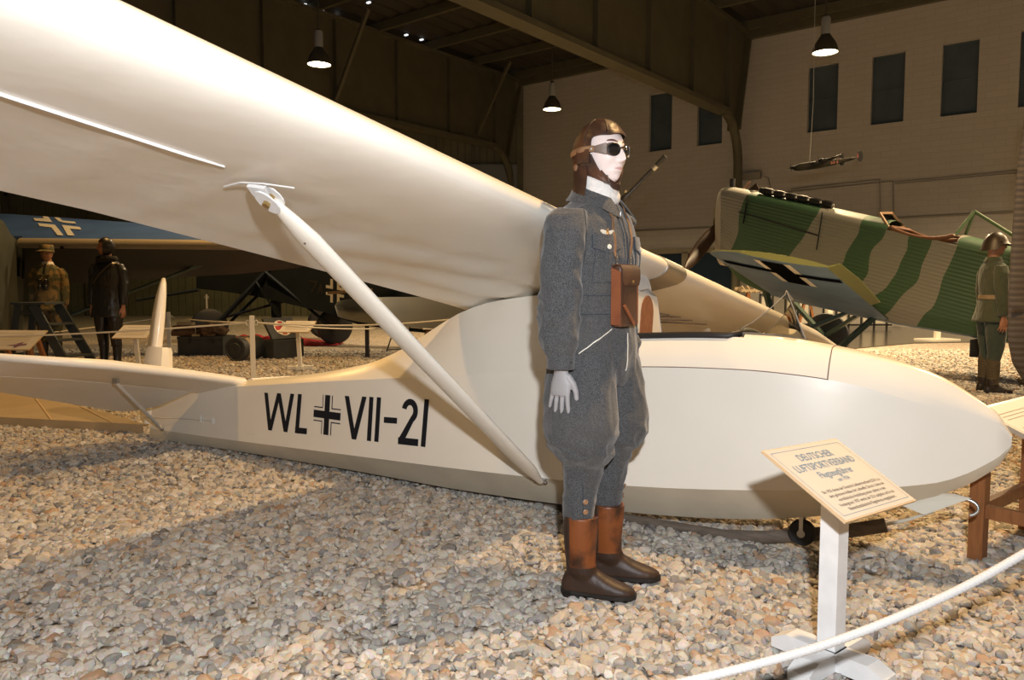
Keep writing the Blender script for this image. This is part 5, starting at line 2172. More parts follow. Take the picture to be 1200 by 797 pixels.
def lumpy(name, c, r, m, seed, amp=.25, parent=None, flat=None):
    bm = bmesh.new()
    bmesh.ops.create_icosphere(bm, subdivisions=4, radius=1)
    vs = []
    for v in bm.verts:
        d = v.co.normalized()
        k = 1 + amp * mnoise.noise(d * 2.1 + V((seed, 0, 0))) + amp * .5 * mnoise.noise(d * 5 + V((0, seed, 0)))
        p = V((d.x * r[0], d.y * r[1], d.z * r[2])) * k
        if p.z < -r[2] * .55: p.z = -r[2] * .55
        vs.append(V(c) + p)
    fs = [tuple(v.index for v in f.verts) for f in bm.faces]
    bm.free()
    return obj(name, vs, fs, m, parent, smooth=180)


lz = .32
pk = empty('parachute_pack', P(222, 385, cb_.y + .25), 0, 'brown seat parachute pack with pale rolled top on the dark chest', 'parachute')
pk.location.z = lz; WLOC[pk.name] = V(pk.location)
kx = P(219, 385, cb_.y + .25).x
MB().box((kx, cb_.y + .25, lz + .052), (.42, .36, .10), rz=.1, bevel=.035).build('pack', M['canvas_brown'], pk, smooth=60)
MB().box((kx, cb_.y + .25, lz + .140), (.38, .32, .075), rz=.05, bevel=.03).build('cushion', M['canvas_brown'], pk, smooth=60)
MB().box((kx + .01, cb_.y + .2, lz + .205), (.26, .18, .055), rz=.05, bevel=.025).build('rolled_harness', M['canvas_tan'], pk, smooth=60)
MB().tube([(kx + .2, cb_.y + .06, lz + .02), (kx + .24, cb_.y + .04, lz + .10), (kx + .21, cb_.y + .06, lz + .16)], .008, 6).build('pull_ring', M['canvas_tan'], pk)
bx_ = P(246, 388, cb_.y + .25).x
tag(lumpy('canvas_bundle', (bx_, cb_.y + .22, lz + .075), (.27, .17, .13), M['canvas_brown'], 3.1, .45), 'crumpled brown canvas harness bundle on the dark chest', 'bundle')
tag(MB().box((P(228, 392, cb_.y).x, cb_.y + .06, lz + .02), (.13, .07, .04), rz=.3, bevel=.01).build('folded_strap', M['canvas_tan']), 'small pale folded strap on the front edge of the chest', 'strap')

dc = G(278, 423.5)
dr = .185
dax = V((.30, .95, 0)).normalized()
dm_ = empty('drum', (dc.x, dc.y, 0), 0, 'black round drum lying on its side against the red-cross box', 'drum')
dcc = V((dc.x - .03, dc.y, dr))
MB().lathe([(.03, -.004), (.09, -.006), (.10, .008), (.155, .008), (.165, -.004), (dr, .004), (dr, .13)], dcc, 30, axis=dax).build('drum_shell', M['chest'], dm_, smooth=35)
MB().lathe([(dr * 1.0, .131), (dr * 1.005, .135), (dr * 1.005, .235), (dr, .24)], dcc, 30, axis=dax).build('pale_band', M['canvas_tan'], dm_, smooth=35)
MB().lathe([(dr, .241), (dr, .52), (dr * .9, .54)], dcc, 30, axis=dax).build('drum_tail', M['chest'], dm_, smooth=35)
MB().lathe([(.02, -.012), (.02, .0)], dcc, 12, axis=dax).build('hub', M['black'], dm_)
# lettering dashes on the pale band
dl = MB()
perp = V((dax.y, -dax.x, 0))
for k in range(7):
    a = math.radians(62 + k * 9)
    for q in (.15, .19):
        p = dcc + dax * q + (perp * math.cos(a) * .8 + V((0, 0, 1)) * math.sin(a)) .normalized() * (dr * 1.008)
        dl.sphere(p, .011, 6, 4)
dl.build('stencil_marks', M['ink'], dm_)

fx = G(312, 421.5)
Ax, Ay = V((.80, .60, 0)), V((-.60, .80, 0))
fa_ = empty('first_aid_box', (fx.x + .2, fx.y + .25, 0), 0, 'black box with a raised lid showing a red cross in a white oval', 'box')
fc = V((fx.x + .17, fx.y + .34, 0))
rzb = math.atan2(Ax.y, Ax.x)
MB().box(fc + V((0, 0, .15)), (.30, .58, .30), rz=-.65, bevel=.008).build('box_body', M['chest'], fa_)
rot = Matrix.Rotation(-.65, 3, 'Z')
lid_m = rot @ Matrix.Rotation(math.radians(52), 3, 'Y')
lc = fc + V((0, 0, .30)) + rot @ V((-.03, 0, .17))
lid = MB().box(lc, (.42, .56, .04), mat=lid_m, bevel=.006).build('lid', M['chest'], fa_)
M['cross_red'] = mat('cross_red', (.45, .02, .02), .5)
nrm_l = lid_m @ V((0, 0, 1))
lx_, ly_ = lid_m @ V((1, 0, 0)), lid_m @ V((0, 1, 0))
if nrm_l.dot(V((0, 0, CAM_H)) - lc) < 0: nrm_l = -nrm_l
ov = [lc + nrm_l * .021 + lx_ * (.15 * math.sin(a)) + ly_ * (.15 * math.cos(a)) for a in [2 * PI * k / 24 for k in range(24)]]
MB().prism(ov, nrm_l * .002).build('white_oval', M['marking_white'], lid)
cr_ = MB()
for a, b in ((.13, .04), (.04, .13)):
    cr_.prism([lc + nrm_l * .0235 + lx_ * (sx * a) + ly_ * (sy * b) for sx, sy in ((-1, -1), (1, -1), (1, 1), (-1, 1))], nrm_l * .001)
cr_.build('red_cross', M['cross_red'], lid)

rc0 = G(360, 404)
rows = []
for i in range(46):
    t = i / 45
    x = G(255, 403).x + (G(398, 404).x - G(255, 403).x) * t
    hh = .19 * (math.sin(PI * min(1, t * 1.03 + .05)) ** .5) * (1 - .55 * t) + .015
    row = []
    for j in range(15):
        s = j / 14
        y = rc0.y - .22 + .75 * s
        z = hh * math.sin(PI * s) ** .6 * (1 + .5 * mnoise.noise(V((x * 5, y * 5, 1)))) + .03 * mnoise.noise(V((x * 14, y * 14, 4)))
        row.append(V((x, y + .1 * mnoise.noise(V((x * 2, 3, 1))), max(.004, z) if 0 < j < 14 else 0)))
    rows.append(row)
tag(MB().loft(rows, caps=False, closed=False).build('red_cloth', M['red_cloth'], smooth=180), 'heap of red parachute cloth spread on the gravel behind the dark box', 'cloth')

# ---- loose tan wing panel lying beyond the glider's tail
M['tan_ply'] = mat('tan_ply', (.42, .32, .20), .5, col2=(.37, .28, .17), scale=4)
wpm = MB()
tipp = G(168, 499, .06)
f0, f1_ = G(0, 490, .06), G(0, 457, .06)
l0, l1 = f0 + (f0 - tipp) * .7, f1_ + (f1_ - G(128, 486, .06)) * .7
outl = [tipp, f0, l0, l1, f1_, G(60, 469.5, .06), G(125, 485, .06), G(150, 492, .06)]
wpm.prism([V((p.x, p.y, -.005)) for p in outl], (0, 0, .075))
wt_ = empty('wing_panel', (f0.x, f0.y, 0), 0, 'tan plywood wing panel lying flat on the gravel beyond the tailplane', 'wing panel')
wpm.build('panel_skin', M['tan_ply'], wt_)
rbm = MB()
for k in range(4):
    a = tipp.lerp(l0, .12 + .25 * k); b = G(125, 485, .06).lerp(l1, .12 + .25 * k)
    rbm.beam(V((a.x, a.y, .072)), V((b.x, b.y, .072)), .012, .006)
rbm.build('rib_tape', M['sign_edge'], wt_)
# ================================================================== OTHER AIRCRAFT
# ---- camouflaged corrugated monoplane (right of the scene)
JA = V((.70711, -.70711, 0))      # rearwards along its fuselage
JL = V((-.70711, -.70711, 0))     # its port side
JN = V((3.7175, 12.2475, 0))


def jp(k, m, z):
    p = JN + JA * k + JL * m
    return V((p.x, p.y, z))


def camo_mat():
    m = bpy.data.materials.new('green_grey_camouflage')
    m.use_nodes = True
    nt = m.node_tree
    b = nt.nodes['Principled BSDF']
    b.inputs['Roughness'].default_value = .5
    tc = nt.nodes.new('ShaderNodeTexCoord')
    n = nt.nodes.new('ShaderNodeTexNoise')
    n.inputs['Scale'].default_value = 1.3
    n.inputs['Detail'].default_value = 1.5
    nt.links.new(tc.outputs['Object'], n.inputs['Vector'])
    dot = nt.nodes.new('ShaderNodeVectorMath')
    dot.operation = 'DOT_PRODUCT'
    dot.inputs[1].default_value = (.70711, -.70711, -.45)
    nt.links.new(tc.outputs['Object'], dot.inputs[0])
    a1_ = nt.nodes.new('ShaderNodeMath'); a1_.operation = 'MULTIPLY_ADD'     # wavering band edges
    a1_.inputs[1].default_value = .55
    nt.links.new(n.outputs['Fac'], a1_.inputs[0])
    nt.links.new(dot.outputs['Value'], a1_.inputs[2])
    sc_ = nt.nodes.new('ShaderNodeMath'); sc_.operation = 'MULTIPLY_ADD'
    sc_.inputs[1].default_value = 1 / 6
    sc_.inputs[2].default_value = (1.0 + 1.875 - .275) / 6
    nt.links.new(a1_.outputs[0], sc_.inputs[0])
    r = nt.nodes.new('ShaderNodeValToRGB')
    r.color_ramp.interpolation = 'CONSTANT'
    G_, K_ = (.048, .105, .052, 1), (.25, .24, .20, 1)
    stops = CAMO
    els = r.color_ramp.elements
    els[0].position, els[0].color = 0, K_ if stops[0][1] else G_
    els[1].position, els[1].color = stops[1][0], K_ if stops[1][1] else G_
    for p_, c_ in stops[2:]:
        e = els.new(p_); e.color = K_ if c_ else G_
    nt.links.new(sc_.outputs[0], r.inputs['Fac'])
    nt.links.new(r.outputs['Color'], b.inputs['Base Color'])
    return m


# (position on the band scale, 1 = grey, 0 = green), nose to tail
CAMO = [(0, 1), (.119, 0), (.317, 1), (.435, 0), (.503, 1), (.562, 0), (.608, 1), (.677, 0), (.90, 1)]
M['camo'] = camo_mat()
M['underside'] = mat('underside_blue_grey', (.16, .255, .41), .6, spec=.12, col2=(.135, .215, .35), scale=3)
M['camo_green'] = mat('camo_green', (.20, .22, .075), .55)
M['strut_green'] = mat('strut_green', (.045, .075, .055), .5)
M['prop_wood'] = mat('prop_wood', (.06, .028, .014), .35, col2=(.04, .018, .01), scale=6)
M['exhaust'] = mat('exhaust_black', (.012, .011, .010), .6)

jr = empty('corrugated_monoplane', jp(1.2, 0, 0), 0, 'green and grey camouflaged corrugated monoplane standing nose-high before the white wall', 'aircraft')
KT = [-.28, 0, .5, 1.0, 1.5, 2.0, 2.5, 3.0, 3.5, 4.0, 5.0, 6.2]
ZT = [2.745, 2.672, 2.533, 2.395, 2.255, 2.115, 1.985, 1.845, 1.70, 1.60, 1.40, 1.18]
ZB = [1.62, 1.30, 1.06, .945, .835, .73, .645, .575, .50, .46, .44, .50]
HW = [.33, .35, .35, .36, .37, .37, .36, .34, .32, .30, .22, .10]


def jint(tab, k): return smooth_interp(KT, tab, k)


CORR = .052
fz = MB()
bl = MB()
ks = [-.28 + .12 * i for i in range(54)]
open0, open1 = 2.28, 3.02        # cockpit
rows = []
for k in ks:
    zt, zb, hw = jint(ZT, k), jint(ZB, k), jint(HW, k)
    n = 110
    row = []
    for i in range(n + 1):
        f = i / n
        z = zb + (zt - .14 - zb) * f
        ph = (z - (2.6 - .29 * k)) / CORR
        w = hw + .0065 * math.cos(2 * PI * ph)
        w *= 1 - .10 * max(0, (.15 - f) / .15)
        row.append((w, z))
    rows.append(row)
for s in (1, -1):
    fz.loft([[jp(k, s * w, z) for w, z in r] for k, r in zip(ks, rows)], caps=False, closed=False)
# rounded deck; the cockpit is left open
for ka, kb in ((0, None), (None, 0)):
    sel = [(k, r) for k, r in zip(ks, rows) if (k <= open0 if ka == 0 else k >= open1)]
    dk_r = []
    for k, r in sel:
        w, z = r[-1]
        zt = jint(ZT, k)
        dk_r.append([jp(k, w * math.cos(a), z + (zt - z) * math.sin(a)) for a in [PI * j / 10 for j in range(11)]])
    fz.loft(dk_r, caps=False, closed=False)
bl.loft([[jp(k, r[0][0] * c_, r[0][1] - .05 * (1 - c_ * c_)) for c_ in (1, .5, 0, -.5, -1)] for k, r in zip(ks, rows)], caps=False, closed=False)
fz.loft([[jp(ks[0], w, z), jp(ks[0], -w, z)] for w, z in rows[0]], caps=False, closed=False)
jf = fz.build('fuselage', M['camo'], jr, smooth=70)
# nose face and rounded cowl
nz = MB()
ov_ = []
for a in range(24):
    aa = 2 * PI * a / 24
    ov_.append((.335 * math.copysign(abs(math.cos(aa)) ** .5, math.cos(aa)), 2.10 + .63 * math.copysign(abs(math.sin(aa)) ** .6, math.sin(aa))))
nz.loft([[jp(-.27, y, z) for y, z in ov_], [jp(-.36, y * .97, 2.1 + (z - 2.1) * .98) for y, z in ov_], [jp(-.40, y * .85, 2.1 + (z - 2.1) * .90) for y, z in ov_]])
nz.build('radiator_cowl', mat('cowl_grey', (.36, .33, .27), .45), jr, smooth=50)
bl.build('belly', M['underside'], jr, smooth=60)
# cowl seams and slot
cs_ = MB()
for k, z0_, z1_ in ((.20, .03, .50), (1.36, .03, .62)):
    zt = jint(ZT, k)
    cs_.beam(jp(k, jint(HW, k) + .009, zt - .06 - z0_), jp(k - .07, jint(HW, k) + .009, zt - z1_), .012, .035 if k < 1 else .014, up=(JL.x, JL.y, 0))
cs_.beam(jp(.05, .362, 2.30), jp(1.3, .372, 1.88), .010, .02, up=(0, 0, 1))
cs_.build('cowl_seam', M['exhaust'], jf)
# exhaust stacks in a row, one manifold
ex = MB()
ex.tube([jp(.30, .17, jint(ZT, .30) + .035), jp(1.40, .17, jint(ZT, 1.40) + .035)], .045, 10)
exo = ex.build('exhaust_manifold', M['exhaust'], jr, smooth=50)
for i in range(6):
    k = .38 + i * .185
    MB().lathe([(.05, -.02), (.055, 0), (.055, .10), (.05, .12)], jp(k, .17, jint(ZT, k) + .035), 10, axis=(JA.x, JA.y, -.28)).build('exhaust_stub', M['exhaust'], exo, smooth=50)
    MB().box(jp(k + .15, .24, jint(ZT, k) - .0), (.022, .012, .03), rz=-.785).build('stub_clip', M['white_metal'], exo)
MB().tube([jp(-.24, .05, 2.70), jp(-.24, .05, 2.86)], .045, 10).build('filler_cap', M['exhaust'], jr)
MB().prism([jp(.02, .02, 2.66), jp(.22, .02, 2.64), jp(.16, .02, 2.76)], JL * .02).build('fairing_fin', M['prop_wood'], jr)
# propeller: one blade hangs to port
pr = MB()
hub = jp(-.48, 0, 2.18)
pd_ = (JL * .82 + V((0, 0, -.62))).normalized()
ch_ = JA.cross(pd_).normalized()
for sg in (1, -1):
    rws = []
    for t, c_, th in ((0, .06, .05), (.18, .07, .045), (.40, .105, .035), (.70, .115, .026), (.95, .10, .018), (1.15, .07, .012), (1.24, .025, .006)):
        tw = .9 - .5 * t
        cc = hub + pd_ * (t * sg)
        u1_ = ch_ * math.cos(tw) + JA * math.sin(tw) * sg
        u2_ = JA * math.cos(tw) - ch_ * math.sin(tw) * sg
        rws.append([cc + u1_ * (c_ * math.cos(a)) + u2_ * (th * math.sin(a)) for a in [2 * PI * j / 14 for j in range(14)]])
    pr.loft(rws)
pr.lathe([(.02, -.10), (.10, -.06), (.12, .06), (.06, .14)], hub, 16, axis=JA)
pr.build('propeller', M['prop_wood'], jr, smooth=50)
# windscreen, leather cockpit coaming, roll-over frame
wsx = MB()
zt = jint(ZT, 2.2)
wsx.prism([jp(2.18, .27, zt - .07), jp(2.02, .20, zt + .06), jp(2.06, .0, zt + .10), jp(2.06, 0, zt + .085), jp(2.04, .18, zt + .045), jp(2.20, .25, zt - .08)], JA * .02)
wfr = empty
wso = MB()
q_ = [jp(2.24, .31, zt - .115), jp(2.10, .26, zt + .09), jp(2.10, -.20, zt + .12), jp(2.24, -.28, zt - .09)]
for a, b in zip(q_, q_[1:] + q_[:1]):
    wso.beam(a, b, .03, .03)
wsc = wso.build('windscreen_frame', mat('tan_trim', (.36, .22, .12), .5), jr)
pn = MB()
pn.prism(q_, JA * .004)
pn.build('windscreen_pane', glass_mat('dusty_pane', (.8, .72, .6), .3), wsc)
cm = []
for i in range(15):
    t = i / 14
    k = open0 + (open1 - open0) * t
    dip = .085 * math.sin(PI * t) ** .8
    cm.append(jp(k, jint(HW, k) - .02, jint(ZT, k) - .10 - dip + .06 * t))
cm2 = [p + JL * (-2 * (jint(HW, open0 + (open1 - open0) * i / 14) - .02)) for i, p in enumerate(cm)]
M['coam'] = mat('coaming_leather', (.16, .065, .03), .5)
MB().tube(cm + list(reversed(cm2)) + [cm[0]], .028, 8).build('coaming', M['coam'], jr, smooth=60)
MB().loft([[jp(k, jint(HW, k) - .03, jint(ZT, k) - .15), jp(k, 0, jint(ZT, k) - .6), jp(k, -jint(HW, k) + .03, jint(ZT, k) - .15)] for k in (open0 - .1, 2.6, open1 + .1)], caps=False, closed=False).build('cockpit_well', M['cockpit'], jr)
tp = jp(3.18, .0, jint(ZT, 3.1) + .30)
for a in (jp(3.02, .22, jint(ZT, 3.02) - .04), jp(3.02, -.22, jint(ZT, 3.02) - .04), jp(3.85, .0, jint(ZT, 3.85) - .01)):
    MB().tube([a, tp], .022, 8).build('roll_over_strut', mat('frame_green', (.10, .17, .075), .5) if 'frame_green' not in M else M['frame_green'], jr)
# wing: tip raised towards the viewer
WQ = dict(rl=jp(.62, .33, 1.02), rt=jp(2.30, .35, .70), tl=jp(1.38, 3.70, 1.615), tt=jp(2.78, 3.53, 1.35))


def jw(c, s):
    """c: 0 leading edge .. 1 trailing edge, s: 0 root .. 1 tip"""
    return (WQ['rl'].lerp(WQ['rt'], c)).lerp(WQ['tl'].lerp(WQ['tt'], c), s)


jn = (WQ['tl'] - WQ['rl']).cross(WQ['tt'] - WQ['rl']).normalized()
if jn.z < 0: jn = -jn
low, upp = MB(), MB()
N_ = 60
sp_ = [i / 24 for i in range(25)]


def th_(c, s): return (.15 * (4 * c * (1 - c)) ** .6 * (1 - .35 * s)) + .012


lowr, uppr = [], []
for s in sp_:
    lr, ur = [], []
    for i in range(N_ + 1):
        c = i / N_
        rd = 0
        if s > .86:                      # leading-edge corner of the tip is rounded off
            q = (s - .86) / .14
            rd = .34 * q ** 2.2
        cc = rd + (1 - rd) * c
        p = jw(cc, s)
        lr.append(p - jn * (.22 * th_(c, s)))
        ur.append(p + jn * (.40 * th_(c, s) + .006 * math.cos(c * 2 * PI * 26)))
    lowr.append(lr); uppr.append(ur)
low.loft(lowr, caps=False, closed=False)
upp.loft(uppr, caps=False, closed=False)
upp.loft([[a[i], b[i]] for i in range(N_ + 1) for a, b in ((lowr[-1], uppr[-1]),)], caps=False, closed=False)
upp.loft([[lr[0], ur[0]] for lr, ur in zip(lowr, uppr)], caps=False, closed=False)
wj = low.build('wing_underside', M['underside'], jr, smooth=60)
wup = upp.build('wing_top', M['camo_green'], jr, smooth=60)
al = MB()
al_r = []
for s in [.36 + .64 * i / 14 for i in range(15)]:
    a = jw(1.0, s)
    sl_ = .15 - .10 * abs(s - .75)
    d = (JA * .93 + jn * .25).normalized()
    al_r.append([a + jn * .012, a - jn * .012, a + d * sl_ - jn * .004, a + d * sl_ + jn * .004])
al.loft(al_r).build('aileron', M['camo_green'], jr)
# cross under the wing tip
jc = MB(); jwm = MB()


def under(c, s, off=.006):
    return jw(c, s) - jn * (.22 * th_(c, s) + off)


def upatch(mb, c0, c1, s0, s1, off, nc=10):
    mb.loft([[under(c0 + (c1 - c0) * i / nc, s0 + (s1 - s0) * j / 4, off) for j in range(5)] for i in range(nc + 1)], caps=False, closed=False)


upatch(jwm, .43, .71, .60, .96, .005)
upatch(jc, .48, .66, .60, .96, .008)
upatch(jc, .07, .985, .765, .815, .009, 24)
jwm.build('cross_edge', M['marking_white'], wj)
jc.build('cross', mat('matt_black', (.006, .006, .007), 1.0, spec=0), wj)
# undercarriage
for k, sgn in ((.85, 1), (.85, -1)):
    wc = jp(k + .1, sgn * .85, .36)
    wh_ = MB().lathe([(.05, -.045), (.30, -.05), (.36, -.03), (.37, 0), (.36, .03), (.30, .05), (.05, .045)], wc, 28, axis=JL).build('wheel', M['rubber'], jr, smooth=45)
    for kk, zz in ((.5, 1.06), (1.75, .80)):
        MB().beam(jp(kk, sgn * .30, zz), wc - JL * (sgn * .07), .05, .11, up=(JL.x, JL.y, 0)).build('undercarriage_leg', M['strut_green'], jr)
MB().beam(jp(.95, -.8, .36), jp(.95, .8, .36), .07, .07).build('axle', M['strut_green'], jr)
MB().beam(jp(1.75, .62, .30), jp(2.1, .30, .74), .10, .06).build('side_strut', M['strut_green'], jr)
MB().beam(jp(6.0, 0, .46), jp(6.15, 0, .0), .05, .05).build('tail_skid', M['strut_green'], jr)
MB().box(jp(3.35, .05, .36), (.22, .3, .22), rz=-.785).build('tail_block', M['exhaust'], jr)

# ---- brown corrugated tail surface at the edge of the picture
M['corr_brown'] = mat('corrugated_brown', (.085, .07, .06), .5)
tr = empty('corrugated_tail', (5.9, 7.9, 0), 0, 'dark brown corrugated tail of another aircraft just behind the helmeted soldier', 'aircraft tail')
rows = []
edge = [(1196, 165), (1190, 215), (1184, 300), (1181, 355), (1181, 400), (1186, 425), (1197, 444), (1203, 449)]
ys = [e[1] for e in edge]
nrow = 150
for i in range(nrow + 1):
    py = 120 + (450 - 120) * i / nrow
    px = float(np.interp(py, [120] + ys, [1203] + [e[0] for e in edge]))
    a = P(px, py, 7.9)
    corr = .010 * math.cos(2 * PI * a.z / .062)
    x1 = 7.0
    rows.append([V((a.x, 7.9, a.z)), V((a.x + .04, 7.86 + corr, a.z)), V((a.x + .3, 7.84 + corr, a.z)), V((x1, 7.80 + corr, a.z)), V((x1, 8.0 - corr, a.z)), V((a.x + .3, 7.96 - corr, a.z)), V((a.x + .04, 7.94 - corr, a.z))])
tf = MB().loft(rows).build('rudder', M['corr_brown'], tr, smooth=70)
MB().box((5.28, 7.835, P(1187, 407, 7.9).z), (.055, .006, .14)).build('paper_tag', M['paper'], tf)
MB().tube([(5.215, 7.86, P(1187, 364, 7.9).z), (5.10, 7.82, P(1187, 366, 7.9).z + .02)], .022, 8).build('control_horn', M['corr_brown'], tr)
MB().box((6.9, 7.9, .09), (.5, .3, .18)).build('tail_rest', M['exhaust'], tr)

# ---- navy high-wing monoplane in the dark (left)
M['navy'] = mat('navy_fabric', (.007, .012, .020), .75, spec=.2, col2=(.010, .016, .025), scale=3)
M['blue_top'] = mat('blue_wing', (.040, .090, .25), .45, col2=(.032, .070, .20), scale=2.5)
M['slat'] = mat('slat_metal', (.30, .27, .23), .4, metal=.2)
M['under_dark'] = mat('under_dark', (.022, .020, .016), .6)
M['strut_teal'] = mat('strut_teal', (.075, .12, .12), .45)
M['mark_grey'] = mat('mark_grey', (.46, .46, .45), .5)
nr = empty('high_wing_aeroplane', (-5.2, 16.0, 0), 0, 'navy fabric high-wing aeroplane with a white-edged cross in the dark behind the red cloth', 'aircraft')
# fuselage tapering towards the viewer's side
top_px = [(230, 300), (300, 303), (380, 312), (470, 330), (560, 352), (650, 376)]
bot_px = [(230, 338), (290, 345), (380, 366), (430, 384), (520, 392), (650, 400)]


def ndep(px): return 15.6 - (px - 230) / 420 * 2.2


rows = []
for px in (230, 262, 300, 340, 380, 420, 470, 520, 580, 650):
    yt = float(np.interp(px, [p[0] for p in top_px], [p[1] for p in top_px]))
    yb = float(np.interp(px, [p[0] for p in bot_px], [p[1] for p in bot_px]))
    Y = ndep(px)
    a, b = P(px, yt, Y), P(px, yb, Y)
    w = .62 * (1 - (px - 230) / 560)
    rows.append([a, b, b + V((.12, w, .05)), a + V((.12, w, 0))])
nf_ = MB().loft(rows).build('fuselage', M['navy'], nr, smooth=20)


def nside(px, py, off=.012):
    p = P(px, py, ndep(px) - off)
    return p


def nq(mb, pts):
    mb.add([nside(*p) for p in pts], [tuple(range(len(pts)))])


lt = MB()
nq(lt, [(362, 328), (372.5, 329.5), (372.3, 331.8), (361.6, 330.2)])
nq(lt, [(370.2, 329.5), (372.5, 330), (366.5, 342.5), (364.2, 342)])
lt.build('numeral', M['exhaust'], nf_)
lt = MB()
nq(lt, [(375.2, 332.5), (377.2, 332.8), (373.8, 344.5), (371.8, 344.2)])
nq(lt, [(375.4, 332.6), (377.4, 332.8), (378.2, 345), (376.2, 344.8)])
nq(lt, [(373.5, 339), (377.2, 339.6), (377.3, 341.2), (373.2, 340.6)])
lt.build('letter', M['exhaust'], nf_)
cx_, cy_ = 392.5, 341.5
ang = MB()
for sx in (-1, 1):
    for sy in (-1, 1):
        o_ = (cx_ + sx * 2.4, cy_ + sx * .45 + sy * 2.3)
        def T2(x, y): return (o_[0] + sx * x * .95, o_[1] + sy * y + sx * x * .16)
        nq(ang, [T2(0, 0), T2(8.6, 0), T2(8.6, 3.4), T2(3.2, 3.4), T2(3.2, 11.5), T2(0, 11.5)])
ang.build('cross_angles', M['mark_grey'], nf_)
lt = MB()
nq(lt, [(409, 343), (411, 343.3), (410, 353), (408, 352.7)])
nq(lt, [(413, 343.6), (415, 344), (414, 354), (412, 353.7)])
lt.build('letter', M['exhaust'], nf_)
# wing: blue upper panel, slat tube, dark drooped underside
Yw = 12.3
rows_t = []
for px in (-60, 8, 110, 210, 320, 420):
    a = P(px, 250 + (px / 200) * 14 if px > 0 else 250, Yw + 1.5)
    b = P(px, 276.5 + px * .012, Yw + .14)
    rows_t.append([a, a.lerp(b, .5) + V((0, 0, .03)), b, b - V((0, 0, .05)), a - V((0, 0, .05))])
nw = MB().loft(rows_t).build('wing', M['blue_top'], nr, smooth=40)
fl_ = MB()
rows_f = []
for px in (26, 110, 210, 320, 420):
    a = P(px, 278 + px * .012, Yw + .10); b = P(px, 282 + px * .012, Yw)
    rows_f.append([a + V((0, 0, .02)), b + V((0, -.01, .02)), b - V((0, 0, .02)), a - V((0, 0, .03))])
MB().loft(rows_f).build('flap', M['blue_top'], nw)
sl_ = [P(px, 284.5 + px * .010, Yw - .02) for px in (24, 60, 120, 180, 240, 320, 420)]
MB().tube(sl_, .078, 12).build('slat_tube', M['slat'], nr, smooth=60)
MB().beam(P(73, 286, Yw - .06), P(73, 292, Yw - .06), .04, .05, up=(1, 0, 0)).build('slat_bracket', M['exhaust'], nr)
rows_u = []
for px, yl in ((26, 335), (90, 332), (150, 328.5), (210, 325), (277, 321.5), (350, 314), (420, 300)):
    a = P(px, 290 + px * .010, Yw + .05)
    b = P(px, yl, Yw + 1.3)
    rows_u.append([a, a.lerp(b, .5) + V((0, .1, -.02)), b, b + V((0, .06, .02)), a + V((0, .06, .02))])
MB().loft(rows_u).build('drooped_underside', M['under_dark'], nr, smooth=40)
# cross on the blue panel
ca = MB()


def wtop(u, v_):
    """u along span px, v 0 far .. 1 near"""
    px = u
    a = P(px, 250 + (px / 200) * 14 if px > 0 else 250, Yw + 1.5)
    b = P(px, 276.5 + px * .012, Yw + .14)
    m_ = a.lerp(b, .5) + V((0, 0, .03))
    p = a.lerp(m_, v_ * 2) if v_ < .5 else m_.lerp(b, v_ * 2 - 1)
    return p + V((0, -.012, .014))


for poly in ([(40, .12), (58, .12), (63, .46), (45, .42), (44.0, .32), (59, .36), (57.5, .22), (41.5, .22)],):
    pass
for quad_ in (((39.5, .20), (56, .18), (62, .40), (41.5, .36)), ((50, .05), (57, .05), (62, .40), (55.5, .38)),
              ((64, .06), (70, .07), (75.5, .34), (69.5, .33)), ((70, .24), (88, .30), (90, .44), (73, .38)),
              ((45, .50), (64, .54), (66, .68), (47, .62)), ((58, .53), (65, .54), (75, .98), (68, .98)),
              ((73, .54), (80, .56), (88, .98), (80, .98)), ((75, .54), (94, .60), (96, .72), (77, .68))):
    ca.add([wtop(*q) for q in quad_], [(0, 1, 2, 3)])
ca.build('cross_angles', M['mark_grey'], nw)
# undercarriage and wing struts
for a, b, r, m_ in (((330, 300, 15.2), (247, 388, 15.0), .085, 'navy'), ((345, 305, 15.6), (262, 385, 15.2), .05, 'navy'), ((262, 372, 15.2), (400, 336, 15.6), .045, 'navy'),
                    ((310, 318, 15.0), (390, 385, 15.0), .05, 'navy'), ((300, 330, 15.0), (338, 388, 15.0), .035, 'navy'), ((322, 330, 15.3), (325, 390, 15.2), .10, 'navy'),
                    ((238, 309, 13.2), (76, 372, 13.4), .045, 'strut_teal'), ((232, 340, 15.5), (160, 352, 15.5), .05, 'navy')):
    MB().tube([P(*a), P(*b)], r, 8, flat=.6).build('strut', M[m_], nr, smooth=60)
MB().tube([P(240, 308, 13.15), P(225, 313, 13.18)], .07, 8, flat=.7).build('strut_fairing', M['strut_teal'], nr, smooth=60)
for px, py, Y in ((245, 383, 15.0), (392, 384, 15.2)):
    c_ = P(px, 372, Y); c_.z = .36
    MB().lathe([(.06, -.06), (.28, -.09), (.35, -.06), (.36, 0), (.35, .06), (.28, .09), (.06, .06)], c_, 26, axis=(.5, -.86, 0)).build('wheel', M['rubber'], nr, smooth=45)
MB().lathe([(.05, -.06), (.3, -.08), (.36, 0), (.3, .08), (.05, .06)], V((P(380, 375, 17).x, 17, .36)), 24, axis=(.3, -.95, 0)).build('wheel', M['rubber'], nr, smooth=45)

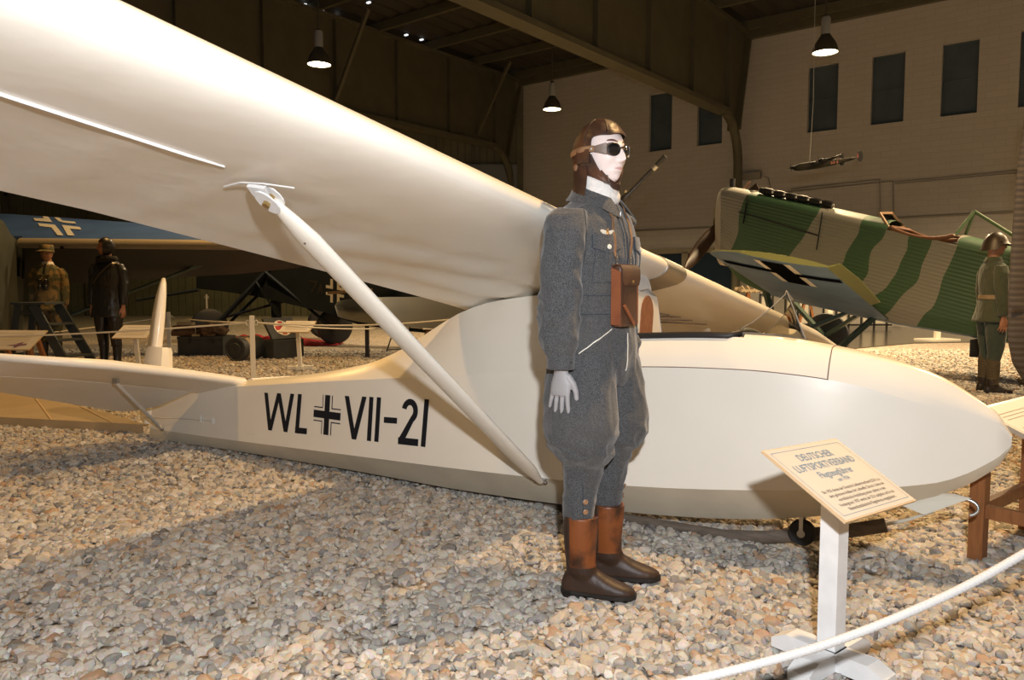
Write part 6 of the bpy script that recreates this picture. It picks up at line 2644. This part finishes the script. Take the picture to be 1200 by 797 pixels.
# ---- grey-green fuselage at the left margin
M['grey_green'] = mat('grey_green_skin', (.055, .062, .050), .5, col2=(.04, .046, .038), scale=3)
gr_ = empty('cargo_aircraft', (-8.0, 11.4, 0), 0, 'grey-green slab-sided fuselage with folded nose panels beside the step ladder', 'aircraft')
rows = []
for px, Y, yt, ys_, yb in ((-120, 9.6, 246, 284, 440), (-20, 10.4, 254, 290, 436), (3, 11.2, 258, 294, 430), (14, 12.0, 276, 300, 424), (27, 12.8, 287, 305, 416)):
    a, m_, b = P(px, yt, Y), P(px + 1, ys_, Y), P(px, yb, Y)
    b.z = max(.12, b.z)
    rows.append([a, m_, b, b + V((-2.2, .6, 0)), a + V((-2.2, .6, 0))])
gf_ = MB().loft(rows).build('fuselage', M['grey_green'], gr_, smooth=15)
for k, (px, py, Y, w_, h_) in enumerate(((21, 315, 12.35, .13, .34), (25.5, 318, 12.7, .10, .26))):
    MB().prism([P(px - 3, py - 14, Y - .03), P(px + 2, py - 12, Y - .03), P(px + 2, py + 9, Y - .03), P(px - 3, py + 8, Y - .03)], (0, .03, 0)).build('window_pane', M['exhaust'], gf_)
MB().box((-8.0, 11.6, .06), (.8, .6, .12)).build('support_block', M['exhaust'], gr_)

# ---- glider nose piece and pale wing in the half-dark behind the strut
gg_ = empty('grey_aircraft_wing', P(450, 362, 12.6), 0, 'grey round-tipped aircraft wing panel low behind the lift strut', 'wing panel')
gg_.location.z = 0; WLOC[gg_.name] = V(gg_.location)
rows = []
for px, y0_, y1_ in ((393, 358, 362), (396, 353, 371), (405, 351, 374), (425, 349, 378), (455, 348, 381), (490, 348, 384), (540, 349, 388), (600, 351, 392)):
    a, b = P(px, y0_, 12.9), P(px, y1_, 12.2)
    rows.append([a, a.lerp(b, .5) + V((0, -.05, .03)), b, a.lerp(b, .5) + V((0, .08, -.04))])
gw = MB().loft(rows).build('wing_skin', mat('dull_grey_skin', (.045, .043, .036), .55), gg_, smooth=60)
ptc = [P(420, 350.5, 12.58), P(440, 346.5, 12.60), P(448, 351, 12.50), P(440, 357, 12.40), P(428, 356.5, 12.42)]
MB().prism(ptc, (0, -.02, 0)).build('pale_patch', mat('pale_patch', (.20, .20, .19), .5), gw)
MB().beam(P(384, 343.5, 12.4), P(436, 339.5, 12.4), .03, .045, up=(0, 0, 1)).build('edge_strip', mat('brown_strip', (.20, .13, .07), .5), gg_)
for px in (430, 560):
    MB().beam((P(px, 380, 12.5).x, 12.5, 0), P(px, 372, 12.5), .06, .06).build('stand', M['exhaust'], gg_)

# ---- machine gun on a pillar mount behind the pilot
M['gun'] = mat('gun_black', (.010, .010, .011), .4, spec=.6)
gb, gt = P(722, 243, 6.4), P(780, 183, 6.15)
gd = (gt - gb).normalized()
gp0 = gb - gd * .25
gr2 = empty('machine_gun', (gp0.x - .05, gp0.y, 0), 0, 'black machine gun barrel pointing up behind the pilot mannequin', 'machine gun')
MB().tube([gb - gd * .30, gb + gd * .10, gb + gd * .14, gb + gd * .16, gt - gd * .10, gt - gd * .098, gt], [.034, .034, .030, .019, .018, .021, .021], 14).build('barrel', M['gun'], gr2, smooth=40)
MB().lathe([(.0225, 0), (.0225, .04)], gt - gd * .14, 14, axis=gd).build('barrel_ring', M['steel'], gr2, smooth=40)
MB().box(gb + gd * .12 + V((-.005, -.01, .038)), (.014, .014, .03)).build('front_sight', M['brass'], gr2)
MB().beam(gb - gd * .75, gb - gd * .28, .07, .11).build('receiver', M['gun'], gr2)
pm = gb - gd * .40
MB().lathe([(.05, 0), (.05, pm.z - .05)], (pm.x, pm.y, 0), 14).build('pillar', M['gun'], gr2)
MB().lathe([(.28, 0), (.28, .03), (.06, .05)], (pm.x, pm.y, 0), 20).build('base_plate', M['gun'], gr2)

# ---- model bomber hung from the roof
M['bomber'] = mat('bomber_camo', (.007, .007, .005), .85, spec=.2, col2=(.022, .016, .008), scale=6)
M['code_red'] = mat('code_red', (.14, .012, .010), .7)
M['bomber_under'] = mat('bomber_black', (.004, .004, .004), .7, spec=.2)
Yb = 12.0
bn_, bt_ = P(930, 197, Yb), P(1002, 187, Yb + .25)
bc_ = bn_.lerp(bt_, .45)
bd_ = (bt_ - bn_).normalized()
bw = V((0, 0, 1)).cross(bd_).normalized()
bu = bd_.cross(bw)
br_ = empty('model_bomber', bc_, 0, 'small dark model bomber with twin fins hanging before the wall windows', 'model aircraft')
L_ = (bt_ - bn_).length


def bpnt(t, w, u): return bn_ + bd_ * (L_ * t) + bw * w + bu * u


rows = []
for t, r, u in ((-.005, .012, -.012), (.02, .035, -.008), (.08, .055, 0), (.2, .060, 0), (.4, .058, -.002), (.6, .048, .002), (.8, .034, .010), (.93, .024, .018), (1.0, .010, .020)):
    rows.append([bpnt(t, r * .8 * math.cos(a), u + r * math.sin(a)) for a in [2 * PI * k / 14 for k in range(14)]])
MB().loft(rows).build('fuselage', M['bomber'], br_, smooth=60)
rows = []
for w, c0_, c1_ in ((-.58, .37, .44), (-.45, .33, .46), (-.2, .29, .49), (0, .27, .50), (.2, .29, .49), (.45, .33, .46), (.58, .37, .44)):
    th2 = .012
    uu = .012 + abs(w) * .09
    rows.append([bpnt(c0_, w, uu), bpnt((c0_ * .6 + c1_ * .4), w, uu + th2), bpnt(c1_, w, uu), bpnt((c0_ * .6 + c1_ * .4), w, uu - th2)])
MB().loft(rows).build('wing', M['bomber'], br_, smooth=40)
for w in (-.36, -.18, .18, .36):
    u_ = .0 + abs(w) * .09
    MB().lathe([(.008, -.02), (.026, .0), (.030, .06), (.020, .20), (.004, .26)], bpnt(.19, w, u_), 10, axis=bd_).build('engine', M['bomber_under'], br_, smooth=60)
    pm_ = MB()
    for a in (0, 2.09, 4.19):
        d_ = bw * math.cos(a) + bu * math.sin(a)
        pm_.beam(bpnt(.165, w, u_), bpnt(.165, w, u_) + d_ * .06, .008, .003, up=bd_)
    pm_.build('propeller', M['bomber_under'], br_)
rows = []
for w in (-.22, 0, .22):
    rows.append([bpnt(.88, w, .02), bpnt(.92, w, .027), bpnt(.98, w, .02), bpnt(.92, w, .013)])
MB().loft(rows).build('tailplane', M['bomber'], br_)
for w in (-.22, .22):
    f_ = MB()
    f_.prism([bpnt(.93 + .045 * math.cos(a), w - .005, .03 + .085 * math.sin(a)) for a in [2 * PI * k / 16 for k in range(16)]], bw * .010)
    fo = f_.build('fin', M['bomber_under'], br_)
    MB().prism([bpnt(.905, w + .0062, .0), bpnt(.925, w + .0062, .0), bpnt(.925, w + .0062, .075), bpnt(.905, w + .0062, .075)], bw * .001).build('fin_flash', M['code_red'], fo)
    MB().prism([bpnt(.88, w - .0062, .0), bpnt(.90, w - .0062, .0), bpnt(.90, w - .0062, .075), bpnt(.88, w - .0062, .075)], bw * -.001).build('fin_flash', M['code_red'], fo)
for tt_ in (.50,):
    MB().lathe([(.020, 0), (.026, .02), (.014, .045), (.003, .05)], bpnt(tt_, 0, .05), 10, axis=bu).build('turret', M['goggle_lens'], br_, smooth=60)
M['code_orange'] = mat('code_orange', (.16, .035, .015), .7)
for sgn in (-1, 1):
    c_ = MB()
    for t0 in (.57, .61, .66):
        c_.prism([bpnt(t0, sgn * .0395, -.022), bpnt(t0 + .03, sgn * .0395, -.022), bpnt(t0 + .03, sgn * .0395, .020), bpnt(t0 + .012, sgn * .0395, .020)], bw * (sgn * .001))
    c_.build('code_letters', M['code_orange'], br_)
hw_ = MB().tube([bpnt(.26, 0, .055), P(953, 120, Yb + .1), (P(954, 60, Yb).x, Yb + .1, HZ + .2)], .003, 5)
hw_.build('hanging_wire', M['post_white'], br_)

# ---- things under the monoplane: white posts, barrier, display behind
def floor_post(px, py, ytop, label):
    b = G(px, py)
    top = P(px, ytop, b.y).z
    t = empty('rope_post', b, 0, label, 'post', 'white rope posts')
    MB().box(b + V((0, 0, top / 2)), (.10, .10, top), bevel=.005).build('shaft', M['post_white'], t)
    MB().box(b + V((0, 0, .02)), (.75, .5, .04), rz=.3, bevel=.01).build('foot', M['post_white'], t)


floor_post(971, 397, 352, 'white post with a flat foot below the raised wing of the monoplane')
floor_post(1098, 399, 382, 'white post foot below the belly of the camouflaged monoplane')
fb0, fb1 = G(880, 383), G(1070, 385)
Yf = 20.5
fence = empty('barrier_fence', (P(970, 380, Yf).x, Yf, 0), 0, 'low dark barrier with pale panels on the polished floor below the monoplane', 'barrier')
xa, xb = P(890, 380, Yf).x, P(1045, 380, Yf).x
for z in (.12, .92):
    MB().beam((xa, Yf, z), (xb, Yf, z), .05, .05).build('rail', M['exhaust'], fence)
k = 0
x = xa
while x < xb:
    MB().beam((x, Yf, 0), (x, Yf, .95), .05, .04).build('upright', M['exhaust'], fence)
    if k % 3 != 1:
        MB().box((x + .17, Yf + .03, .52), (.22, .015, .70)).build('pale_panel', M['post_white'], fence)
    x += .34
    k += 1
# large skeletal wooden wing display beyond, seen through the windshield
Yd = 17.5
dw = empty('wooden_wing_frame', (P(915, 370, Yd).x, Yd, 0), 0, 'wooden wing framework on a trestle behind the glider windshield', 'wing frame')
for z, y_ in ((1.05, 0), (1.10, .5)):
    MB().beam((P(868, 360, Yd).x, Yd + y_, z), (P(962, 360, Yd).x, Yd + y_, z), .06, .06).build('spar', M['canvas_tan'], dw)
for i in range(16):
    px = 872 + i * 6
    a = P(px, 352, Yd)
    MB().prism([(a.x, Yd - .1, 1.02), (a.x, Yd + .2, 1.17), (a.x, Yd + .8, 1.08), (a.x, Yd + .8, 1.05), (a.x, Yd - .1, 1.0)], (.02, 0, 0)).build('rib', M['canvas_tan'], dw)
for px in (880, 950):
    for s in (-1, 1):
        MB().beam((P(px, 370, Yd).x + s * .25, Yd + .2, 0), (P(px, 370, Yd).x, Yd + .25, 1.03), .06, .05).build('trestle_leg', M['pine'], dw)
# dim wall cabinet / doorway at the foot of the window wall
M['blue_glass'] = mat('blue_glass', (.012, .028, .050), .15)
M['niche'] = mat('niche_paint', (.30, .26, .19), .7)
dd = MB()
for s0, s1, z0_, z1_ in ((-4.2, -1.2, 0, 2.25),):
    dd.prism([WP(s0, .06, z0_), WP(s1, .06, z0_), WP(s1, .06, z1_), WP(s0, .06, z1_)], WN * .05)
struct(dd.build('door_2', M['blue_glass']))
pl_ = MB()
for s in (-4.25, -2.9, -1.15):
    pl_.box(WP(s, .12, 1.15), (.22, .14, 2.3), rz=WROT)
pl_.box(WP(-2.7, .12, 2.32), (3.3, .14, .16), rz=WROT)
struct(pl_.build('trim_2', M['niche']))
# ================================================================== BACKGROUND MANNEQUINS
def figure(name_label, pos, yaw, spec):
    s = spec.get('scale', 1.0)
    vox = .008
    b = MB()
    hz, hx = 1.655, .012
    Rh = Matrix.Rotation(spec.get('head_yaw', 0), 3, 'Z')
    hc = V((hx, 0, hz))
    b.loft([[Rh @ p + hc for p in r] for r in head_grid(48, 36)])
    b.loft([oval((hx - .022, 0, z), r, r * .95, 20) for z, r in ((1.63, .050), (1.55, .054), (1.49, .060), (1.43, .075))])
    column(b, [(1.46, -.006, 0, .06, .09), (1.40, 0, 0, .09, .16), (1.05, .004, 0, .10, .15), (.88, 0, 0, .11, .16), (.80, 0, 0, .08, .13)])
    for q in (-1, 1):
        b.tube([(0, q * .17, 1.40), (-.012, q * .225, 1.14), (.02, q * .235, .88), (.02, q * .235, .84)], [.05, .04, .03, .026], 10)
        b.tube([(0, q * .09, .86), (.012, q * .095, .50), (-.005, q * .10, .25), (0, q * .10, .08)], [.09, .052, .045, .035], 10)
        hand_mb(b, (.020, q * .237, .845), q, curl=.22)
    vs, ns, fs = remesh(b, .0045, 1)
    body = obj('person', vs, fs, spec['skin'], None, local=True, smooth=180, fix=False)
    body.location = pos
    body.rotation_euler = (0, 0, yaw)
    body.scale = (s, s, s)
    tag(body, name_label, 'mannequin')
    t = MB()
    column(t, [(z, cx, cy, rx * spec.get('wide', 1.0), ry * spec.get('wide', 1.0)) for z, cx, cy, rx, ry in TORSO if z > spec.get('hem', .8) - .05 or True], p=2.3)
    for q in (-1, 1):
        column(t, [(1.425, -.002, .174, .066, .050), (1.34, -.006, .208, .076, .066), (1.15, -.010, .228, .069, .062), (1.0, .006, .235, .066, .060), (.90, .016, .237, .056, .05), (.865, .018, .237, .048, .044)], q)
    hem = spec.get('hem', .80)
    if hem < .8 or spec.get('skirt'):
        t.loft([oval((.0, 0, z), rx, ry, 30, 2.3) for z, rx, ry in ((1.02, .128, .182), (.90, .150, .205), (hem + .02, .172, .232), (hem, .170, .230))])
    su = Suit(spec.get('coat_name', 'jacket'), t, vox, spec['coat'], body, fold=.007, seed=spec.get('seed', 1), smooth_it=2)
    tr_ = MB()
    for q in (-1, 1):
        column(tr_, [(.95, .0, .088, .12, .10), (.80, .004, .094, .118, .100), (.65, .010, .100, .105, .094), (.52, .012, .100, .086, .078), (.46, .010, .100, .076, .070), (.38, .0, .10, .068, .066), (spec.get('cuff', .30), -.004, .100, .066, .064)], q)
    Suit('trousers', tr_, vox, spec['trousers'], body, fold=.006, seed=4, smooth_it=2)
    for q in (-1, 1):
        sh, ft_, so = boot_mb(q, -.008, q * .10, spec.get('boot_top', .33), (.064, .060), .20, -.076, q * .18)
        u_ = MB(); u_.add(sh.v, sh.f); u_.add(ft_.v, ft_.f)
        bv_, bn__, bf_ = remesh(u_, .006, 1)
        bo = obj('boot', bv_, bf_, spec['boots'], body, local=True, smooth=180, fix=False)
        so.build('sole', M['sole'], bo, local=True)
        if spec.get('puttee'):
            rows = []
            for i in range(40):
                z = .10 + (.40 - .10) * i / 39
                r_ = .058 + .012 * math.sin(PI * (z - .1) / .42) + .003 * (i % 4 == 0)
                rows.append(oval((-.004, q * .10, z), r_, r_ * .95, 22))
            MB().loft(rows).build('puttee', spec['puttee'], body, local=True, smooth=40)

    def hp(th, ph, infl): return Rh @ head_pt(th, ph, infl, True) + hc
    return body, su, hp, hc, Rh


M['skin_tan'] = mat('mannequin_skin_tan', (.36, .17, .095), .5)
M['skin_dark'] = mat('mannequin_skin_brown', (.30, .13, .07), .5)
M['field_grey'] = wool_mat('field_grey_wool', (.055, .068, .045), (.080, .092, .062), (.10, .10, .065), scale=160, bump=.3)
M['trouser_green'] = wool_mat('trouser_green', (.040, .058, .050), (.060, .078, .066), scale=160, bump=.3)
M['puttee'] = mat('puttee_brown', (.085, .066, .040), .9)
M['dark_boot'] = mat('dark_boot', (.020, .014, .010), .5)
M['belt_tan'] = mat('belt_tan', (.30, .22, .13), .5)
M['steel_helmet'] = mat('steel_helmet', (.030, .020, .013), .42, col2=(.05, .030, .018), scale=7)
M['black_leather'] = mat('black_leather', (.008, .007, .007), .38, spec=.5, bump=.3, bscale=30)
M['dark_fur'] = mat('dark_fur', (.006, .005, .005), .95, bump=1, bscale=90)
M['camo_cloth'] = mat('camo_cloth', (.19, .13, .055), .9, col2=(.07, .07, .035), scale=9, lo=.46, hi=.54, detail=2)
M['shirt'] = mat('white_shirt', (.60, .57, .54), .7)

# soldier in steel helmet, in profile
bs = G(1158, 459)
body, su, hp, hc, Rh = figure('soldier mannequin in steel helmet and grey-green tunic beside the camouflaged monoplane', (bs.x, bs.y, .0), math.radians(-8),
                              dict(skin=M['skin_tan'], coat=M['field_grey'], trousers=M['trouser_green'], boots=M['dark_boot'], boot_top=.16, cuff=.36, puttee=M['puttee'], hem=.80, skirt=True, coat_name='tunic', seed=7, scale=.965))
su.band('belt', M['belt_tan'], 1.055, 1.10, .006, (.005, 0))
rows = []
for z, k in ((1.475, .100), (1.50, .085), (1.525, .074), (1.528, .066)):
    rows.append(oval((-.004, 0, z), k, k * .98, 24))
MB().loft(rows, caps=False).build('collar', M['field_grey'], su.o, local=True, smooth=50)
for sgn in (-1, 1):
    for zc, nm in ((1.30, 'breast_pocket'), (.95, 'hip_pocket')):
        d_ = V((-.9, -sgn * .43, 0))
        su.patch(nm, M['field_grey'], (.1, sgn * .10, zc), V((0, 0, 1)).cross(-d_), (0, 0, 1), 5, 5, lambda a, b_: ((a - .5) * .11, (b_ - .5) * .13), .010, -.004, d_)
hl = MB()
rows = []
for ph, k, dz in ((.02, 1.0, 0), (.35, 1.0, 0), (.7, 1.0, 0), (1.0, 1.0, 0), (1.25, 1.02, 0), (1.42, 1.06, -.004)):
    rows.append([hc + V((.0, 0, .012)) + V((math.sin(ph) * math.cos(a) * .126 * k, math.sin(ph) * math.sin(a) * .108 * k, math.cos(ph) * .142 + dz)) for a in [2 * PI * j / 36 for j in range(36)]])
brim = []
for a in [2 * PI * j / 36 for j in range(36)]:
    fr_ = max(0, math.cos(a)); bk_ = max(0, -math.cos(a))
    r_ = V((math.cos(a) * (.150 + .030 * fr_ ** 3 + .012 * bk_), math.sin(a) * .128, .018 - .022 * fr_ ** 2 - .072 * sstep((-math.cos(a) + .35) / .7)))
    brim.append(hc + r_)
rows.append(brim)
rows.append([p - V((0, 0, .004)) - (p - hc).normalized() * .006 for p in brim])
hl.loft(rows, caps=True)
ho = hl.build('steel_helmet', M['steel_helmet'], body, local=True, smooth=50)
for sgn in (-1, 1):
    MB().lathe([(.012, 0), (.012, .012), (.008, .014)], hc + V((-.0, sgn * .110, .045)), 12, axis=(0, sgn, .2)).build('vent_lug', M['steel_helmet'], ho, local=True)

# airman in black leather coat, flying helmet
bl_ = G(130, 431)
body, su, hp, hc, Rh = figure('airman mannequin in long black leather coat and dark flying helmet beside the step ladder', (bl_.x, bl_.y, 0), math.radians(-100),
                              dict(skin=M['skin_dark'], coat=M['black_leather'], trousers=M['black_leather'], boots=M['black_leather'], boot_top=.36, hem=.70, skirt=True, coat_name='leather_coat', seed=3, wide=1.08, head_yaw=math.radians(-38), scale=1.03))
rows = []
for k in range(28):
    a = 2 * PI * k / 28
    d = V((math.cos(a), math.sin(a), 0))
    rows.append([V((0, 0, 1.485)) + d * (.105 + .035 * math.cos(q)) * 1.0 + V((0, 0, .048 * math.sin(q))) for q in [2 * PI * j / 10 for j in range(10)]])
MB().loft(rows, loop=True).build('fur_collar', M['dark_fur'], su.o, local=True, smooth=60)


def cap_shell(hp_, m, body_, name, lim=.95, top=.058, infl=.012):
    nt_, np_ = 48, 36
    vv = [hp_(2 * PI * k / nt_, max(.001, PI * .84 * j / np_), infl) for j in range(np_ + 1) for k in range(nt_)]
    ff = []
    for j in range(np_):
        ph = PI * .84 * (j + .5) / np_
        for k in range(nt_):
            th = (2 * PI * (k + .5) / nt_ + PI) % (2 * PI) - PI
            if abs(th) < lim and math.cos(ph) * .119 < top: continue
            ff.append((j * nt_ + k, j * nt_ + (k + 1) % nt_, (j + 1) * nt_ + (k + 1) % nt_, (j + 1) * nt_ + k))
    return obj(name, vv, ff, m, body_, local=True, smooth=60)


fh = cap_shell(hp, M['black_leather'], body, 'flying_helmet')
for sgn in (-1, 1):
    c_ = hp(sgn * 1.62, 1.62, .016)
    MB().lathe([(.036, -.004), (.036, .012), (.024, .020)], c_, 16, axis=(Rh @ V((0, sgn, 0)))).build('earphone', M['black_leather'], fh, local=True, smooth=40)
sl_ = []
for k in range(14):
    t = k / 13
    h_, n__ = su.hit((.1, .13 - .24 * t, 1.42 - .26 * t), (-1, 0, 0))
    sl_.append(h_ + n__ * .008)
MB().tube(sl_, .004, 6, flat=3).build('shoulder_strap', M['dark_boot'], su.o, local=True)
su.band('belt', M['black_leather'], 1.07, 1.12, .008, (.005, 0))
for sgn in (-1, 1):
    h_, n__ = su.hit((.1, sgn * .26, .93), (-1, 0, 0))

# figure in camouflage smock and peaked field cap
Yc = 11.85
xc = P(57, 340, Yc).x
body, su, hp, hc, Rh = figure('mannequin in camouflage smock, peaked cap, white shirt and dark tie behind the step ladder', (xc, Yc, 0), math.radians(-82),
                              dict(skin=M['skin_tan'], coat=M['camo_cloth'], trousers=M['camo_cloth'], boots=M['dark_boot'], boot_top=.30, hem=.78, skirt=True, coat_name='smock', seed=9, wide=1.03))
rows = []
for z, k, dx_ in ((.055, 1.10, .0), (.075, 1.12, 0), (.110, 1.10, 0), (.130, 1.0, 0), (.136, .5, 0)):
    rows.append([hc + V((dx_ + math.cos(a) * .103 * k, math.sin(a) * .086 * k, z)) for a in [2 * PI * j / 28 for j in range(28)]])
cp = MB().loft(rows).build('field_cap', M['camo_cloth'], body, local=True, smooth=50)
pk_ = []
for r_, z in ((.105, .060), (.175, .030), (.172, .024), (.102, .052)):
    pk_.append([hc + V((r_ * math.cos(a), r_ * .80 * math.sin(a), z)) for a in [math.radians(-62 + 124 * j / 14) for j in range(15)]])
MB().loft(pk_, caps=False, closed=False).build('cap_peak', M['camo_cloth'], cp, local=True)
MB().loft([[hc + V((math.cos(a) * .107 * k, math.sin(a) * .090 * k, z)) for a in [math.radians(45 + 270 * j / 20) for j in range(21)]] for z, k in ((.060, 1.12), (.02, 1.10), (.015, 1.02))], caps=False, closed=False).build('cap_flap', M['camo_cloth'], cp, local=True)
su.patch('shirt_front', M['shirt'], (.1, 0, 1.435), (0, 1, 0), (0, 0, 1), 6, 6, lambda a, b_: ((a - .5) * .13 * (b_ * .9 + .1), (b_ - .5) * .13), .008, -.004, (-1, 0, 0))
su.patch('tie', M['black'], (.1, 0, 1.43), (0, 1, 0), (0, 0, 1), 2, 6, lambda a, b_: ((a - .5) * .034, (b_ - .5) * .13), .013, -.002, (-1, 0, 0))
rows = []
for z, k in ((1.47, .098), (1.50, .082), (1.53, .070), (1.53, .064)):
    rows.append(oval((-.004, 0, z), k, k, 24))
MB().loft(rows, caps=False).build('shirt_collar', M['shirt'], body, local=True, smooth=50)
for sgn in (-1, 1):
    su.patch('lapel', M['camo_cloth'], (.1, sgn * .055, 1.40), (0, 1, 0), (0, 0, 1), 4, 6, lambda a, b_: ((a - .5) * .07, (b_ - .5) * .16), .016, -.004, (-1, 0, 0))
h_, n__ = su.hit((.1, 0, 1.19), (-1, 0, 0))
WB = Matrix.Translation(body.location) @ Matrix.Rotation(math.radians(-82), 4, 'Z')
bw_ = WB @ (h_ + V((.045, 0, 0)))
bi = empty('binoculars', bw_, math.radians(-82), 'black binoculars hanging on the chest of the camouflage smock', 'binoculars')
for sgn in (-1, 1):
    MB().lathe([(.030, -.075), (.032, -.03), (.022, -.02), (.020, .055), (.024, .06), (.018, .07)], (0, sgn * .040, 0), 14, axis=(0, 0, 1)).build('barrel', M['black'], bi, local=True, smooth=40)
MB().box((0, 0, .0), (.025, .06, .05)).build('bridge', M['black'], bi, local=True)
for sgn in (-1, 1):
    pts = []
    for k in range(10):
        t = k / 9
        q, n2 = su.hit((.1, sgn * (.05 + .035 * t), 1.22 + .24 * t), (-1, 0, 0))
        q = q + n2 * .012
        pts.append(V((q.x - h_.x - .045, q.y, q.z - 1.19)))
    MB().tube(pts, .006, 6).build('neck_strap', M['black'], bi, local=True)
